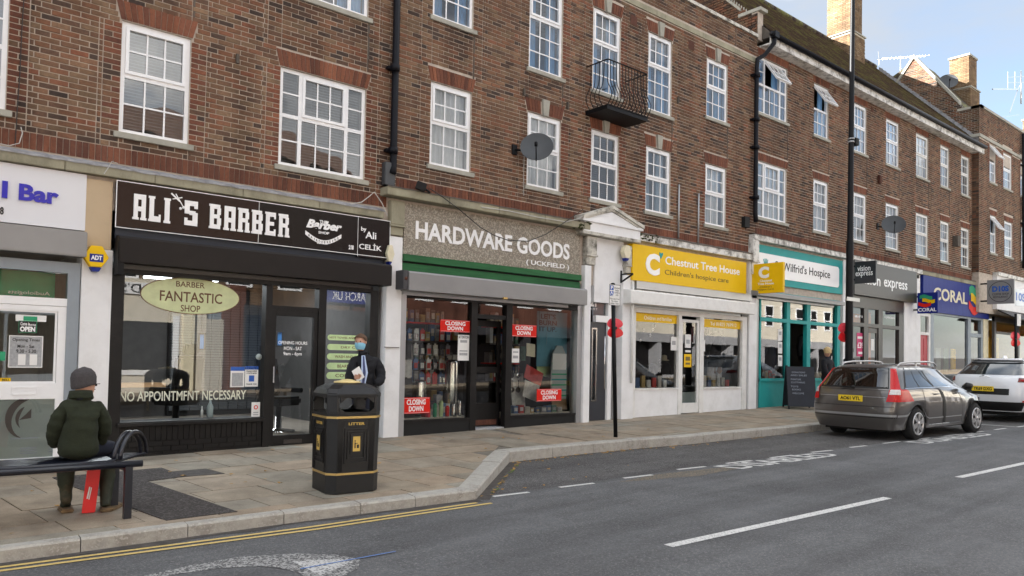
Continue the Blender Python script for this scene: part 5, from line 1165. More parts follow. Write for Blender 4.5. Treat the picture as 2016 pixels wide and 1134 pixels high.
# ---- pilaster between barber and hardware, with a stone console
def console(o, x0, x1, zt_, zm_, zb_, mt='stone', Y=D-.10):
    m = MB(); m.box(x0, x1, Y-.02, D, zm_, zt_); m.build('capital', mt, o, bevel=.012); m = MB(); m.box(x0+.01, x1-.01, Y+.01, D, zb_, zm_-.03); m.build('necking', mt, o, bevel=.01); m = MB(); m.box(x0-.015, x1+.015, Y-.03, D, zm_-.03, zm_); m.build('moulding', mt, o)
hs = thing('shopfront', 'hardware shopfront with dark glazed windows either side of an open black door', 'shopfront', (9.3, D, zg(9.3)))
pilaster(hs, 6.76, 7.06, 3.66, 'white_render', D-.07); console(hs, 6.78, 7.06, 4.28, 3.86, 3.68, 'stone')
m = MB(); m.box(6.735, 7.02, D-.10, D-.07, 1.74, 1.75); m.build('joint', 'mortar_dark', hs)
alarm('cream alarm box with dark stripes on the pilaster beside the barber sign', F(769.5, 502, D-.16), .15, .34, D-.16, None, 'cream')
# mosaic fascia
sg = sign_board('shop_sign', 'pebbled grey fascia with white letters HARDWARE GOODS (UCKFIELD)', 'sign', 7.08, 11.44, 3.38, 4.28, D-.06, .05, 'pebbledash')
m = MB(); 
for k in range(4200):
    x, z = random.uniform(7.1, 11.42), random.uniform(3.4, 4.26); r_ = random.uniform(.005, .0095); m.add([(x-r_, D-.061, z), (x, D-.061, z-r_), (x+r_, D-.061, z), (x, D-.061, z+r_), (x, D-.067, z)], [(0, 1, 4), (1, 2, 4), (2, 3, 4), (3, 0, 4)])
stuff(m.build('pebbles', 'pale_stone', sg))
ptext('HARDWARE GOODS', (818.5, 434), (1121, 512), D-.068, 'letter_white', sg, bold=.028, ext=.004)
ptext('( UCKFIELD )', (1036, 510.5), (1120, 533), D-.068, 'letter_white', sg, bold=.015, ext=.006)
fz = lambda px_, py_: F(px_, py_)[1]
m = MB(); m.box(7.06, 11.44, D-.12, D, 3.255, 3.375); m.build('green_fascia_board', 'green_board', hs, bevel=.004); m = MB(); m.box(7.06, 11.44, D-.07, D, 3.09, 3.225); m.build('green_fascia_board', 'green_board', hs, bevel=.004); m = MB(); m.box(7.06, 11.44, D-.05, D, 3.2, 3.27); m.build('gap_board', 'matte_black', hs)
sx0, sx1, sz0, sz1 = shutter(hs, (805.8, 533), (1156.5, 601), .34, 'grey_shutter')
m = MB(); m.box(sx0-.10, sx0-.004, D-.32, D, sz0+.02, sz1+.01); m.build('shutter_end', 'goods1', hs); m = MB(); m.lathe((sx0-.05, D-.33, sz0+.2), [(.03, 0), (.03, .02)], 10, 'y'); m.build('rust_bracket', 'red_brick', hs)
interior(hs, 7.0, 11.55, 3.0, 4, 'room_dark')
zb1, zb2 = .47, .42; dx0, dx1 = 8.60, 9.60
frame(hs, 'side_channel', 'alu', [(7.06, 7.17, zg(7)-.1, 2.75)], D-.06, D+.1); frame(hs, 'side_channel', 'alu', [(11.40, 11.53, zg(11.5)-.05, 2.75)], D-.06, D+.1)
frame(hs, 'frame', 'black_paint', [(8.62, 8.76, zg(8.7)-.1, 2.66), (9.47, 9.62, zg(9.5)-.1, 2.66), (7.17, 11.4, 2.63, 2.72), (7.17, 8.62, .44, .475), (9.62, 11.4, .44, .475)], D-.04, D+.08)
frame(hs, 'stall_riser', 'matte_black', [(7.1, 8.66, zg(7)-.1, .44)], D-.03, D+.08); frame(hs, 'stall_riser', 'matte_black', [(9.60, 11.42, zg(9.6)-.1, .44)], D-.03, D+.08)
glass(hs, 7.17, 8.62, .475, 2.63, D+.03); glass(hs, 9.62, 11.4, .475, 2.63, D+.03); glass(hs, 8.76, 9.47, 2.42, 2.63, D+.03, 'fanlight')
frame(hs, 'transom', 'black_paint', [(8.76, 9.47, 2.34, 2.42)], D-.02, D+.06)
d = bpy.data.objects.new('door', None); link(d, hs, (8.8, D, zg(9)))
m = MB()
for (a, b_, c, e) in ((0, .08, .28, 2.32), (.68, .76, .28, 2.32), (.08, .68, 2.2, 2.32), (.08, .68, .28, .72), (.08, .68, 1.30, 1.42)): m.box(8.77+a, 8.77+b_, D+.20, D+.25, c, e)
m.build('door_frame', 'black_paint', d); glass(d, 8.85, 9.45, .72, 1.3, D+.22); glass(d, 8.85, 9.45, 1.42, 2.2, D+.22); frame(d, 'kick_plate', 'red_brick', [(8.85, 9.45, .30, .40)], D+.19, D+.20)
m = MB(); m.box(8.76, 9.47, D-.02, D+.5, zg(9)-.08, zg(9)+.03); m.build('threshold', 'paper_grey', hs)
m = MB(); m.box(9.12, 9.22, D-.36, D-.32, sz0-.02, sz0+.02); m.build('lock', 'gold', hs)
CD = [((867, 628.5), (925, 655), 'red CLOSING DOWN sign high in the left hardware window'), ((792, 783), (846, 813), 'red CLOSING DOWN sign low in the left corner of the hardware window'), ((1006.5, 638), (1056, 664), 'red CLOSING DOWN sign at the top of the right hardware window'), ((1057, 766), (1105, 789), 'red CLOSING DOWN sign low in the right hardware window')]
for a_, b2, lb in CD:
    a2 = (a_[0], a_[1]); x0, z1 = F(*a2, D+.015); x1, z0 = F(*b2, D+.015)
    notice('closing_down_sign', lb, a2, b2, D+.015, 'red_sign', [(.16, .84, .54, .88, 'CLOSING', 'letter_white', .03), (.24, .76, .13, .47, 'DOWN', 'letter_white', .03), (.02, .98, .04, .055, None, 'letter_white'), (.02, .98, .94, .955, None, 'letter_white')])
notice('window_notice', 'white attention notice taped below the red sign in the left hardware window', (902, 659), (923, 710), D+.015, 'paper', [(.05, .95, .86, .97, 'ATTENTION', 'letter_black'), (.2, .8, .7, .8, None, 'paper_grey'), (.15, .85, .35, .4, None, 'paper_grey'), (.15, .85, .2, .3, None, 'paper_grey')])
notice('window_notice', 'narrow white notice in the left part of the right hardware window', (1008, 686), (1022, 714), D+.015, 'paper', [(.15, .85, .7, .8, None, 'paper_grey'), (.15, .85, .3, .5, None, 'paper_grey')])
# goods: shelves at the back, window display in front
for k, z_ in enumerate((1.12, 1.5, 1.9, 2.25)):
    for (a, b_) in ((7.3, 8.6), (9.7, 10.5)):
        m = MB(); m.box(a, b_, D+.75, D+1.05, z_-.03, z_); m.build('shelf', 'red_sign' if k == 1 or k == 3 else 'goods5', hs)
        shelf_goods(a, b_, D+.76, z_, .32, 'goods on the hardware shop shelves', 'pack', 'packaged goods', 11 if b_-a > 1 else 7, where=['lowest', 'second lowest', 'second highest', 'top'][k]+' shelf in the '+('left' if a < 8 else 'right')+' hardware window')
for k, z_ in enumerate((.55, 1.0, 1.45, 1.95)): shelf_goods(8.8, 9.5, D+1.5, z_, .40, 'boxes seen through the hardware shop door', 'box inside the hardware door', 'box', 4, .3, where=['lowest', 'second', 'third', 'top'][k]+' row')
m = MB(); m.box(7.2, 8.6, D+.1, D+.7, .40, .50); m.box(9.65, 11.38, D+.1, D+.7, .40, .50); m.build('display_deck', 'goods4', hs)
shelf_goods(7.75, 8.55, D+.14, .5, .26, 'small items on the left window deck', 'front row item on the left hardware window deck', 'boxed item', 7, .15)
shelf_goods(7.75, 8.5, D+.34, .5, .42, 'small items on the left window deck', 'back row item on the left hardware window deck', 'boxed item', 6, .15)
random.seed(21)
for r_ in range(4):
    for k in range(9):
        if (r_, k) in ((3, 5), (3, 6), (0, 3), (0, 8)): continue
        x = 7.28+k*.145; z = 1.28+r_*.27; gi = random.choice([1, 8, 0, 3, 5, 4, 8, 1, 2]); m = MB(); m.box(x, x+.10, D+.52, D+.55, z-.2, z); m.mi = 1; m.box(x+.015, x+.085, D+.51, D+.52, z-.17, z-.07); m.mi = 0; m.box(x+.03, x+.07, D+.53, D+.54, z, z+.03)
        tag(m.build('hanging_tool', ['goods%d' % gi, random.choice(['steel', 'goods8', 'goods2'])]), GC[gi]+' packet on '+['bottom', 'second', 'third', 'top'][r_]+' row of the left hardware display, '+ORD[k]+' from left', 'packaged goods', 'hanging packets in the left hardware window')
for r_ in range(3):
    for k in range(4):
        x = 9.70+k*.17; z = 1.05+r_*.3; gi = random.choice([1, 8, 0, 5, 4, 2]); m = MB(); m.lathe((x+.06, D+.5, z-.1), [(.055, 0), (.06, .01), (.01, .015)], 14, 'y'); m.bar((x+.06, D+.5, z-.05), (x+.06, D+.5, z+.1), .018, .012, (0, 1, 0)); tag(m.build('hanging_utensil', 'steel' if gi % 2 else 'goods1'), ['steel', 'black'][1-gi % 2]+' utensil on '+['bottom', 'middle', 'top'][r_]+' row of the right hardware display, '+ORD[k]+' from left', 'utensil', 'hanging utensils in the right hardware window')
for k, (px_, pz, r_, h_, lb) in enumerate(((825, 810, .13, .62, 'shorter polished steel bin in the left hardware window'), (887, 780, .15, .82, 'taller polished steel bin in the left hardware window'))):
    x, _ = F(px_, pz, D+.45); m = MB(); zb = .52+(.18 if k else .0); m.lathe((x, D+.45, zb), [(r_*.97, 0), (r_, .02), (r_, h_-.05), (r_*.97, h_-.03), (r_*.97, h_), (r_*.5, h_+.03)], 28); tag(m.build('steel_bin', 'steel'), lb, 'bin')
    if k: m = MB(); m.box(x-.2, x+.2, D+.28, D+.62, .5, .7); tag(m.build('plinth_box', 'goods1'), 'black box under the taller steel bin', 'box')
for k, c in enumerate(('poppy_pink', 'green_panel', 'lime', 'red_sign', 'steel', 'steel')):
    x = 7.80+k*.14; m = MB(); m.lathe((x, D+.12, .5), [(.035, 0), (.038, .02), (.038, .17+.05*(k % 3)), (.02, .2+.05*(k % 3))], 14); tag(m.build('flask', c), ['pink', 'dark green', 'lime green', 'red', 'first steel', 'last steel'][k]+' flask standing in the left hardware window', 'flask')
x0, x1, z0, z1 = RC((1061, 612), (1118, 722), D+.3); m = MB(); m.box(x0, x1, D+.34, D+.36, z0, z1); po = m.build('window_backdrop', 'goods3'); tag(po, "blue poster reading LET'S BURN IT UP in the right hardware window", 'poster'); po.data.materials[0] = M['teal'] if False else mat('poster_sky', (.10, .28, .36), .5)
text("LET'S\nBURN\nIT UP.", (x0+.05, x0+.55, z1-.42, z1-.05), D+.338, 'letter_black', po, ext=.002, bold=.02, loc=None)
def board_obj(nm, lb, cat, a_, b2, Y, mt, tilt=0):
    x0, x1, z0, z1 = RC(a_, b2, Y); m = MB(); m.box(-(x1-x0)/2, (x1-x0)/2, -.01, .01, 0, z1-z0); o = m.build(nm, mt, raw=True, loc=((x0+x1)/2, Y, z0)); o.location = ((x0+x1)/2, Y, z0); o.rotation_euler = (rad(-8), tilt, 0); return tag(o, lb, cat)
ib = thing('ironing_board', 'ironing board with teal and white cover standing upright in the right hardware window', 'ironing board', (11.15, D+.2, .6))
x0, x1, z0, z1 = RC((1086, 680), (1114, 785), D+.18); cx = (x0+x1)/2; hw_ = (x1-x0)/2
pts = [(cx+hw_*sx_*f, z0+(z1-z0)*t) for sx_, seq in ((1, [(1, 0), (1, .7), (.8, .86), (.35, 1)]), (-1, [(.35, 1), (.8, .86), (1, .7), (1, 0)])) for f, t in seq]
m = MB(); m.prism(pts, D+.17, D+.2); m.build('board', 'frost', ib)
for k in range(7): 
    m = MB(); zz = z0+(z1-z0)*(.05+.1*k); m.box(cx-hw_*.98, cx+hw_*.98, D+.166, D+.17, zz, zz+.03); m.build('stripe', 'teal' if k % 2 else 'green_panel', ib)
m = MB(); m.box(cx-hw_*.9, cx+hw_*.9, D+.160, D+.166, z0+(z1-z0)*.55, z0+(z1-z0)*.85); m.build('label', 'paper', ib)
for args in (('wall_clock', 'red picture tray propped in the right hardware window', 'tray', (1030, 724), (1065, 752), D+.35, 'goods2', .4), ('picture_board', 'framed print propped at an angle in the right hardware window', 'picture', (1028, 752), (1058, 785), D+.25, 'goods8', .3), ('tray', 'green and blue tray in the right hardware window', 'tray', (1056, 716), (1082, 740), D+.42, 'lime', .2), ('chopping_board', 'pale round ended chopping board in the right hardware window', 'board', (1037, 676), (1053, 702), D+.3, 'cream', .1), ('pegboard', 'slatted white display panel in the right hardware window', 'panel', (1010, 735), (1034, 800), D+.5, 'goods8', 0), ('carton', 'brown cardboard box leaning in the lower right hardware window', 'box', (1088, 785), (1116, 806), D+.3, 'cardboard', 0)):
    board_obj(*args)
shelf_goods(9.7, 11.2, D+.14, .5, .2, 'small items on the right window deck', 'item on the right hardware window deck', 'boxed item', 10, .2)
m = MB(); m.smooth = True
for k in range(4): x = 10.2+.22*k; m.tube([(x, D+.3, 2.6), (x, D+.3, 1.9)], .004, 4); 
tag(m.build('hanging_wires', 'chrome'), 'thin wires hanging at the top of the right hardware window', 'wires')
for k in range(5):
    x = 9.72+.17*k; m = MB(); m.box(x, x+.12, D+.58, D+.62, 1.55, 1.85); tag(m.build('hanging_pack', 'goods%d' % (k+3)), ORD[k]+' blister pack from the left hanging in the right hardware window', 'packaged goods', 'blister packs hanging in the right hardware window')
for k in range(3):
    x = 7.24+.05*k; m = MB(); m.box(x, x+.22, D+.2+.05*k, D+.22+.05*k, 1.55-.33*k, 1.86-.33*k); tag(m.build('hanging_pack', 'goods%d' % (8 if k == 1 else 1)), ['top', 'middle', 'lowest'][k]+' flat pack hanging at the left edge of the hardware window', 'packaged goods', 'packs hanging at the left edge of the hardware window')
# ---- door surround
ds = thing('doorway', 'white rendered doorway with dark grey door under a stone pediment', 'doorway', (12.4, D, zg(12.4)))
pilaster(ds, 11.54, F(1161.5, 720, D-.12)[0], 3.60, 'white_render', D-.12); pilaster(ds, 12.74, 13.13, 3.5, 'white_render', D-.12)
console(ds, 11.56, 11.86, 4.22, 3.83, 3.62, 'lichen_stone', D-.14); console(ds, 12.80, 13.12, 4.15, 3.72, 3.55, 'lichen_stone', D-.14)
m = MB(); m.box(11.9, 12.82, D-.05, D+.2, 3.15, 4.3); m.box(11.9, 12.82, D-.05, D+.2, 2.84, 3.15); m.build('panel', 'white_render', ds)
x0, x1, z0, z1 = RC((1163, 633), (1193, 823)); tz0, tz1 = F(1178, 621)[1], F(1178, 570)[1]
frame(ds, 'door_frame', 'upvc', [(12.0, x1+.0+.0, z1, tz0), (x1, x1+.12, zg(12)-.05, 2.84), (11.95, x1, tz1, 2.84)], D-.02, D+.08)
d = bpy.data.objects.new('door', None); link(d, ds, (12.2, D, zg(12)))
zd = zg(12.2)
m = MB(); m.box(11.9, x1-.004, D+.03, D+.08, zd, z1-.004); m.build('door_leaf', 'door_grey', d)
A = F(1167, 645); B_ = F(1175, 790); m = MB(); ring(m, A[0], B_[0], B_[1], A[1], D+.02, D+.035, .03); m.build('vision_panel_frame', 'steel', d); glass(d, A[0]+.03, B_[0]-.03, B_[1]+.03, A[1]-.03, D+.025, 'pane')
A = F(1189, 662); B_ = F(1189, 765); m = MB(); m.tube([(A[0], D-.03, A[1]), (A[0], D-.03, B_[1])], .014, 8); m.build('handle', 'chrome', d)
glass(ds, 12.0, x1, tz0, tz1, D+.05, 'fanlight'); m = MB(); m.box(12.0, x1, D+.09, D+.1, tz0, tz1); m.build('fanlight_blind', 'bluegrey', ds)
ptext('21', (1162, 585), (1174, 604), D+.045, 'letter_white', ds, ext=.003, bold=.04, name='house_number'); ptext('R M T', (1162, 606), (1176, 611), D+.045, 'letter_white', ds, ext=.002, name='house_number')
alarm('cream and blue alarm box on the pilaster left of the yellow sign', F(1236, 498, D-.26), .26, .34, D-.26, None, 'cream')
br = thing('bracket', 'black iron sign bracket left of the yellow fascia', 'bracket', (12.9, D-.12, 2.9)); A = F(1225, 543, D-.16); B_ = F(1242, 556, D-.3); m = MB(); m.bar((A[0], D-.13, F(1225, 535)[1]+.0), (A[0], D-.13, F(1225, 559)[1]), .03, .03); m.bar((A[0], D-.13, A[1]+.03), (A[0]+.02, D-.45, A[1]+.03), .03, .03); m.bar((A[0], D-.13, A[1]-.14), (A[0]+.02, D-.45, A[1]+.02), .03, .03); m.build('arm', 'black_metal', br)
m = MB(); A = F(1237, 556, D-.15); m.tube([(13.05, D-.05, A[1]+.06), (13.02, D-.16, A[1]), (13.02, D-.16, 1.1)], .028, 8); tag(m.build('drainpipe', 'white_paint'), 'thin white pipe running down beside the charity shop window', 'pipe')
# ---- 3 yellow charity shop
s = thing('shopfront', 'white charity shopfront with glass door between two display windows', 'shopfront', (15.5, D, zg(15.5)))
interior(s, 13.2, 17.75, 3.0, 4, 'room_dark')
pilaster(s, 17.80, 18.16, 4.3, 'white_render', D-.08); console(s, 17.82, 18.12, 4.9, 4.3, 3.95, 'peeling_paint', D-.14)
wz1, wz0 = 2.70, .96; sz = zg(15)
frame(s, 'frame', 'white_paint', [(13.14, 13.29, sz-.1, 2.8), (14.86, 14.97, sz-.1, 2.8), (15.70, 15.86, sz-.1, 2.8), (17.54, 17.74, sz-.1, 2.8), (13.2, 17.6, 2.70, 2.8), (13.29, 14.86, .93, .965), (15.86, 17.54, .93, .965)], D-.04, D+.08)
frame(s, 'stall_riser', 'white_render', [(13.2, 14.87, sz-.15, .93)], D-.02, D+.1); frame(s, 'stall_riser', 'white_render', [(15.80, 17.6, sz-.1, .93)], D-.02, D+.1)
frame(s, 'shadow_gap', 'matte_black', [(17.74, 17.80, zg(17.7)-.1, 2.8)], D+.02, D+.1)
glass(s, 13.29, 14.86, .965, 2.70, D+.03); glass(s, 15.86, 17.54, .965, 2.70, D+.03)
d = bpy.data.objects.new('door', None); link(d, s, (15.3, D, sz)); frame(d, 'door_frame', 'white_paint', [(14.98, 15.04, sz+.02, 2.62), (15.62, 15.69, sz+.02, 2.62), (15.04, 15.62, 2.55, 2.62), (15.04, 15.62, sz+.02, sz+.26)], D-.02, D+.04); glass(d, 15.04, 15.62, sz+.26, 2.55, D+.01); frame(d, 'frosted_band', 'frost', [(15.04, 15.62, sz+.26, sz+.52)], D+.012, D+.016)
shutter(s, (1242, 569.6), (1488, 619), .34, 'white_paint')
m = MB(); m.box(13.16, 17.76, D-.16, D, 3.22, 3.42); m.build('sub_fascia', 'alu', s); m = MB(); m.box(13.2, 17.7, D-.13, D, 3.15, 3.2); m.build('ledge', 'peeling_paint', s)
for (a_, b2, t_) in (((1251, 613), (1332, 632), 'Children and families'), ((1384, 626), (1458, 645), 'Tel 01825 769912')):
    x0, x1, z0, z1 = RC(a_, b2, D+.025); m = MB(); m.box(x0, x1, D+.02, D+.026, z1-.22, z1-.02); b__ = m.build('window_band', 'yellow', s); text(t_, (x0+.3, x1-.2, z1-.17, z1-.08), D+.019, 'letter_white', s, ext=.001, name='window_lettering')
YF = D-.18
x0, z1 = F(1246, 478.6, YF); x1, z0 = F(1469, 579, YF); z1 = (F(1246, 478.6, YF)[1]+F(1470, 517.5, YF)[1])/2; z0 = (F(1243, 550, YF)[1]+F(1469, 579, YF)[1])/2
sg = sign_board('shop_sign', "yellow fascia sign reading Chestnut Tree House Children's hospice care", 'sign', x0, x1, z0, z1, YF, .17, 'yellow')
Y2 = YF-.001
ptext('C', (1271, 497), (1298, 544), Y2, 'letter_white', sg, bold=.05, ext=.012); m = MB(); A = F(1301, 502, Y2); m.prism([(A[0]-.06, A[1]), (A[0], A[1]-.09), (A[0]+.07, A[1]+.01), (A[0]+.06, A[1]+.06), (A[0], A[1]+.03), (A[0]-.05, A[1]+.06)], Y2-.012, Y2); m.build('heart', 'teal', sg)
ptext('Chestnut Tree House', (1310, 504), (1456, 542), Y2, 'letter_white', sg, bold=.012, ext=.0025); ptext("Children's hospice care", (1309, 530), (1434, 560), Y2, 'yellow_dark', sg, bold=.0, ext=.004)
notice('window_notice', 'white notice on the left charity shop window', (1321, 663), (1332, 690), D+.02, 'paper', [(.2, .8, .4, .7, None, 'paper_grey')]); notice('door_notice', 'white notice on the charity shop door', (1349, 658), (1360, 685), D+.002, 'paper', [(.2, .8, .3, .6, None, 'paper_grey')]); notice('door_notice', 'bright yellow notice low on the charity shop door', (1347, 697), (1361, 723), D+.002, 'yellow', [(.2, .8, .5, .8, None, 'yellow_dark'), (.2, .8, .2, .35, None, 'yellow_dark')]); notice('door_notice', 'small black rimmed notice above the yellow one on the charity shop door', (1348, 688), (1361, 695), D+.002, 'letter_black', [(.1, .9, .2, .8, None, 'paper')]); notice('window_notice', 'tall white notice on the right charity shop window', (1383, 669), (1388, 692), D+.02, 'paper')
def torso(nm, lb, x, y, z, h, mt, hat=None, cat='clothing'):
    o = thing(nm, lb, cat, (x, y, z)); m = MB(); m.tube([(x, y, z+h*.02), (x, y, z+h*.35), (x, y, z+h*.75), (x, y, z+h*.9)], [h*.22, h*.2, h*.27, h*.08], 14, flat=.6); m.tube([(x-h*.2, y, z+h*.78), (x-h*.36, y, z+h*.45), (x-h*.33, y, z+h*.15)], [h*.1, h*.08, h*.07], 8); m.tube([(x+h*.2, y, z+h*.78), (x+h*.36, y, z+h*.45), (x+h*.33, y, z+h*.15)], [h*.1, h*.08, h*.07], 8); m.build('garment', mt, o)
    if hat: m = MB(); m.lathe((x, y, z+h*.9), [(h*.2, 0), (h*.19, .02), (h*.12, .03), (h*.11, .12), (h*.05, .14)], 14); m.build('hat', hat, o)
    m = MB(); m.tube([(x, y, z-.15), (x, y, z+.05)], .02, 6); m.build('stand', 'wood', o); return o
m = MB(); m.box(13.3, 14.85, D+.1, D+.8, .85, .97); m.box(15.9, 17.5, D+.1, D+.8, .85, .97); m.build('display_deck', 'goods8', s)
torso('sweatshirt_display', 'dark sweatshirt with pale hat on a stand in the left charity window', F(1307, 740, D+.4)[0], D+.4, 1.05, .62, 'coat_navy', 'cream'); torso('jumper_display', 'dark navy jumper on a bust in the left charity window', F(1285, 740, D+.5)[0], D+.5, 1.0, .6, 'jeans'); torso('black_dress', 'long black dress hanging in the right charity window', F(1408, 690, D+.4)[0], D+.4, 1.45, 1.05, 'coat_navy')
for k in range(7):
    x = 13.4+k*.2; m = MB(); m.box(x, x+.13, D+.2, D+.24, .97, 1.15+.05*(k % 3)); tag(m.build('greeting_card', 'goods%d' % [8, 3, 6, 8, 2, 4, 8][k]), ORD[k]+' card from the left propped in the left charity window', 'card', 'cards in the left charity window')
for k in range(7):
    x = 16.0+k*.2; m = MB(); m.box(x, x+.12, D+.2, D+.26, .97, 1.14+.06*((k*2) % 3)); tag(m.build('ornament', 'goods%d' % [6, 8, 3, 6, 8, 4, 2][k]), ORD[k]+' ornament from the left on the ledge of the right charity window', 'ornament', 'ornaments in the right charity window')
m = MB(); m.box(16.9, 17.5, D+.55, D+.6, .97, 2.6); tag(m.build('slatted_board', 'goods8'), 'white slatted panel on the right inside the charity window', 'panel')
for k in range(8): m = MB(); x = random.uniform(13.5, 14.6); z = random.uniform(2.0, 2.45); m.lathe((x, D+.4, z), [(.01, -.05), (.04, 0), (.01, .05)], 8); tag(m.build('bauble', 'chrome'), 'small silver bauble hanging in the left charity window, '+ORD[k]+' of eight strung there', 'bauble', 'baubles in the left charity window')
for k in range(3): m = MB(); x = 17.0+.12*k; z = 1.95-.3*k; m.lathe((x, D+.45, z), [(.02, -.06), (.08, 0), (.05, .09), (.02, .14)], 10); tag(m.build('soft_toy', 'wood'), ['top', 'middle', 'lowest'][k]+' brown soft toy hung on the panel in the charity window', 'toy', 'soft toys in the right charity window')
# ---- 4 teal hospice shop
s = thing('shopfront', 'teal framed shopfront of the hospice shop behind the chalkboard', 'shopfront', (20.5, D, zg(20)))
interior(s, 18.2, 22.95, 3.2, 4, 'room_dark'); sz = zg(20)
x0, x1, z0, z1 = 18.18, 22.96, 3.75, 4.80
b__ = sign_board('shop_sign', "teal fascia with a white panel reading St Wilfrid's Hospice", 'sign', x0, x1, 3.76, 4.80, D-.05, .05, 'teal')
A = F(1492, 496, D-.06); B_ = F(1651.6, 567, D-.06); zt_ = F(1492, 496, D-.06)[1]; zb_ = F(1651.6, 566.5, D-.06)[1]; m = MB(); r_ = .10; P_ = []
for (cx, cz, a0) in ((B_[0]-r_, zt_-r_, 0), (A[0]+r_, zt_-r_, 90), (A[0]+r_, zb_+r_, 180), (B_[0]-r_, zb_+r_, 270)): P_ += [(cx+r_*math.cos(rad(a0+k*15)), cz+r_*math.sin(rad(a0+k*15))) for k in range(7)]
m.prism(P_, D-.065, D-.05); m.build('panel', 'letter_white', b__)
ptext("St Wilfrid's Hospice", (1526, 513), (1634, 553), D-.066, 'letter_black', b__, ext=.004, bold=.006)
m = MB(); A = F(1507, 517, D-.066)
for k in range(4): m.bar((A[0]-.02+.03*k, D-.07, A[1]-.1), (A[0]-.10+.07*k, D-.07, A[1]+.12-.02*abs(k-1.5)), .03, .004, (0, 1, 0))
m.build('hand_emblem', 'teal', b__)
shutter(s, (1492, 572), (1664, 602), .28, 'grey_shutter')
pilaster(s, 18.16, 18.36, 3.5, 'alu', D-.02, name='side_channel'); pilaster(s, 22.98, 23.38, 4.85, 'white_render', D-.06)
tf = []
tzz = 2.74
for a, b_ in ((18.36, 18.42), (19.72, 19.90), (20.82, 21.02), (22.62, 22.80)): tf.append((a, b_, sz, 3.55))
tf += [(18.36, 22.8, tzz, tzz+.10), (18.36, 22.8, 3.45, 3.55), (18.36, 19.8, 1.10, 1.18), (20.9, 22.8, 1.10, 1.18)]
frame(s, 'frame', 'teal', tf, D-.05, D+.06); frame(s, 'stall_riser', 'teal', [(18.36, 19.75, sz-.1, 1.10)], D-.02, D+.05); frame(s, 'stall_riser', 'teal', [(20.95, 22.8, sz-.1, 1.10)], D-.02, D+.05)
for a, b_ in ((18.42, 19.72), (19.90, 20.82), (21.02, 22.62)): glass(s, a, b_, tzz+.1, 3.45, D+.02)
glass(s, 18.42, 19.72, 1.18, tzz, D+.02); glass(s, 21.02, 22.62, 1.18, tzz, D+.02)
for k in range(3): notice('window_notice', ['top', 'middle', 'lowest'][k]+' white notice at the right of the left hospice shop window', (1532, 648+26*k-(1 if k else 0)), (1540, 671+25*k), D+.012, 'paper', [(.2, .8, .5, .8, None, 'paper_grey')])
m = MB(); m.box(18.45, 19.7, D+.08, D+.6, 1.06, 1.16); m.box(21.02, 22.6, D+.08, D+.6, 1.06, 1.16); m.build('display_deck', 'goods1', s)
shelf_goods(18.5, 19.6, D+.2, 1.16, .25, 'folded clothes in the hospice shop windows', 'folded garment in the left hospice shop window', 'clothing', 6); shelf_goods(21.1, 22.5, D+.3, 1.16, .35, 'bags in the hospice shop window', 'bag or box in the right hospice shop window', 'bag', 6)
torso('coat_display', 'dark coat hanging in the right hospice shop window', 21.7, D+.5, 1.7, .9, 'coat_navy'); torso('coat_display', 'pale coat hanging at the back of the left hospice shop window', 18.95, D+.6, 1.5, .85, 'goods4'); torso('jacket_display', 'dark jacket on a stand just inside the hospice shop entrance', 20.35, D+.9, 1.3, .95, 'jeans')
for k in range(9): m = MB(); x = 20.1+(k % 3)*.22; m.obox((x, D+.25, 1.0+.1*(k//3)), (1, .2*k % 1, 0), (0, 1, 0), (.1, 0, 1), .1, .08, .05); tag(m.build('wrapped_item', 'paper'), 'white wrapped bundle, '+['left', 'middle', 'right'][k % 3]+' of the '+['bottom', 'middle', 'top'][k//3]+' row on the pile at the hospice entrance', 'bundle', 'bundles piled at the hospice entrance')
m = MB(); m.box(20.0, 20.75, D+.12, D+.5, sz, .95); tag(m.build('display_table', 'goods1'), 'dark table at the hospice shop entrance', 'table')
# ---- 5 opticians
s = thing('shopfront', 'charcoal framed opticians shopfront with orange interior', 'shopfront', (25.8, D, zg(25)))
interior(s, 23.4, 27.9, 3.4, 3, 'cream_wall'); sz = zg(25)
frame(s, 'frame', 'charcoal', [(23.42, 23.56, sz-.1, 3.8), (24.42, 24.72, sz-.1, 3.8), (25.45, 25.75, sz-.1, 3.8), (27.0, 27.35, sz-.1, 3.8), (23.42, 27.35, 2.82, 2.94), (23.42, 27.35, 3.42, 3.8), (25.75, 27.0, sz-.1, .9)], D-.04, D+.08)
for a, b_ in ((23.56, 24.42), (24.72, 25.45), (25.75, 27.0)): glass(s, a, b_, 2.94, 3.42, D+.02)
glass(s, 23.56, 24.42, .9, 2.82, D+.02); glass(s, 25.75, 27.0, .9, 2.82, D+.02); d = bpy.data.objects.new('door', None); link(d, s, (25.1, D, sz)); frame(d, 'door_frame', 'charcoal', [(24.72, 24.80, sz, 2.8), (25.36, 25.45, sz, 2.8), (24.8, 25.36, 2.65, 2.8)], D-.01, D+.04); glass(d, 24.8, 25.36, sz+.1, 2.65, D+.01)
for (a, b_, y, z0, z1, mt) in ((25.8, 26.3, D+.6, .9, 3.4, 'orange'), (23.5, 24.3, D+.5, 2.95, 3.35, 'orange'), (24.75, 25.4, D+.5, 2.95, 3.3, 'orange'), (24.9, 25.3, D+1.5, 1.9, 2.3, 'orange')): m = MB(); m.box(a, b_, y, y+.05, z0, z1); m.build('orange_panel', mt, s)
pilaster(s, 27.40, 28.70, 4.85, 'white_render', D-.05)
sg = sign_board('shop_sign', 'charcoal fascia sign reading vision express', 'sign', 23.42, 28.06, 3.80, 4.89, D-.20, .19, 'charcoal')
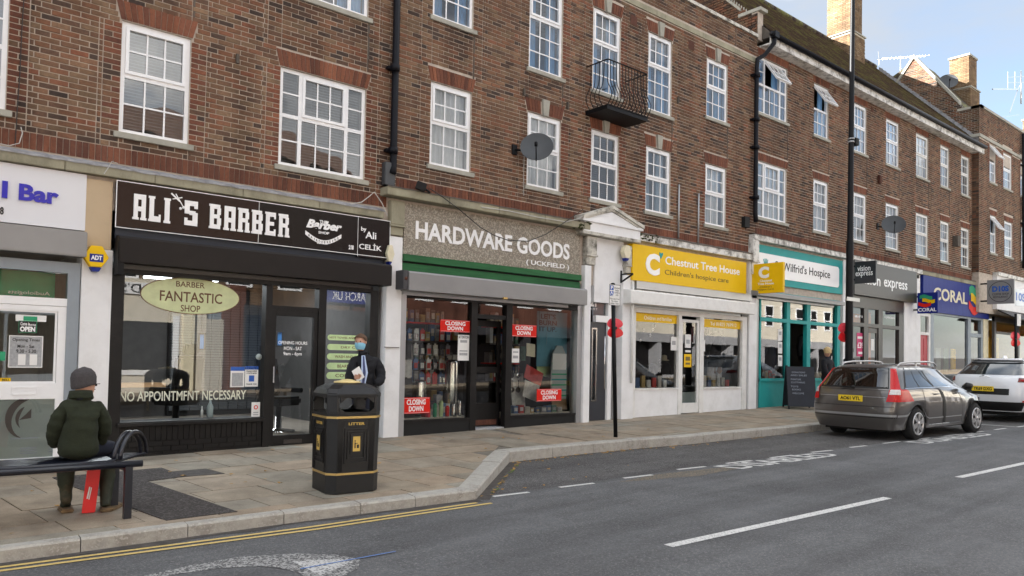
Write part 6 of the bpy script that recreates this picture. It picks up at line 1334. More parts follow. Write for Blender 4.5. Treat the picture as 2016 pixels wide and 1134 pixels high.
(xv0, _), (xv1, _), (xv2, _) = F(1694, 560, D-.201), F(1733, 560, D-.201), F(1740, 560, D-.201); xv3 = F(1786, 570, D-.201)[0]; zv0, zv1 = 4.10, 4.50
text('vision', (xv0, xv1, zv0+.07, zv1), D-.201, 'letter_white', sg, ext=.008, bold=.012); text('express', (xv2, xv3, zv0-.02, zv1-.07), D-.201, 'letter_white', sg, ext=.008, bold=.012)
ptext('opticians', (1741, 621.5), (1762, 630), D+.01, 'letter_white', s, ext=.002, name='window_lettering'); ptext('ari', (1683, 619), (1698, 626), D+.01, 'letter_white', s, ext=.002, name='window_lettering')
notice('window_poster', 'magenta offer poster with 39 in the opticians window', (1687, 655), (1701, 702), D+.01, 'magenta', [(.1, .9, .35, .6, '£39', 'letter_white', .02), (.1, .9, .75, .85, None, 'paper'), (.2, .8, .1, .2, None, 'paper')], cat='poster')
notice('door_notice', 'white notice on the opticians door', (1715, 668), (1721, 690), D+.005, 'paper')
m = MB(); m.box(23.3, 28.6, D-.05, D, 4.72, 4.86); m.build('frieze', 'white_render', s)
# ---- 6 red door and bookmaker
ds = thing('doorway', 'narrow red panelled door between the opticians and the bookmaker', 'doorway', (29.1, D, zg(29)))
sz = zg(29); m = MB(); frame(ds, 'door_frame', 'white_paint', [(28.70, 28.80, sz-.1, 3.5), (29.52, 29.68, sz-.1, 3.5), (28.8, 29.52, 2.72, 2.82), (28.8, 29.52, 3.4, 3.5)], D-.03, D+.08); glass(ds, 28.8, 29.52, 2.82, 3.4, D+.03, 'fanlight')
m = MB(); m.box(28.8, 29.52, D+.02, D+.06, sz, 2.72); 
for (a, b_) in ((28.86, 29.13), (29.19, 29.46)):
    for (c, e) in ((.7, 1.2), (1.3, 1.9), (2.0, 2.6)): m.box(a, b_, D+.008, D+.02, c, e)
m.build('door', 'red_door', ds); m = MB(); m.box(28.8, 29.52, D+.1, D+.5, sz, 3.5); m.build('hall', 'room_dark', ds)
s = thing('shopfront', 'bookmaker shopfront with blue grey frames under the blue sign', 'shopfront', (32, D, zg(32))); sz = zg(32)
interior(s, 29.7, 35.2, 3.6, 4, 'bluegrey'); frame(s, 'frame', 'bluegrey', [(29.68, 29.95, sz-.1, 3.7), (33.3, 33.6, sz-.1, 3.7), (34.7, 34.9, sz-.1, 3.7), (29.7, 34.9, 3.5, 3.7), (33.6, 34.7, 2.8, 2.95), (29.9, 33.3, sz-.1, 1.0)], D-.04, D+.06); glass(s, 29.95, 33.3, 1.0, 3.5, D+.02); glass(s, 33.6, 34.7, sz, 2.8, D+.02, 'door_pane'); glass(s, 33.6, 34.7, 2.95, 3.5, D+.02, 'fanlight')
pilaster(s, 34.92, 35.5, 3.7, 'cream', D-.06)
for k in range(4): x = 30.3+.75*k; m = MB(); m.box(x, x+.45, D+.3, D+.34, 1.2+.1*k, 2.3); tag(m.build('window_panel', ['goods3', 'frost', 'goods7', 'yellow'][k]), 'advertising panel standing in the bookmaker window, '+['leftmost', 'second', 'third', 'rightmost'][k], 'panel')
sg = sign_board('shop_sign', 'blue fascia sign reading CORAL with a flag emblem', 'sign', 28.8, 35.36, 3.58, 4.92, D-.12, .11, 'coral_blue')
def flag(par, ax, c, s_, Yp):
    """three wavy strips green, yellow and red"""
    for k, (mt, dx, dz) in enumerate((('green_panel', -.05, .32), ('yellow', .12, 0), ('red_sign', -.12, -.32))):
        m = MB(); n = 8
        for i in range(n):
            t0, t1 = i/n, (i+1)/n; f = lambda t: (c[0]+s_*(-.5+dx+t), c[1]+s_*(dz+.10*math.sin(t*5+k)-.12*(t if k == 2 else 0)))
            p, q = f(t0), f(t1); h0 = s_*.17
            pts = [(p[0], p[1]-h0), (q[0], q[1]-h0), (q[0], q[1]+h0), (p[0], p[1]+h0)]; yy = Yp-.003*k
            if ax == 'y': m.face([(u, yy, v) for u, v in pts])
            else: m.face([(yy, u, v) for u, v in pts])
        m.build('flag_stripe', mt, par)
def coral(par, x0, x1, z0, z1, Y):
    text('CORAL', (x0, x1, z0, z1), Y, 'cream', par, ext=.012, bold=.02)
(x0, z1), (x1, z0) = F(1838, 567, D-.121), F(1904, 600, D-.121); z1 = F(1838, 562, D-.121)[1]; coral(sg, x0, x1, z0, z1-.05, D-.122)
A = F(1916, 590, D-.125); flag(sg, 'y', (A[0]+.1, A[1]), .95, D-.13)
# ---- 7 coffee shop
s = thing('shopfront', 'coffee shop front with yellow interior under a brown awning at the right edge', 'shopfront', (39, D-.2, zg(38))); sz = zg(38)
interior(s, 35.5, 47, 3.6, 4, 'gold_flat'); frame(s, 'frame', 'charcoal', [(35.5, 35.7, sz-.1, 3.7), (38.4, 38.6, sz-.1, 3.7), (41, 41.2, sz-.1, 3.7), (35.5, 47, 3.5, 3.7), (35.7, 38.4, 3.0, 3.1)], D-.28, D-.18); glass(s, 35.7, 38.4, sz, 3.0, D-.24); glass(s, 35.7, 47, 3.1, 3.5, D-.24); glass(s, 38.6, 41, sz, 3.0, D-.24)
for x in (36.2, 37.4): m = MB(); m.box(x, x+.5, D+.3, D+.35, 1.0, 2.9); m.build('yellow_panel', 'yellow', s)
m = MB(); m.box(35.4, 48, D-.40, D-.02, 4.0, 5.38); m.build('fascia', 'white_render', s); m = MB(); m.box(35.35, 48, D-.48, D-.02, 5.38, 5.52); m.build('cornice', 'peeling_paint', s)
A = F(1999, 570, D-.41); notice('menu_sign', 'white coffee shop fascia lettering 19S COFFEE SHOP at the right edge', (1999, 568), (2060, 612), D-.41, 'sign_white', [(.02, .3, .3, .8, '10S', 'sign_blue', .03), (.4, 1, .6, .8, 'COFFEE SHOP', 'letter_black'), (.4, 1, .3, .5, 'RESTAURANT', 'letter_black')], cat='sign')
aw = thing('awning', 'brown and orange awning over the coffee shop window', 'awning', (40, D-.3, 3.6)); m = MB(); m.prism_x([(D-.4, 3.98), (D-1.1, 3.60), (D-1.1, 3.56), (D-.4, 3.92)], 35.5, 47); m.build('canopy', 'brown_shutter', aw); m = MB(); m.box(37.5, 47, D-1.12, D-1.1, 3.2, 3.6); m.build('valance', 'orange', aw)
# ---- projecting signs
def projecting(label, corners, mt, Xguess, th=.10, lines=(), frame_m=None):
    """corner pixels: left top and right bottom; the panel stands square to the wall (plane X = const), its near edge by the wall"""
    (pl, pt), (pr, pb) = corners; y0, z1a = FX(pl, pt, Xguess); y1, z0a = FX(pr, pb, Xguess); zt = z1a; zb = z0a
    ya, yb = min(y0, y1), max(y0, y1); o = thing('projecting_sign', label, 'sign', (Xguess+th/2, yb, zb)); m = MB(); m.box(Xguess, Xguess+th, ya, yb, zb, zt); m.build('panel', mt, o, bevel=.004)
    m = MB(); m.box(Xguess+.02, Xguess+th-.02, yb, D-.03, zb+.1, zb+.16); m.box(Xguess+.02, Xguess+th-.02, yb, D-.03, zt-.16, zt-.1); m.build('bracket', 'black_metal', o)
    return o, ya, yb, zb, zt
def xtext(body, o, X, ya, yb, zb, zt, r_, m_, bold=.01, ext=.004):
    # readable from -X: +Y lies to the left
    u0, u1, v0, v1 = r_; y0 = yb-(yb-ya)*u0; y1 = yb-(yb-ya)*u1; text(body, (y0, y1, zb+(zt-zb)*v0, zb+(zt-zb)*v1), X-.001, m_, o, ext=ext, bold=bold, axis='x')
o, ya, yb, zb, zt = projecting('yellow square hanging sign with a white C by the charity shop', ((1480.5, 521), (1541, 575)), 'yellow', 17.9)
P_ = (o, 17.9, ya, yb, zb, zt); xtext('C', *P_, (.22, .56, .50, .90), 'letter_white', .06); xtext('Chestnut\nTree House', *P_, (.2, .72, .28, .46), 'letter_white', .02); xtext("(Children's\nHospice Care)", *P_, (.2, .72, .08, .24), 'yellow_dark', 0)
o, ya, yb, zb, zt = projecting('dark square hanging sign reading vision express beside the lamp post', ((1683, 516), (1724, 556)), 'dark_sign', 23.2)
P_ = (o, 23.2, ya, yb, zb, zt); xtext('vision', *P_, (.13, .75, .56, .80), 'letter_white', .01); xtext('express', *P_, (.04, .86, .26, .52), 'letter_white', .01)
o, ya, yb, zb, zt = projecting('blue hanging sign with flag emblem and the word CORAL', ((1806, 577), (1846, 616)), 'coral_blue', 28.1)
P_ = (o, 28.1, ya, yb, zb, zt); xtext('CORAL', *P_, (.04, .94, .08, .26), 'letter_white', .03)
for k, (mt, y0f, zf) in enumerate((('green_panel', .12, .78), ('yellow', .25, .60), ('red_sign', .06, .42))):
    m = MB(); n = 8
    for i in range(n):
        t0, t1 = i/n, (i+1)/n; f = lambda t: (yb-(yb-ya)*(y0f+.62*t), zb+(zt-zb)*(zf+.05*math.sin(t*5+k)))
        p, q = f(t0), f(t1); h_ = (zt-zb)*.085; m.face([(28.094-.002*k, p[0], p[1]-h_), (28.094-.002*k, q[0], q[1]-h_), (28.094-.002*k, q[0], q[1]+h_), (28.094-.002*k, p[0], p[1]+h_)])
    m.build('flag_stripe', mt, o)
o, ya, yb, zb, zt = projecting('grey hanging sign with a round D10S COFFEE SHOP RESTAURANT logo', ((1943, 552), (1996, 597)), 'grey_shutter', 34.0)
P_ = (o, 34.0, ya, yb, zb, zt); xtext('D10S', *P_, (.2, .82, .50, .74), 'sign_blue', .05); xtext('COFFEE SHOP', *P_, (.2, .82, .36, .44), 'letter_black', .01); xtext('RESTAURANT', *P_, (.24, .78, .24, .32), 'letter_black', .01)
m = MB(); cy_, cz_, R_ = (ya+yb)/2, (zb+zt)/2, (zt-zb)*.43
for k in range(40):
    a0, a1 = k*math.pi/20, (k+1)*math.pi/20; m.face([(33.997, cy_+r*math.cos(a), cz_+r*math.sin(a)) for r, a in ((R_, a0), (R_, a1), (R_-.02, a1), (R_-.02, a0))])
m.build('ring', 'letter_black', o)
# ------------------------------------------------------------------ things on the walls and roofs
def pipe(label, pts, r=.055, mt='black_pipe', joints=(), parent=None, extra=None):
    o = thing('drainpipe', label, 'drainpipe', pts[-1]); m = MB(); m.tube(pts, r, 12); m.build('pipe', mt, o)
    for z in joints: m = MB(); x = pts[-1][0]; y = pts[-1][1]; m.lathe((x, y, z), [(r*1.0, -.05), (r*1.35, -.05), (r*1.35, .05), (r, .05)], 12); m.box(x-.11, x+.11, y+.03, D+.0, z-.02, z+.03); m.build('collar', mt, o)
    return o
xp = F(779, 200, D-.1)[0]
pipe('black drainpipe on the brick wall between the barber and the hardware shop', [(xp-.02, D-.10, 10.6), (xp-.02, D-.10, 5.05), (xp-.02, D-.10, 4.85), (xp-.05, D-.14, 4.72)], .06, joints=(6.55, 5.12, 8.9))
m = MB(); A = F(757, 318, D-.1); m.box(A[0], A[0]+.20, D-.13, D-.012, A[1]-.40, A[1]); tag(m.build('cable_box', 'grey_dish', bevel=.01), 'dark grey junction box beside the foot of the left drainpipe', 'box')
xp = F(1489, 300, D-.1)[0]
o = pipe('black drainpipe with swan neck running down from the gutter beside the hospice shop', [(18.35, D-.42, 10.42), (18.35, D-.40, 10.2), (18.22, D-.2, 9.9), (18.0, D-.12, 9.75), (17.97, D-.12, 9.5), (17.97, D-.12, 5.6), (17.95, D-.15, 5.35)], .06, joints=(9.3, 8.1, 7.35, 6.0))
m = MB(); m.box(18.25, 18.45, D-.5, D-.34, 10.34, 10.50); m.build('hopper', 'black_pipe', o)
pipe('black drainpipe at the far right end of the terrace', [(38.9, CYF-.1, 12), (38.9, CYF-.1, 6)], .06, joints=(10.6, 8))
def dish(label, c, r, hd, tilt, parent=None, Yw=D, arm=.25, flat=.85):
    """shallow dish facing heading hd with its wall arm"""
    o = thing('satellite_dish', label, 'satellite dish', c); m = MB(); n = 28; prof = [0, .35, .7, 1]; vs = [(0, 0, 0)]
    for q in prof[1:]:
        for k in range(n): a = 2*math.pi*k/n; vs.append((r*q*math.cos(a), r*q*flat*math.sin(a), .12*r*q*q*1.6))
    fs = [(0, k+1, (k+1) % n+1) for k in range(n)]
    for j in range(2):
        for k in range(n): fs.append((1+j*n+k, 1+(j+1)*n+k, 1+(j+1)*n+(k+1) % n, 1+j*n+(k+1) % n))
    d = Vector((math.cos(hd)*math.cos(tilt), math.sin(hd)*math.cos(tilt), math.sin(tilt))); q = d.to_track_quat('Z', 'Y'); cc_ = Vector(c)
    m.smooth = True; m.add([cc_+q @ Vector(v) for v in vs], fs); m.add([cc_+q @ (Vector(v)+Vector((0, 0, -.012))) for v in vs], [f[::-1] for f in fs]); m.build('reflector', 'grey_dish', o)
    m = MB(); tip = cc_+d*r*1.05+Vector((0, 0, -r*.45)); m.tube([cc_+q @ Vector((0, -r*flat, .1*r)), tip], .012, 6); m.lathe(tuple(tip), [(.03, -.03), (.035, .05), (.02, .06)], 10); m.build('feed_arm', 'black_metal', o)
    m = MB(); m.tube([cc_-d*.02, cc_-d*.12, (c[0]-arm, Yw-.02, c[2]-.02)], .02, 8); m.box(c[0]-arm-.06, c[0]-arm+.06, Yw-.04, Yw, c[2]-.12, c[2]+.08); m.build('bracket', 'black_metal', o); return o
x, z = F(1057, 292, D-.35); dish('grey satellite dish in front of the second lower window of the middle block', (x, D-.35, z), .325, rad(-135), rad(22), arm=.30, flat=1)
x, z = F(1759, 444, D-.4); dish('grey satellite dish beside a lower window above the opticians', (x, D-.4, z), .37, rad(-150), rad(30), arm=.3, flat=1)
y_, z_ = FX(1872, 165, 35.9); dish('grey satellite dish on the base of the far chimney', (35.6, y_, z_), .38, rad(-150), rad(20), Yw=y_+.3, arm=-.5, flat=.95)
def aerial(label, x, y, z0, z1, dirn, L_, n, rise=.1):
    o = thing('television_aerial', label, 'aerial', (x, y, z0)); m = MB(); m.tube([(x, y, z0), (x, y, z1)], .022, 6); m.build('mast', 'alu', o)
    d = Vector(dirn).normalized(); s_ = Vector((-d.y, d.x, 0)); m = MB(); a = Vector((x, y, z1-.08))-d*L_*.42; b_ = a+d*L_; m.bar(a, b_, .022, .022)
    for k in range(n): p = a+d*L_*(k+.5)/n; m.bar(p-s_*.16, p+s_*.16, .01, .01)
    m.bar(a+Vector((0, 0, -.02)), a+Vector((-.08, 0, .34)), .02, .05); m.bar(a+Vector((0, 0, -.02)), a+Vector((-.02, 0, -.3)), .01, .03); m.build('boom', 'steel', o); return o
ax, az_ = F(1773, 150, 15.5); aerial('long television aerial on a mast above the mossy roof ridge', ax, 15.5, 14.9, F(1773, 110, 15.5)[1], (1, -.1, .28), F(1830, 96, 15.5)[0]-F(1727, 110, 15.5)[0]-1.2, 13)
o = thing('television_aerial', 'stacked television aerial on the farthest chimney', 'aerial', (43.9, 12, 14)); m = MB(); X_, Z_ = F(2009, 205, 12); 
f2 = lambda px_, py_: F(px_, py_, 12.0)
a, b_ = f2(2010, 205), f2(2010, 140); m.tube([(a[0], 12, a[1]), (b_[0], 12, b_[1])], .03, 6)
for (p, q, w_) in (((1954, 175.5), (2003, 176), .05), ((1984, 141), (1984, 174), .02), ((1998, 141), (1998, 174), .02), ((2010, 139), (2010, 160), .02), ((1984, 152), (2016, 151), .02), ((1984, 163), (2016, 162), .02), ((1988, 222), (2006, 170), .03), ((1970, 231), (2006, 226), .03)):
    A, B_ = f2(*p), f2(*q); m.bar((A[0], 12, A[1]), (B_[0], 12, B_[1]), w_, w_)
m.build('mast', 'steel', o)
def cable(label, pts, r=.008, mt='cable', cat='cable'):
    m = MB(); m.tube(pts, r, 5); return tag(m.build('cable', mt), label, cat)
def fpts(l, Y): return [(F(a, b_, Y)[0], Y, F(a, b_, Y)[1]) for a, b_ in l]
cable('thin dark cable drooping across the pebbled hardware sign', fpts([(846, 371), (868, 385), (905, 413), (945, 447), (972, 463), (1000, 473), (1040, 475), (1075, 461), (1108, 440), (1130, 425), (1148, 412)], D-.32), .009, 'cable_dark')
cable('white looped cable above the shop at the left edge', fpts([(0, 283), (18, 287), (38, 282), (44, 262), (41, 250)], D-.16), .006, 'cable')
cable('thin dark cable running up the brick wall at the far left', fpts([(30, 282), (34, 215), (39, 150), (43, 60), (47, 0)], D-.03), .006, 'cable_dark')
cable('white cable trailing from the cornice above the barber sign', fpts([(205, 342), (213, 330), (220, 318), (232, 322)], D-.16), .006)
cable('pale cable looping from the left drainpipe to the cornice corner', fpts([(690, 402), (712, 398), (725, 388), (737, 378), (752, 400), (763, 425)], D-.28), .008)
cable('pale cable running along the cornice towards the pediment', fpts([(948, 408), (1000, 415), (1060, 428), (1115, 437), (1140, 430), (1160, 418), (1200, 408)], D-.27), .008)
cable('thin pale cable hanging below the satellite dish', fpts([(1032, 305), (1031, 340), (1031, 385)], D-.03), .006)
fl = thing('floodlight', 'black floodlight on the cornice above the hardware sign', 'light', (F(830, 368, D-.25)[0], D-.2, 4.6)); A = F(829, 367, D-.3); m = MB(); m.obox((A[0], D-.3, A[1]), (.8, -.5, -.3), (.5, .85, 0), (.25, -.15, .95), .09, .05, .07); m.build('housing', 'matte_black', fl, bevel=.01); m = MB(); m.tube([(A[0]+.08, D-.3, A[1]-.03), (A[0]+.2, D-.28, A[1]-.07)], .02, 6); m.build('arm', 'black_metal', fl)
m = MB(); A = F(1735, 352, D-.1); m.box(A[0]-.09, A[0]+.09, D-.10, D-.01, A[1]-.15, A[1]+.13); tag(m.build('alarm_box', 'red_brick', bevel=.02), 'small red box on the brick wall above the opticians', 'box')
m = MB(); A = F(1883, 475, D-.1); m.box(A[0]-.14, A[0]+.14, D-.2, D-.01, A[1]-.2, A[1]+.2); tag(m.build('vent_box', 'mortar_dark'), 'dark red brown vent box between the last lower windows of the long terrace', 'box')
for k, (px_, z0, z1) in enumerate(((1336, 4.55, 5.85), (1375, 4.5, 5.75))): x = F(px_, 430, D-.05)[0]; m = MB(); m.tube([(x, D-.05, z0), (x, D-.05, z1)], .022, 8); tag(m.build('vent_pipe', 'alu'), ['left', 'right'][k]+' one of two short grey pipes on the brick above the yellow sign', 'pipe')
for k, (px_, py_) in enumerate(((467, 115), (1031, 181), (1117, 207), (1334, 197))): A = F(px_, py_, D-.02); m = MB(); m.box(A[0]-.02, A[0]+.02, D-.06, D-.01, A[1]-.08, A[1]+.06); tag(m.build('wall_hook', 'mortar_dark'), 'rusty iron hook in the brick wall '+['left of the wide barber window', 'left of the tall third window', 'left of the balcony', 'right of the fourth tall window'][k], 'hook')
m = MB(); A = F(1470, 440, D-.1); m.box(A[0]-.1, A[0]+.12, D-.12, D-.01, A[1]-.1, A[1]+.18); tag(m.build('cable_box', 'matte_black'), 'black box on the brick beside the hospice cornice', 'box')
# ------------------------------------------------------------------ street furniture
def zpp(x, y): return zp(x, y)
# bench
bn = thing('bench', 'dark navy metal bench with tubular slats and an arched armrest', 'bench', (0.4, 8.1, zp(.4, 8.1)))
bz = F(243, 908, 7.86)[1]; xe = 2.03
ys = [7.88+k*.062 for k in range(8)]
for k, y in enumerate(ys): m = MB(); r_ = .024 if k in (0, 7) else .020; m.tube([(-2.2, y, bz), (xe-.22, y, bz)], r_, 8); m.build('slat', 'bench_navy', bn)
m = MB(); m.tube([(-2.3, 7.86, bz-.03), (xe+.02, 7.86, bz-.03)], .033, 12); m.build('front_tube', 'bench_navy', bn)
for xx in (1.93, -1.6):
    z0 = zp(xx, 7.9); m = MB(); m.box(xx-.033, xx+.033, 7.83, 7.89, z0-.02, bz-.05); m.build('leg', 'bench_navy', bn); m = MB(); m.box(xx-.033, xx+.033, 8.33, 8.39, z0-.02, bz-.05); m.build('leg', 'bench_navy', bn)
    m = MB(); m.box(xx-.03, xx+.03, 7.88, 8.36, bz-.10, bz-.045); m.build('cross_bar', 'bench_navy', bn)
A0_, A1_ = F(236, 917, 7.92)[0], F(287, 914, 8.34)[0]
for k, xx in enumerate((0, .055)):
    m = MB(); pts = []
    for i in range(17): a = math.pi*i/16; u = .5-.5*math.cos(a); pts.append((A0_+(A1_-A0_)*u-xx, 7.92+.42*u, bz+.01+.235*math.sin(a)))
    m.tube(pts, .020, 8); m.build('armrest', 'bench_navy', bn)
m = MB()
for i in range(9): y = 7.95+i*.048; u = (y-7.92)/.42; m.tube([(A0_-.05, y, bz+.005), (A0_+(A1_-A0_)*u+.02, y, bz+.005)], .014, 6)
m.build('end_slats', 'bench_navy', bn)
# litter bin
A = GP(655, 975); lb = thing('litter_bin', 'black litter bin with gold bands, gold cap and the word LITTER', 'litter bin', (4.26, 7.97, zp(4.26, 7.97)))
def octo(h, w_, dpt, c, z): return [(sx*(w_-c if k else w_), sy*(dpt if k else dpt-c), z) for sx, sy, k in ((-1, -1, 0), (-1, -1, 1), (1, -1, 1), (1, -1, 0), (1, 1, 0), (1, 1, 1), (-1, 1, 1), (-1, 1, 0))]
BW, BD, BC = .31, .30, .09
def binloft(levels, mt, name, bevel=0, capb=True, capt=True):
    m = MB(); vs = []; fs = []
    for (z, f, cx_) in levels: vs += octo(0, BW*f, BD*f, cx_, z)
    n = 8
    for j in range(len(levels)-1):
        for k in range(n): fs.append((j*n+k, j*n+(k+1) % n, (j+1)*n+(k+1) % n, (j+1)*n+k))
    if capb: fs.append(tuple(range(n-1, -1, -1)))
    if capt: fs.append(tuple(range((len(levels)-1)*n, len(levels)*n)))
    m.add(vs, fs); o = m.build(name, mt, lb, raw=True, loc=WL[lb.name], bevel=bevel); return o
binloft([(0, 1.0, BC), (.20, 1.01, BC), (.205, .985, BC), (.83, 1.02, BC)], 'bin_black', 'body', .008)
binloft([(.205, 1.015, BC), (.228, 1.015, BC)], 'gold', 'band'); binloft([(.832, 1.05, BC), (.856, 1.05, BC)], 'gold', 'band')
binloft([(.858, 1.03, BC), (.90, 1.035, BC)], 'bin_black', 'collar', .006)
# hood: corner posts, arched openings, domed lid
for sx in (-1, 1):
    for sy in (-1, 1):
        m = MB(); x0, x1 = sorted((sx*BW*1.02, sx*(BW*1.02-.10))); y0, y1 = sorted((sy*BD*1.02, sy*(BD*1.02-.10))); c = .05
        pts = [(sx*BW*1.03, sy*(BD-.10)), (sx*BW*1.03, sy*(BD-.075)), (sx*(BW-.075), sy*BD*1.03), (sx*(BW-.10), sy*BD*1.03), (sx*(BW-.11), sy*(BD-.11))]
        if sx*sy < 0: pts = pts[::-1]
        m.prism_z(pts, .90, 1.10); m.build('post', 'bin_black', lb, raw=True, loc=WL[lb.name])
binloft([(1.06, 1.05, .09), (1.105, 1.06, .09), (1.16, .96, .10), (1.205, .72, .10), (1.225, .45, .08)], 'bin_black', 'lid', .012)
m = MB()
for sx, sy in ((0, -1), (-1, 0), (1, 0), (0, 1)):     # arch spandrels round the openings
    for e in (-1, 1):
        if sx == 0: m.prism([(e*.20, 1.065), (e*.12, 1.065), (e*.20, 1.0)], sy*BD*1.03-.01, sy*BD*1.03+.01); m.prism([(e*.21, .90), (e*.14, .90), (e*.21, .95)], sy*BD*1.03-.01, sy*BD*1.03+.01)
        else: m.prism_x([(e*.20, 1.065), (e*.12, 1.065), (e*.20, 1.0)], sx*BW*1.03-.01, sx*BW*1.03+.01)
m.build('spandrels', 'bin_black', lb, raw=True, loc=WL[lb.name])
m = MB(); m.box(-.2, .2, -.2, .2, .86, .90); m.build('liner', 'matte_black', lb, raw=True, loc=WL[lb.name])
m = MB(); m.lathe((0, 0, 1.222), [(.155, 0), (.15, .014), (.09, .024), (.06, .036), (.02, .04)], 28); m.build('ashtray_cap', 'pale_yellow', lb, raw=True, loc=WL[lb.name])
# decoration on the front and left sides
def bintext(body, r_, axis, off, mt, bold=.02):
    c0 = WL[lb.name]; off = off*1.0
    t_ = text(body, (r_[0], r_[1], r_[2], r_[3]), off, mt, None, ext=.003, axis=axis, bold=bold, loc=(0, 0, 0)); t_.parent = lb; t_.location = (0, 0, 0); return t_
bintext('LITTER', (-.095, .095, .757, .787), 'y', -BD*1.02-.001, 'gold_flat', .02); 
t_ = bintext('LITTER', (.09, -.09, .757, .787), 'x', -BW*1.02-.001, 'gold_flat', .02)
for ax in ('y', 'x'):
    f = -BD*1.012 if ax == 'y' else -BW*1.012
    def pbox(m, a, b_, c, e, p0, p1):
        if ax == 'y': m.box(a, b_, f-p1, f-p0, c, e)
        else: m.box(f-p1, f-p0, a, b_, c, e)
    m = MB()
    for (a, b_, c, e) in ((-.15, .15, .735, .738), (-.15, .15, .808, .811), (-.15, -.147, .735, .811), (.147, .15, .735, .811)): pbox(m, a, b_, c, e, -.006, .008)
    for (w0, z0, z1) in ((.14, .33, .72), (.105, .38, .69)):
        for (a, b_, c, e) in ((-w0, w0, z0, z0+.012), (-w0, w0, z1-.012, z1), (-w0, -w0+.012, z0, z1), (w0-.012, w0, z0, z1)): pbox(m, a, b_, c, e, -.006, .010)
    pbox(m, -.07, .07, .43, .66, -.004, .012); m.build('relief_panel', 'bin_black', lb, raw=True, loc=WL[lb.name])
    m = MB(); pbox(m, -.042, .042, .465, .63, -.004, .016); m.build('symbol_plate', 'gold_flat', lb, raw=True, loc=WL[lb.name])
    m = MB(); q = (lambda a, b_, c, e: pbox(m, a, b_, c, e, .016, .018)) if ax == 'y' else (lambda a, b_, c, e: pbox(m, -b_, -a, c, e, .016, .018))
    q(-.026, -.012, .50, .565); q(-.025, -.013, .572, .59); q(-.02, .012, .55, .557); q(.002, .028, .50, .54); m.build('litter_symbol', 'letter_black', lb, raw=True, loc=WL[lb.name])
m = MB()
for k in range(36):
    a = -.21+k*.012
    if abs(a) > .148 or True:
        if abs(a) > .15:
            m.box(a-.002, a+.002, -BD*1.012-.004, -BD*1.0, .24, .82); m.box(-BW*1.012-.004, -BW*1.0, a-.002, a+.002, .24, .82)
m.build('fluting', 'bin_black', lb, raw=True, loc=WL[lb.name])
lb.rotation_euler = (0, 0, rad(-6))
# parking sign post with poppy
sx_, sy_ = GP(1212, 860)
sp_ = thing('parking_sign_post', 'black leaning post with a white disabled parking plate near the kerb', 'sign post', (sx_, sy_, zp(sx_, sy_)))
base = Vector((sx_, sy_, zp(sx_, sy_)-.02)); xt_, zt2 = F(1206.5, 559, sy_); topv = Vector((xt_, sy_, zt2)); ax_ = (topv-base)
m = MB(); m.tube([base, topv], .038, 12); m.lathe((topv.x, topv.y, topv.z), [(.045, -.02), (.04, .01), (.015, .02)], 12); m.build('post', 'black_metal', sp_)
Yp = sy_-.05; x0, x1, z0, z1 = RC((1199.5, 559), (1221, 602.5), Yp); x1b = F(1221, 565, Yp)[0]
m = MB(); m.box(x0, x1b, Yp-.004, Yp, z0, z1); m.build('plate', 'paper', sp_); m = MB(); ring(m, x0, x1b, z0, z1, Yp-.006, Yp-.004, .008); m.build('plate_edge', 'letter_black', sp_)
W_, H_ = x1b-x0, z1-z0
m = MB(); m.box(x0+.06*W_, x0+.38*W_, Yp-.006, Yp-.004, z0+.72*H_, z0+.95*H_); m.box(x0+.06*W_, x0+.38*W_, Yp-.006, Yp-.004, z0+.44*H_, z0+.67*H_); m.build('blue_panel', 'sign_blue', sp_)
text('P', (x0+.15*W_, x0+.30*W_, z0+.75*H_, z0+.92*H_), Yp-.0065, 'letter_white', sp_, ext=.001, bold=.03); text('&', (x0+.13*W_, x0+.32*W_, z0+.47*H_, z0+.64*H_), Yp-.0065, 'letter_white', sp_, ext=.001) if False else None
m = MB(); cx, cz = x0+.21*W_, z0+.52*H_; m.lathe((cx+.003, Yp-.0065, cz), [(.034, -.001), (.034, 0)], 16, 'y'); m.bar((cx-.01, Yp-.007, cz+.075), (cx-.005, Yp-.007, cz+.01), .012, .002, (0, 1, 0)); m.bar((cx-.005, Yp-.007, cz+.02), (cx+.03, Yp-.007, cz+.015), .012, .002, (0, 1, 0)); m.bar((cx+.03, Yp-.007, cz+.015), (cx+.045, Yp-.007, cz-.03), .012, .002, (0, 1, 0)); m.build('wheelchair_symbol', 'letter_white', sp_)
m = MB(); m.lathe((cx+.003, Yp-.0078, cz), [(.022, -.001), (.022, 0)], 14, 'y'); m.build('wheel_centre', 'sign_blue', sp_)
text('Disabled\nbadge\nholders\nonly', (x0+.45*W_, x0+.95*W_, z0+.45*H_, z0+.88*H_), Yp-.0055, 'letter_black', sp_, ext=.001); text('Max stay 3 hrs\nNo return\nwithin 1 hour', (x0+.08*W_, x0+.92*W_, z0+.06*H_, z0+.36*H_), Yp-.0055, 'letter_black', sp_, ext=.001)
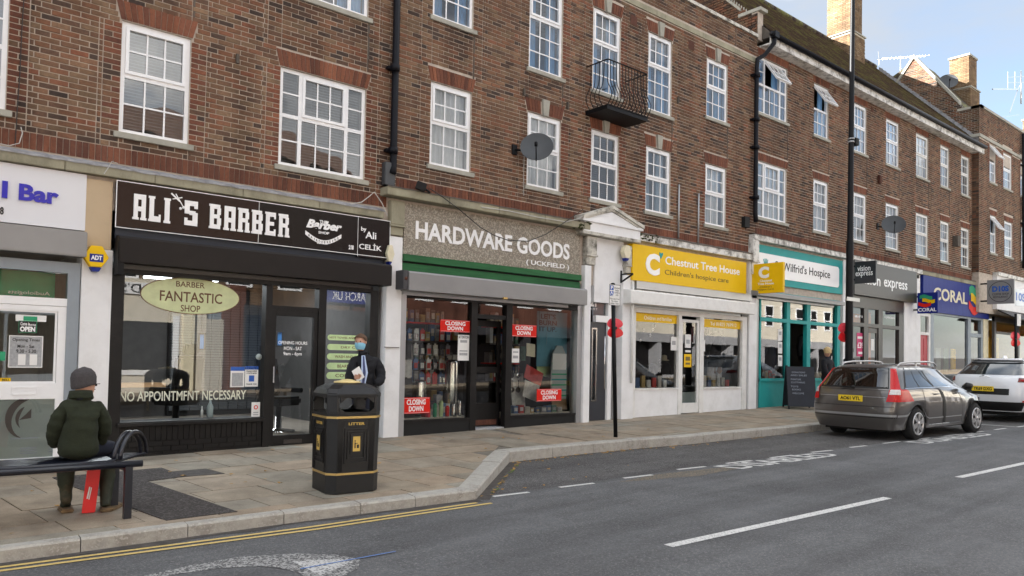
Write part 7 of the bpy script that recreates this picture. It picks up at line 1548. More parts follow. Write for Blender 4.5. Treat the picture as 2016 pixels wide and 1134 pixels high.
def poppy(label, c, r, yaw, group=None):
    o = thing('poppy', label, 'poppy decoration', c)
    for k, (dx, dz, mt) in enumerate(((-.0, .52, 'poppy_pink'), (-.0, -.50, 'poppy_red'))):
        m = MB(); n = 26; vs = [(0, -.02, dz*r*.6)]
        for i in range(n): a = 2*math.pi*i/n; vs.append((r*1.0*math.cos(a)*(1-.05*math.sin(3*a)), -.05*abs(math.cos(a))+.01+k*-.012, dz*r+r*.60*math.sin(a)))
        m.smooth = True; m.add(vs, [(0, i+1, (i+1) % n+1) for i in range(n)]); ob = m.build('petal', mt, o, raw=True, loc=c)
    m = MB(); m.lathe((0, -.05, 0), [(.2*r, 0), (.16*r, -.03), (.02, -.04)], 14, 'y'); m.build('centre', 'letter_black', o, raw=True, loc=c)
    o.rotation_euler = (0, 0, yaw); return o
xq, zq = F(1209.5, 646, sy_+.04); poppy('large plastic poppy with red and pink petals on the parking sign post', (xq, sy_+.05, zq), .165, rad(-18))
# lamp post, its band and floodlight
LX, LY = 18.35, 9.0
for _ in range(30): LX += (1671.5-PR(LX, LY, 1.8)[0])*.02
lp = thing('lamp_post', 'tall black lamp post rising out of frame behind the grey estate car', 'lamp post', (LX, LY, zp(LX, LY)))
m = MB(); zb = zp(LX, LY); tx_ = F(1679, 20, LY)[0]-LX; zt3 = F(1679, 20, LY)[1]
m.tube([(LX, LY, zb-.05), (LX, LY, zb+.04), (LX, LY, zb+1.7), (LX+.01, LY, zb+4.3), (LX+.02, LY, zb+4.4), (LX+tx_, LY, 11.6), (LX+tx_*1.1, LY, 13)], [.11, .10, .092, .088, .072, .050, .048], 16); m.build('column', 'black_metal', lp)
zbnd = F(1672, 590, LY)[1]; m = MB(); m.box(LX-.36, LX+.30, LY-.12, LY-.105, zbnd-.045, zbnd+.045); m.build('flat_plate', 'alu', lp); m = MB(); m.lathe((LX, LY, zbnd), [(.10, -.03), (.10, .03)], 14); m.build('clamp', 'alu', lp)
zfl = F(1681, 277, LY)[1]; m = MB(); m.lathe((LX+.05, LY, zfl), [(.08, -.08), (.08, -.045)], 14); m.lathe((LX+.05, LY, zfl), [(.08, .0), (.08, .03)], 14); m.build('clamp', 'alu', lp); m = MB(); m.box(LX+.10, LX+.27, LY-.1, LY+.05, zfl-.13, zfl+.05); m.build('camera', 'matte_black', lp, bevel=.01)
xq, zq = F(1679, 656, LY+.14); poppy('red poppy decoration tied behind the tall lamp post', (LX+.04, LY+.14, zq), .22, rad(-25))
# far parking sign at the right
fx_, fy_ = F(2000, 700, 9.2)[0], 9.0; fx_ = fy_*ray(2000, 690).x/ray(2000, 690).y
o = thing('parking_sign_post', 'black post with a small white plate at the right edge behind the white car', 'sign post', (fx_, fy_, zp(fx_, fy_))); zt4 = F(2000, 618, fy_)[1]; m = MB(); m.tube([(fx_, fy_, zp(fx_, fy_)), (fx_, fy_, zt4)], .045, 10); m.build('post', 'black_metal', o); m = MB(); m.box(fx_-.05, fx_+.32, fy_-.06, fy_-.05, zt4-.42, zt4); m.build('plate', 'paper', o)
poppy('red poppy decoration on the far sign post at the right edge', (fx_, fy_+.05, F(2000, 668, fy_)[1]), .24, rad(-20))
# chalkboard
abx, aby = 19.35, 10.75
ab = thing('chalkboard', 'dark A shaped pavement chalkboard with faint handwriting outside the hospice shop', 'sign board', (abx, aby, zp(abx, aby)), rz=0)
c0 = WL[ab.name]
m = MB(); m.obox((0, -.19, .60), (1, 0, 0), (0, 1, -.28), (0, .28, 1), .36, .018, .53); m.build('front_board', 'chalkboard', ab, raw=True, loc=c0)
m = MB(); m.obox((0, .19, .60), (1, 0, 0), (0, 1, .28), (0, -.28, 1), .36, .018, .53); m.build('back_board', 'chalkboard', ab, raw=True, loc=c0)
for sx in (-1, 1):
    for sy in (-1, 1): m = MB(); m.bar((sx*.345, sy*.355, -.0), (sx*.345, sy*.03, 1.16), .045, .03); m.build('leg', 'black_paint', ab, raw=True, loc=c0)
for k, (t_, z, w0, w1) in enumerate((('DONATIONS', .98, -.22, .12), ('AND SALES', .90, -.26, .16), ('FURNITURE', .79, -.26, .0), ('CLOTHING', .71, -.26, .10), ('TOYS', .60, -.27, -.08), ('BOOKS', .52, -.24, -.02), ('WELCOME', .42, -.24, .06))):
    t = text(t_, (w0, w1, z-.022, z+.022), 0, 'chalk', None, ext=.0, bold=0, loc=(0, 0, 0)); t.parent = ab; t.location = (0, 0, 0)
    for v in t.data.vertices: zz = v.co.z; v.co.y = -.19+(zz-.60)*.28-.022
ab.rotation_euler = (0, 0, rad(-48))
# ------------------------------------------------------------------ people
def skin_mesh(name, verts, edges, radii, mt, parent, loc, levels=2, root=0, smooth=True, mats=None):
    me = bpy.data.meshes.new(name); l = Vector(loc); me.from_pydata([tuple(Vector(v)-l) for v in verts], edges, []); o = bpy.data.objects.new(name, me); COL.objects.link(o)
    sk = o.modifiers.new('s', 'SKIN'); sk.use_smooth_shade = True; sk.branch_smoothing = .6
    for i, r in enumerate(radii):
        sv = me.skin_vertices[0].data[i]; sv.radius = (r, r) if not isinstance(r, tuple) else r; sv.use_root = (i == root)
    sb = o.modifiers.new('b', 'SUBSURF'); sb.levels = levels; sb.render_levels = levels
    dg = bpy.context.evaluated_depsgraph_get(); dg.update(); m2 = bpy.data.meshes.new_from_object(o.evaluated_get(dg)); bpy.data.objects.remove(o); m2.materials.clear(); m2.materials.append(MATS[mt])
    for p in m2.polygons: p.use_smooth = True; p.material_index = 0
    o = bpy.data.objects.new(name, m2); link(o, parent, loc); return o
def chainmesh(name, chains, mt, parent, loc, **k):
    """chains: lists of (x,y,z,r); a chain starting with an int joins that earlier vertex"""
    V, E, R = [], [], []
    for ch in chains:
        prev = None
        for c in ch:
            if isinstance(c, int): prev = c; continue
            V.append(c[:3]); R.append(c[3] if len(c) == 4 else (c[3], c[4])); i = len(V)-1
            if prev is not None: E.append((prev, i))
            prev = i
    return skin_mesh(name, V, E, R, mt, parent, loc, **k)
def head(parent, c, r, yaw, hair=None, tilt=0, mask=False, glasses=False, hat=None):
    """head with nose, ears, eyes; faces local -Y turned by yaw"""
    loc = WL[parent.name]; q = Euler((tilt, 0, yaw)); c = Vector(c)
    def put(name, m, mt):
        for i, v in enumerate(m.v): m.v[i] = tuple(c+q.to_matrix() @ Vector(v))
        return m.build(name, mt, parent)
    m = MB(); m.smooth = True; n = 20; rings = [(-1.15, .42, .05), (-1.0, .62, -.06), (-.72, .76, -.06), (-.4, .86, -.02), (0, .92, 0), (.35, .93, .03), (.7, .78, .05), (.92, .5, .05), (1.05, .12, .05)]
    vs = []
    for (h, w_, dy) in rings:
        for k in range(n): a = 2*math.pi*k/n; x, y = math.cos(a)*w_*.86, math.sin(a)*w_*1.06; vs.append((x*r, (y+dy)*r, h*r*1.12))
    fs = [(j*n+k, j*n+(k+1) % n, (j+1)*n+(k+1) % n, (j+1)*n+k) for j in range(len(rings)-1) for k in range(n)]+[tuple(range(n-1, -1, -1)), tuple(range((len(rings)-1)*n, len(rings)*n))]
    m.add(vs, fs)
    m.add([(-.13*r, -.93*r, -.25*r), (.13*r, -.93*r, -.25*r), (0, -.90*r, .18*r), (0, -1.22*r, -.22*r)], [(0, 1, 3), (1, 2, 3), (2, 0, 3), (0, 2, 1)])
    for s_ in (-1, 1): m.lathe((s_*.80*r, .06*r, -.05*r), [(.05*r, -.05*s_*r), (.20*r, 0), (.22*r, .05*s_*r), (.08*r, .09*s_*r)], 10, 'x')
    put('head', m, 'skin')
    m = MB()
    for s_ in (-1, 1): m.lathe((s_*.32*r, -.90*r, .08*r), [(.02*r, -.04*r), (.11*r, 0), (.09*r, .03*r)], 8, 'y')
    put('eyes', m, 'letter_black')
    m = MB(); m.box(-.28*r, .28*r, -.97*r, -.88*r, -.62*r, -.54*r); put('mouth', m, 'red_brick')
    if hair:
        m = MB(); m.smooth = True; rg = [(-.35, .98, .18), (0, 1.02, .10), (.4, 1.03, .06)] if hair != 'hair_brown' else [(.12, .955, .05), (.3, 1.0, .06), (.5, 1.0, .06)]
        rg += [(.6, .96, .06), (.75, .88, .06), (1.0, .55, .05), (1.16, .12, .05)]; vs = []
        for j, (h, w_, dy) in enumerate(rg):
            for k in range(n):
                a = 2*math.pi*k/n; x, y = math.cos(a)*w_*.90, math.sin(a)*w_*1.08; hh = h
                if math.sin(a) < -.35 and h < .58: hh = .6; y = -.86+.0*y
                vs.append((x*r, (y+dy)*r, hh*r*1.12+random.uniform(-.02, .02)*r))
        m.add(vs, [(j*n+k, j*n+(k+1) % n, (j+1)*n+(k+1) % n, (j+1)*n+k) for j in range(len(rg)-1) for k in range(n)]+[tuple(range((len(rg)-1)*n, len(rg)*n))]); put('hair', m, hair)
    if mask:
        m = MB(); m.smooth = True; vs = []; nn_ = 12
        for (h, w_, o_) in ((-.10, .80, 1.16), (-.36, .86, 1.22), (-.65, .82, 1.14), (-1.02, .60, .92)):
            for k in range(nn_+1): a = math.pi*(-1+k/nn_); vs.append((math.cos(a)*w_*.92*r, math.sin(a)*o_*r*.92, h*r*1.1))
        m.add(vs, [(j*(nn_+1)+k, j*(nn_+1)+k+1, (j+1)*(nn_+1)+k+1, (j+1)*(nn_+1)+k) for j in range(3) for k in range(nn_)]); put('face_mask', m, 'mask_blue')
    if glasses:
        m = MB()
        for s_ in (-1, 1): m.box(s_*.30*r-.17*r, s_*.30*r+.17*r, -.99*r, -.93*r, -.26*r, -.04*r); m.box(s_*.82*r-.02*r, s_*.82*r+.02*r, -1.0*r, .1*r, -.06*r, .0*r)
        put('sunglasses', m, 'letter_black')
    if hat:
        m = MB(); m.smooth = True; rg = [(-.16, .99, .08), (-.13, 1.02, .08), (.12, 1.05, .10), (.16, 1.04, .10), (.55, 1.07, .13), (.95, .96, .17), (1.26, .66, .20), (1.42, .12, .20)]; vs = []
        for (h, w_, dy) in rg:
            for k in range(n): a = 2*math.pi*k/n; vs.append((math.cos(a)*w_*.92*r, (math.sin(a)*w_*1.1+dy)*r, (h-(.34 if math.sin(a) > 0 else .10)*math.sin(a)*(1 if h < .35 else .3))*r*1.1))
        m.add(vs, [(j*n+k, j*n+(k+1) % n, (j+1)*n+(k+1) % n, (j+1)*n+k) for j in range(len(rg)-1) for k in range(n)]+[tuple(range((len(rg)-1)*n, len(rg)*n))]); put('woolly_hat', m, hat)
# seated man, back to the camera, facing the shops (+Y)
sx, sy = F(160, 800, 8.08)[0], 8.10; gz = zp(sx, 8.3); st = bz+.02
p = thing('person', 'man in grey woolly hat and green jacket sitting on the bench, back turned', 'person', (sx, sy, gz))
L0 = WL[p.name]
LB, RBt = GP(130, 1008), GP(206, 1006); kL = (F(130, 930, 8.45)[0], 8.45); kR = (F(216, 930, 8.42)[0], 8.42)
body = [[(sx, sy, st+.10, .12, .10), (sx, sy+.0, st+.28, .10, .09), (sx, sy-.01, st+.42, .10, .08), (sx, sy+.0, st+.54, .05), (sx, sy+.02, st+.64, .045)],
        [0, (sx-.08, sy+.06, st+.07, .085), (kL[0], kL[1]+.02, st+.05, .075), (kL[0], kL[1]+.02, st-.08, .055), (LB[0], LB[1]+.06, gz+.10, .045)],
        [0, (sx+.10, sy+.06, st+.07, .085), (kR[0]+.03, kR[1]+.02, st+.06, .075), (kR[0], kR[1]+.02, st-.08, .055), (RBt[0], RBt[1]+.06, gz+.10, .045)],
        [2, (sx-.13, sy, st+.42, .045), (sx-.19, sy+.06, st+.22, .04), (sx-.13, sy+.28, st+.16, .04), (sx-.06, sy+.33, st+.15, .035)],
        [2, (sx+.13, sy, st+.42, .045), (sx+.20, sy+.06, st+.22, .04), (sx+.15, sy+.28, st+.16, .04), (sx+.08, sy+.33, st+.15, .035)]]
chainmesh('body', body, 'jeans', p, L0)
jk = [[(sx-.01, sy-.02, st-.015, .20, .17), (sx-.01, sy-.02, st+.14, .185, .16), (sx, sy-.03, st+.33, .175, .15), (sx, sy-.02, st+.47, .145, .125), (sx+.01, sy+.01, st+.565, .085, .08), (sx+.01, sy+.015, st+.60, .07, .07)],
      [3, (sx-.135, sy, st+.485, .095), (sx-.185, sy+.0, st+.38, .078), (sx-.205, sy+.05, st+.22, .066), (sx-.18, sy+.15, st+.13, .062), (sx-.10, sy+.27, st+.15, .05)],
      [3, (sx+.14, sy, st+.485, .095), (sx+.195, sy+.0, st+.38, .078), (sx+.22, sy+.05, st+.22, .068), (sx+.19, sy+.15, st+.12, .064), (sx+.11, sy+.27, st+.15, .05)]]
j = chainmesh('jacket', jk, 'jacket_green', p, L0, levels=3)
# soft folds in the cloth
import mathutils.noise as mn
def crumple(o, amt, sc=(9, 9, 16)):
    for v in o.data.vertices:
        w_ = WL[o.name]+v.co; f = mn.noise(Vector((w_.x*sc[0], w_.y*sc[1], w_.z*sc[2])))*amt+mn.noise(Vector((w_.x*sc[0]*2.3, w_.y*sc[1]*2.3, w_.z*sc[2]*2.3)))*amt*.4; v.co += v.normal*f
crumple(j, .009, (7, 7, 26)); crumple(j, .010, (3, 3, 11))
m = MB(); m.smooth = True; vs = []; n = 18
for (h, r_) in ((.56, .098), (.60, .092), (.635, .098), (.60, .104), (.565, .112)):
    for k in range(n): a = 2*math.pi*k/n; vs.append((sx+math.cos(a)*r_, sy+.02+math.sin(a)*r_*.95, st+h-.012*math.sin(a)))
m.add(vs, [(q*n+k, q*n+(k+1) % n, (q+1)*n+(k+1) % n, (q+1)*n+k) for q in range(4) for k in range(n)]); m.build('collar', 'jacket_green', p)
hz = F(168, 752, sy)[1]; hx = F(168, 752, sy)[0]
head(p, (hx, sy+.03, hz-.015), .100, rad(180-62), hat='hat_grey', glasses=True)
for s_, ((bx, by_), kk_) in enumerate(((LB, kL), (RBt, kR))):
    o = chainmesh('boot', [[(kk_[0], kk_[1], st-.05, .092, .085), (kk_[0]*.7+bx*.3, kk_[1]*.7+by_*.3+.01, st-.2, .085, .08), (bx*.8+kk_[0]*.2, by_+.05, gz+.2, .068), (bx, by_+.0, gz+.09, .062), (bx+.0, by_-.01, gz+.055, .055)], [3, (bx+.06*(1 if s_ else .2), by_+.12, gz+.05, .048), (bx+.14*(1 if s_ else .1), by_+.20, gz+.045, .042)]], 'boot_green', p, L0); crumple(o, .007, (14, 14, 24))
    m = MB(); ex_ = .15 if s_ else .02; m.prism_z([(bx-.055, by_-.07), (bx+.055, by_-.07), (bx+.06+ex_, by_+.14), (bx+.03+ex_, by_+.26), (bx-.04+ex_*.8, by_+.24), (bx-.06+ex_*.2, by_+.1)], zp(bx, by_)+.0, zp(bx, by_)+.035); m.build('boot_sole', 'boot_mud', p, bevel=.01)
rb_ = thing('box', 'long bright red cardboard box standing between the seated man\'s boots', 'box', (GP(182, 1011)[0], GP(182, 1011)[1], gz)); a, b_ = GP(164, 1011), GP(190, 1012); A = F(193, 925, a[1]-.03); h_ = A[1]-gz
m = MB(); w_ = b_[0]-a[0]; sh = F(199, 925, a[1])[0]-b_[0]-.01; vs = []
for z, dx in ((gz+.005, 0), (gz+h_, sh)):
    vs += [(a[0]-.02+dx, a[1]-.02, z), (b_[0]+.0+dx, a[1]-.03, z), (b_[0]+.02+dx, a[1]+.07, z+.0), (a[0]+.0+dx, a[1]+.08, z)]
m.add(vs, [(0, 1, 5, 4), (1, 2, 6, 5), (2, 3, 7, 6), (3, 0, 4, 7), (4, 5, 6, 7), (3, 2, 1, 0)]); m.build('carton', 'bag_red', rb_, bevel=.006); m = MB(); m.bar((a[0]+.01+sh*.35, a[1]-.032, gz+h_*.35), (a[0]+.02+sh*.6, a[1]-.032, gz+h_*.62), .012, .004, (0, 1, 0)); m.bar((a[0]+.025+sh*.35, a[1]-.032, gz+h_*.33), (a[0]+.035+sh*.6, a[1]-.032, gz+h_*.6), .008, .004, (0, 1, 0)); m.build('printed_mark', 'paper', rb_)
# standing man with mask, facing left, holding a paper
mx, my = 5.83, 10.3; gz2 = zp(mx, my); ht_ = F(708, 656, my)[1]-gz2; k_ = ht_/1.80
hx_ = F(707, 672, my)[0]; bx_c = F(716, 740, my)[0]
p = thing('person', 'man in dark coat and blue face mask holding white paper behind the bin', 'person', (mx, my, gz2)); L0 = WL[p.name]
def S(h): return gz2+h*k_
cxm = bx_c
body = [[(cxm, my, S(.98), .13, .11), (cxm, my, S(1.15), .13, .10), (cxm-.0, my, S(1.36), .14, .10), (cxm-.03, my, S(1.49), .06), (cxm-.06, my, S(1.56), .055)],
        [0, (cxm-.09, my+.03, S(.90), .10), (cxm-.10, my+.02, S(.50), .07), (cxm-.10, my+.05, S(.10), .05), (cxm-.16, my+.04, S(.04), .045), (cxm-.24, my+.02, S(.03), .04)], [0, (cxm+.09, my-.03, S(.90), .10), (cxm+.10, my-.02, S(.50), .07), (cxm+.10, my-.01, S(.10), .05), (cxm+.04, my-.03, S(.04), .045), (cxm-.04, my-.05, S(.03), .04)],
        [2, (cxm-.15, my+.08, S(1.38), .07), (cxm-.24, my+.05, S(1.12), .05), (cxm-.30, my-.05, S(.9), .04)], [2, (cxm+.17, my-.05, S(1.38), .07), (cxm+.25, my-.10, S(1.10), .05), (cxm+.10, my-.22, S(1.03), .038)]]
chainmesh('body', body, 'jeans', p, L0)
ck = [[(cxm, my, S(.86), .20, .16), (cxm, my, S(1.0), .20, .155), (cxm, my, S(1.2), .20, .15), (cxm+.01, my, S(1.38), .175, .13), (cxm-.02, my, S(1.485), .095, .085), (cxm-.03, my, S(1.53), .085, .08)],
      [3, (cxm+.18, my-.03, S(1.385), .105), (cxm+.235, my-.07, S(1.24), .092), (cxm+.245, my-.12, S(1.11), .085), (cxm+.15, my-.21, S(1.055), .07), (cxm+.07, my-.24, S(1.045), .055)], [3, (cxm-.14, my+.05, S(1.385), .10), (cxm-.20, my-.0, S(1.24), .088), (cxm-.26, my-.04, S(1.05), .078), (cxm-.33, my-.06, S(.88), .06)]]
j = chainmesh('coat', ck, 'coat_navy', p, L0, levels=3); crumple(j, .012)
m = MB(); m.smooth = True; yf = my-.185
m.add([(cxm-.115, my-.125, S(1.46)), (cxm-.055, my-.125, S(1.46)), (cxm-.045, my-.205, S(1.2)), (cxm-.10, my-.205, S(.95)), (cxm-.18, my-.195, S(.95)), (cxm-.15, my-.19, S(1.2))], [(0, 1, 2, 5), (5, 2, 3, 4)]); m.build('shirt', 'shirt', p)
m = MB(); m.add([(cxm-.10, my-.135, S(1.45)), (cxm-.075, my-.135, S(1.45)), (cxm-.085, my-.212, S(1.2)), (cxm-.11, my-.212, S(.98)), (cxm-.145, my-.205, S(.98)), (cxm-.125, my-.200, S(1.2))], [(0, 1, 2, 5), (5, 2, 3, 4)]); m.build('tie', 'tie', p)
head(p, (hx_+.01, my-.03, S(1.665)), .103*k_, rad(-52), hair='hair_brown', mask=True)
hp_ = Vector((F(703, 742, my-.25)[0], my-.27, F(703, 742, my-.25)[1]))
hv = [[(hp_.x+.05, hp_.y+.02, hp_.z, .032), (hp_.x+.0, hp_.y, hp_.z+.0, .034)]]+[[1, (hp_.x-.025, hp_.y-.01, hp_.z+dz, .012), (hp_.x-.06+abs(dz)*.3, hp_.y-.03, hp_.z+dz*1.15, .0095), (hp_.x-.075+abs(dz)*.4, hp_.y-.015, hp_.z+dz*1.15, .008)] for dz in (.026, .009, -.008, -.025)]+[[0, (hp_.x+.02, hp_.y-.025, hp_.z+.035, .012), (hp_.x-.015, hp_.y-.035, hp_.z+.045, .009)]]
chainmesh('hand', hv, 'skin', p, L0, levels=1)
pp_ = thing('paper_sheet', 'folded white paper held by the masked man', 'paper', tuple(hp_)); m = MB(); m.obox((hp_.x+.02, hp_.y+.025, hp_.z+.04), (.85, .1, .5), (0, 1, .1), (-.5, 0, .85), .075, .003, .095); m.build('sheet', 'paper', pp_)
# woman with blonde hair and another person in dark clothes, seen over the car roof
def standing(label, px_, py_, y, h, coat, hair, yaw):
    x, zt_ = F(px_, py_, y); g_ = zp(x, y); k = h/1.7; p = thing('person', label, 'person', (x, y, g_)); L0 = WL[p.name]; s = lambda a: g_+a*k
    chainmesh('body', [[(x, y, s(.95), .13, .11), (x, y, s(1.2), .13, .1), (x, y, s(1.34), .12, .09), (x, y, s(1.45), .05)], [0, (x-.09, y, s(.8), .09), (x-.09, y, s(.45), .07), (x-.09, y, s(.08), .05)], [0, (x+.09, y, s(.8), .09), (x+.09, y, s(.45), .07), (x+.09, y, s(.08), .05)]], 'jeans', p, L0)
    j = chainmesh('coat', [[(x, y, s(.70), .21, .18), (x, y, s(.95), .19, .16), (x, y, s(1.15), .18, .15), (x, y, s(1.30), .17, .13), (x, y, s(1.40), .09)], [3, (x-.17, y, s(1.30), .10), (x-.23, y-.03, s(1.1), .08), (x-.20, y-.12, s(.92), .065)], [3, (x+.17, y, s(1.30), .10), (x+.23, y-.03, s(1.1), .08), (x+.20, y-.12, s(.92), .065)]], coat, p, L0); crumple(j, .01)
    head(p, (x, y, s(1.57)), .105*k, yaw, hair=hair); return p
def gh(px_, py_, y): x, z = F(px_, py_, y); return z-zp(x, y)
standing('woman with short blonde hair and black coat seen over the grey car', 1629, 683, 10.3, gh(1629, 683, 10.3), 'coat_navy', 'hair_blonde', rad(150))
standing('person in a dark coat half hidden behind the lamp post', 1672, 690, 10.5, gh(1672, 681, 10.5), 'coat_navy', 'coat_navy', rad(160))
# ------------------------------------------------------------------ cars
def car_surface(spec):
    """levels of (z side, x rear, x front, half width mid, half width at tail, half width at nose, rear corner, front corner)"""
    NR, NS, NF = 12, 44, 10
    rows = []
    for lv in spec['levels']:
        z, xr, xf, wm, wr, wf, cr_, cf_ = lv[:8]; zf = lv[8] if len(lv) > 8 else z; row = []
        for k in range(NR):
            a = (k/NR)*math.pi/2; e = .55; row.append((xr+cr_*(1-math.cos(a)**e) if a < math.pi/2 else xr+cr_, wr*math.sin(a)**e if k else 0))
        for k in range(NS+1):
            t = k/NS; x = (xr+cr_)+(xf-cf_-xr-cr_)*t; b_ = math.sin(math.pi*min(1, max(0, t)))**.5; wv = (wr+(wf-wr)*t); row.append((x, wv+(wm-wv)*b_))
        for k in range(1, NF+1):
            a = (1-k/NF)*math.pi/2; e = .75; row.append((xf-cf_*(1-math.cos(a)**e) if a < math.pi/2 else xf-cf_, wf*math.sin(a)**e if k < NF else 0))
        rr_ = []
        for x, y in row:
            t = max(0, min(1, (x-xr)/(xf-xr))); zz = z+(zf-z)*max(0, (t-.55)/.45)**1.6 if zf != z else z
            rr_.append(Vector((x, y, zz)))
        rows.append(rr_)
    return rows
def build_car(root, spec, mats):
    rows = car_surface(spec); loc = WL[root.name]; wxs = spec['wheels']; R = spec['r']; n = len(rows[0])
    for j, row in enumerate(rows[:4]):
        for v in row:
            for xw in wxs:
                dx = abs(v.x-xw)
                if dx < R+.06 and v.y > .55:
                    za = spec['zw']+math.sqrt(max(0, (R+.06)**2-dx*dx)); v.z = max(v.z, za+.002*j)
    def add(m, r_, sgn):
        vs = [(v.x, -sgn*v.y, v.z) for row in r_ for v in row]; fs = []
        for j in range(len(r_)-1):
            for k in range(n-1):
                f = (j*n+k, j*n+k+1, (j+1)*n+k+1, (j+1)*n+k); fs.append(f if sgn > 0 else f[::-1])
        m.add(vs, fs)
    m = MB(); m.smooth = True; add(m, rows, 1); add(m, rows, -1)
    top = rows[-1]; 
    for k in range(n-1):
        a, b_ = top[k], top[k+1]; m.face([(a.x, -a.y, a.z), (b_.x, -b_.y, b_.z), (b_.x, b_.y, b_.z), (a.x, a.y, a.z)])
    o = m.build('body', mats['body'], root, raw=True, loc=loc)
    bm = bmesh.new(); bm.from_mesh(o.data); bmesh.ops.remove_doubles(bm, verts=bm.verts, dist=.0008); bmesh.ops.recalc_face_normals(bm, faces=bm.faces); bm.to_mesh(o.data); bm.free()
    for p in o.data.polygons: p.use_smooth = True
    m = MB(); x0, x1 = spec['levels'][0][1]+.15, spec['levels'][0][2]-.15; w_ = spec['levels'][1][3]; m.box(x0, x1, -w_+.24, w_-.24, .17, .75); m.box(x0+.3, x1-.5, -w_+.05, w_-.05, .62, .70); m.build('underbody', 'matte_black', root, raw=True, loc=loc)
    def surf(s, t):       # s index along the half outline, t level
        j = min(int(t), len(rows)-2); f = t-j; k = min(int(s), n-2); g_ = s-k
        a = rows[j][k].lerp(rows[j][k+1], g_); b_ = rows[j+1][k].lerp(rows[j+1][k+1], g_); return a.lerp(b_, f)
    def patch(name, s0, s1, t0, t1, mt, sides=(1, -1), off=.006, ns=10, ntt=6, shape=None, mirror=False, nm2=None):
        for sg_ in sides:
            m = MB(); m.smooth = True; vs = []
            for i in range(ntt+1):
                for k in range(ns+1):
                    u, v = k/ns, i/ntt; S_, T_ = (shape(u, v) if shape else (s0+(s1-s0)*u, t0+(t1-t0)*v)); p = surf(S_, T_); d1 = surf(S_+.05, T_)-surf(max(0, S_-.05), T_); d2 = surf(S_, min(T_+.05, len(rows)-1.001))-surf(S_, max(0, T_-.05)); nn_ = d1.cross(d2)
                    nn_ = nn_.normalized() if nn_.length > 1e-9 else Vector((0, 1, 0))
                    if nn_.dot(Vector((p.x-spec['cx'], p.y*2+.01, (p.z-.5)))) < 0: nn_ = -nn_
                    p = p+nn_*off; vs.append((p.x, -sg_*p.y, p.z))
            fs = [(i*(ns+1)+k, i*(ns+1)+k+1, (i+1)*(ns+1)+k+1, (i+1)*(ns+1)+k) for i in range(ntt) for k in range(ns)]
            m.add(vs, fs); o = m.build(name, mt, root, raw=True, loc=loc)
    def rear(name, t0, t1, smax0, smax1, mt, off=.006, ns=9, ntt=5, arch=0):
        """full width patch over the tail"""
        m = MB(); m.smooth = True; vs = []
        for i in range(ntt+1):
            v = i/ntt; sm = smax0+(smax1-smax0)*v
            for k in range(-ns, ns+1):
                s_ = abs(k)/ns*sm; tt_ = t0+(t1-t0)*v-(arch*(1-abs(k)/ns)**2*0); p = surf(s_, tt_); vs.append((p.x-off, (-1 if k > 0 else 1)*p.y, p.z+off*.4))
        w2 = 2*ns+1; m.add(vs, [(i*w2+k, i*w2+k+1, (i+1)*w2+k+1, (i+1)*w2+k) for i in range(ntt) for k in range(w2-1)]); return m.build(name, mt, root, raw=True, loc=loc)
    # wheels
    for xw in wxs:
        for sg_ in (-1, 1):
            wh = bpy.data.objects.new('wheel', None); link(wh, root, (loc.x+xw, loc.y+sg_*spec['track'], loc.z+spec['zw'])); WL[wh.name] = Vector((loc.x+xw, loc.y+sg_*spec['track'], loc.z+spec['zw']))
            m = MB(); hw = .108; m.lathe((0, 0, 0), [(R*.66, -hw), (R*.93, -hw), (R, -hw*.75), (R, hw*.75), (R*.93, hw), (R*.66, hw)], 32, 'y'); m.build('tyre', 'tyre', wh, raw=True, loc=WL[wh.name])
            m = MB(); r1 = R*.70; yo = sg_*hw*1.05; m.lathe((0, yo, 0), [(r1, -.02*sg_), (r1, .012*sg_), (r1*.91, .012*sg_), (r1*.89, -.05*sg_)], 32, 'y'); ns_ = spec.get('spokes', 5)
            for k in range(ns_):
                a = 2*math.pi*k/ns_+.3
                for da in (-.12, .12):
                    m.bar((math.cos(a+da*2.4)*.05, yo+.0*sg_, math.sin(a+da*2.4)*.05), (math.cos(a+da)*r1*.95, yo, math.sin(a+da)*r1*.95), .045, .03, (0, 1, 0))
            m.lathe((0, yo, 0), [(.06, 0), (.05, .02*sg_)], 14, 'y'); m.build('rim', 'alloy', wh, raw=True, loc=WL[wh.name])
            m = MB(); m.lathe((0, sg_*.02, 0), [(r1*.88, 0), (r1*.88, .01)], 20, 'y'); m.build('brake_disc', 'matte_black', wh, raw=True, loc=WL[wh.name])
            m = MB(); m.box(xw-R-.05, xw+R+.05, sg_*(spec['track']-.14)-.01, sg_*(spec['track']-.14)+.01, .2, .9); m.build('wheel_well', 'matte_black', root, raw=True, loc=loc)
            m = MB(); vs = []
            for k in range(17): a = math.pi*k/16; vs += [(xw+math.cos(a)*(R+.065), sg_*(spec['track']-.15), spec['zw']+math.sin(a)*(R+.065)), (xw+math.cos(a)*(R+.065), sg_*(spec['levels'][1][3]-.012), spec['zw']+math.sin(a)*(R+.065))]
            m.add(vs, [(2*k, 2*k+1, 2*k+3, 2*k+2) for k in range(16)]); m.build('arch_liner', 'matte_black', root, raw=True, loc=loc)
    return rows, surf, patch, rear
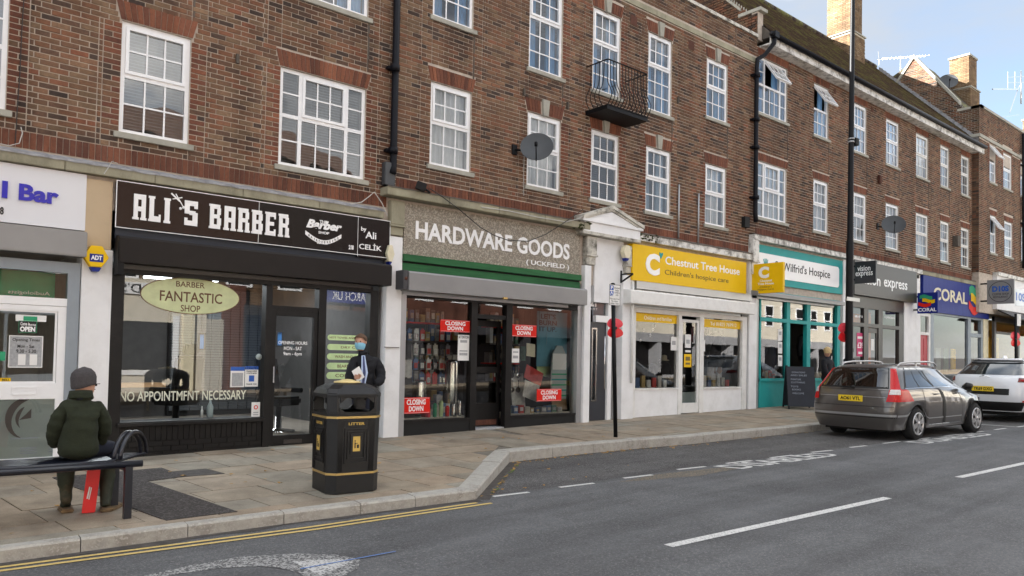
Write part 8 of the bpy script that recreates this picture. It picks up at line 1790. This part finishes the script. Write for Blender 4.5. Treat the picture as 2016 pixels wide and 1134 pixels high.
# estate car
ESC = .925
x_, y_ = 15.32, 7.42
car = thing('parked_car', 'dark grey estate car with tall red tail lamps parked in the bay', 'car', (x_, y_, zr(x_)+.0))
SP = dict(levels=[(.22, .10, 4.70, .87, .82, .70, .28, .6), (.40, .02, 4.78, .91, .88, .74, .30, .7), (.62, .0, 4.80, .925, .90, .76, .30, .7), (.80, .06, 4.78, .925, .90, .74, .28, .8), (1.0, .12, 4.70, .90, .865, .66, .26, 1.0, .78),
                  (1.035, .15, 3.72, .875, .84, .70, .25, .5), (1.22, .30, 3.22, .80, .765, .66, .24, .5), (1.40, .45, 2.88, .725, .695, .60, .22, .45), (1.475, .56, 2.70, .62, .61, .52, .30, .4), (1.515, .85, 2.45, .36, .34, .3, .3, .3)], wheels=(1.03, 3.78), r=.325, zw=.325, track=.80, cx=2.4, spokes=6)
mats = dict(body='car_grey')
rows, surf, patch, rear = build_car(car, SP, mats)
# outline indices: 0..11 tail, 12 corner start, 12..56 side, then nose
rear('rear_window', 5.15, 7.45, 6.4, 6.0, 'car_glass', .010)
rear('rear_window_edge', 4.98, 7.62, 6.9, 6.5, 'letter_black', .005)
for t0_, t1_ in ((4.93, 5.06), (7.66, 7.76)): patch('window_chrome', 0, 0, 0, 0, 'chrome', off=.011, ns=24, ntt=1, shape=lambda u, v, t0_=t0_, t1_=t1_: ((15.0+1.6*(0 if t0_ < 6 else 1))+((46.2-9.8*(0 if t0_ < 6 else 1))-(15.0+1.6*(0 if t0_ < 6 else 1)))*u, t0_+(t1_-t0_)*v))
patch('side_window_edge', 0, 0, 0, 0, 'letter_black', off=.004, ns=24, shape=lambda u, v: (15.0+(45.5-(7.5 if v > .5 else 7.5*(v*2)) - 15.0)*u if False else (15.0+1.6*v)+((46.2-9.8*v)-(15.0+1.6*v))*u, 5.0+2.72*v))
for (a, b_) in ((.03, .285), (.305, .60), (.635, .985)):
    patch('side_window', 0, 0, 0, 0, 'car_glass', off=.008, ns=12, shape=lambda u, v, a=a, b_=b_: ((15.0+1.6*v)+((46.2-9.8*v)-(15.0+1.6*v))*(a+(b_-a)*u+(.0 if b_ < .9 else 0)), 5.12+2.42*v))
patch('windscreen', 57, 66, 5.3, 7.6, 'car_glass', off=.006)
# tail lamps: tall upper strip beside the glass and wide lower part
patch('tail_lamp', 0, 0, 0, 0, 'tail_red', off=.012, ns=6, ntt=10, shape=lambda u, v: ((7.3-.3*v)+(5.9-2.6*v)*u, 4.2+3.1*v))
patch('tail_lamp', 0, 0, 0, 0, 'tail_red', off=.016, ns=8, ntt=6, shape=lambda u, v: (5.6+1.6*v+(12.6-4.8*v)*u, 2.9+1.6*v))
patch('reversing_lamp', 0, 0, 0, 0, 'tail_clear', off=.020, ns=6, ntt=4, shape=lambda u, v: (6.6+.8*v+(5.2-.8*v)*u, 3.6+.7*v))
rear('tailgate_groove', 3.98, 4.03, 8.6, 8.6, 'letter_black', .006, ntt=1)
rear('bumper_groove', 2.30, 2.36, 9, 9, 'letter_black', .004, ntt=1)
rear('bumper_strip', 1.38, 1.58, 11, 11, 'alu', .014, ntt=2)
patch('bumper_strip', 11, 20, 1.38, 1.56, 'alu', off=.012, ns=10, ntt=2)
rear('crease_highlight', 3.30, 3.34, 5.5, 5.5, 'alu', .006, ntt=1)  # pale strip: light catching the tailgate crease, drawn as colour
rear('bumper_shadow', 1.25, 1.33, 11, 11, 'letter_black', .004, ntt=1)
pl = bpy.data.objects.new('number_plate', None); link(pl, car, WL[car.name]+Vector((.04, 0, .7))); px0 = surf(0, 3.25).x-.02
m = MB(); m.box(x_+px0-.012, x_+px0, y_-.26, y_+.26, WL[car.name].z+.765, WL[car.name].z+.885); m.build('plate', 'plate_yellow', pl)
text('AO61 VTL', (y_+.215, y_-.215, WL[car.name].z+.788, WL[car.name].z+.862), x_+px0-.0125, 'letter_black', pl, ext=.002, bold=.03, axis='x')
m = MB(); m.bar((.13, .0, 1.06), (.10, .24, 1.045), .03, .03); m.lathe((.12, -.02, 1.05), [(.035, -.02), (.03, .03)], 10); m.build('rear_wiper', 'letter_black', car, raw=True, loc=WL[car.name])
for k, c in enumerate('VOLVO'): 
    yy = .26-.13*k; text(c, (y_+yy+.018, y_+yy-.018, WL[car.name].z+.945, WL[car.name].z+.975), x_+surf(1, 4).x-.004, 'chrome', car, ext=.003, bold=.01, axis='x', name='badge_letter')
for sg_ in (-1, 1):
    m = MB(); pts = [(.80, sg_*.60, 1.47), (.92, sg_*.61, 1.535), (1.3, sg_*.615, 1.56), (2.1, sg_*.60, 1.565), (2.45, sg_*.585, 1.54), (2.62, sg_*.57, 1.47)]; m.tube(pts, .019, 8); m.build('roof_rail', 'alloy', car, raw=True, loc=WL[car.name])
    m = MB(); m.bar((1.6, sg_*.605, 1.47), (1.6, sg_*.605, 1.56), .06, .02); m.build('rail_foot', 'alloy', car, raw=True, loc=WL[car.name])
    m = MB(); m.smooth = True; m.tube([(3.18, sg_*.88, 1.02), (3.16, sg_*.98, 1.05), (3.14, sg_*1.07, 1.05)], [.035, .085, .06], 10, flat=.9); m.build('wing_mirror', 'letter_black', car, raw=True, loc=WL[car.name])
    for xh in (1.75, 2.72): m = MB(); m.tube([(xh, sg_*.915, .905), (xh+.03, sg_*.945, .91), (xh+.17, sg_*.945, .91), (xh+.2, sg_*.915, .905)], .012, 6); m.build('door_handle', 'car_grey', car, raw=True, loc=WL[car.name])
for s_ in (23.9, 34.2, 44.5): patch('door_gap', s_, s_+.22, .25, 5.0, 'letter_black', off=.003, ns=1, ntt=10)
patch('door_strip', 21, 33.5, 1.05, 1.14, 'alu', off=.01, ntt=1); patch('door_strip', 34.6, 44, 1.05, 1.14, 'alu', off=.01, ntt=1); patch('sill_strip', 21.5, 44.5, .35, .42, 'chrome', off=.012, ntt=1)
patch('door_gap', 33.4, 34.7, .5, 6.9, 'letter_black', off=.009, ns=1, ntt=10, sides=(1,))
m = MB(); m.smooth = True; m.lathe((2.0, -.3, .95), [(.08, 0), (.25, .03), (.25, .25), (.12, .45), (.1, .5)], 12); m.lathe((2.0, .35, .95), [(.08, 0), (.25, .03), (.25, .25), (.12, .45), (.1, .5)], 12); m.build('seats', 'goods5', car, raw=True, loc=WL[car.name])
m = MB(); m.smooth = True
for k in range(5): m.lathe((.75+.1*k, -.4+.2*k, .98), [(.02, .0), (.16, .02), (.14, .14), (.03, .2)], 9)
m.build('shopping_bags', 'frost', car, raw=True, loc=WL[car.name])
car.scale = (ESC, 1.0, 1.0); car.rotation_euler = (0, rad(-.9), rad(-4.8))
# white car in front
x2, y2 = 22.0, 7.15
car2 = thing('parked_car', 'white sports utility car with thin red tail lamps parked ahead of the grey estate', 'car', (x2, y2, zr(x2)))
SP = dict(levels=[(.26, .14, 4.50, .86, .78, .70, .4, .6), (.42, .04, 4.62, .93, .88, .76, .45, .7), (.66, .0, 4.66, .95, .91, .78, .50, .7), (.86, .03, 4.64, .955, .915, .78, .50, .8), (1.06, .08, 4.58, .93, .88, .70, .48, 1.0, .88),
                  (1.10, .14, 3.9, .89, .84, .72, .44, .5), (1.28, .42, 3.3, .80, .76, .66, .42, .5), (1.42, .66, 2.9, .70, .68, .58, .4, .45), (1.49, .82, 2.6, .58, .56, .5, .35, .4), (1.53, 1.1, 2.3, .34, .32, .3, .3, .3)], wheels=(.95, 3.75), r=.37, zw=.37, track=.82, cx=2.4, spokes=5)
rows, surf, patch, rear = build_car(car2, SP, dict(body='car_white'))
rear('rear_window', 5.2, 7.1, 9.4, 8.6, 'car_glass', .01); rear('rear_spoiler', 7.1, 7.75, 10.5, 9.5, 'letter_black', .05, ntt=2); rear('roof_lip', 7.75, 8.1, 10.5, 9.8, 'car_white', .10, ntt=2)
patch('side_window', 0, 0, 0, 0, 'car_glass', off=.008, ns=24, shape=lambda u, v: ((17.0+2*v)+((45.0-9.8*v)-(17.0+2*v))*u, 5.12+2.3*v))
patch('tail_lamp', 0, 0, 0, 0, 'tail_dark', off=.014, ns=10, ntt=3, shape=lambda u, v: (6.0+.6*v+(12-2*v)*u, 3.55+.55*v)); patch('tail_lamp_line', 7, 18, 3.75, 3.85, 'tail_red', off=.018, ntt=1)
rear('lower_bumper', .1, 1.3, 12, 11.5, 'letter_black', .012, ntt=4); patch('lower_bumper', 12, 16, .1, 1.1, 'letter_black', off=.012); rear('plate_recess', 2.0, 2.75, 3.6, 3.6, 'letter_black', .006); patch('rear_reflector', 8, 10.2, 1.35, 1.5, 'tail_red', off=.02, ntt=1)
px0 = surf(0, 2.5).x-.03; pl = bpy.data.objects.new('number_plate', None); link(pl, car2, WL[car2.name]+Vector((0, 0, .7))); zc = WL[car2.name].z+.74
m = MB(); m.box(x2+px0-.012, x2+px0, y2-.26, y2+.26, zc, zc+.12); m.build('plate', 'plate_yellow', pl); text('YK69 DXG', (y2+.22, y2-.22, zc+.02, zc+.10), x2+px0-.0125, 'letter_black', pl, ext=.002, bold=.03, axis='x')
m = MB(); m.tube([(surf(0, 4.2).x-.01, .12, 1.09), (surf(0, 4.2).x-.015, .02, 1.115), (surf(0, 4.2).x-.01, -.12, 1.075)], [.006, .014, .006], 6); m.build('leaping_emblem', 'chrome', car2, raw=True, loc=WL[car2.name])
patch('door_gap', 24, 24.2, .3, 5, 'letter_black', off=.003, ns=1, ntt=8); patch('tailgate_gap', 9.2, 9.35, 2.6, 5, 'charcoal', off=.003, ns=1, ntt=8)
m = MB(); m.prism_x([(-.02, 1.52), (.02, 1.52), (0, 1.60)], 1.2, 1.4); m.build('roof_fin', 'car_white', car2, raw=True, loc=WL[car2.name])
for sg_ in (-1, 1): m = MB(); m.smooth = True; m.tube([(3.3, sg_*.9, 1.08), (3.28, sg_*1.0, 1.12), (3.26, sg_*1.08, 1.12)], [.035, .085, .06], 10); m.build('wing_mirror', 'car_white', car2, raw=True, loc=WL[car2.name])
car2.scale = (1, 1, 1.06); car2.rotation_euler = (0, rad(-.9), rad(-5))
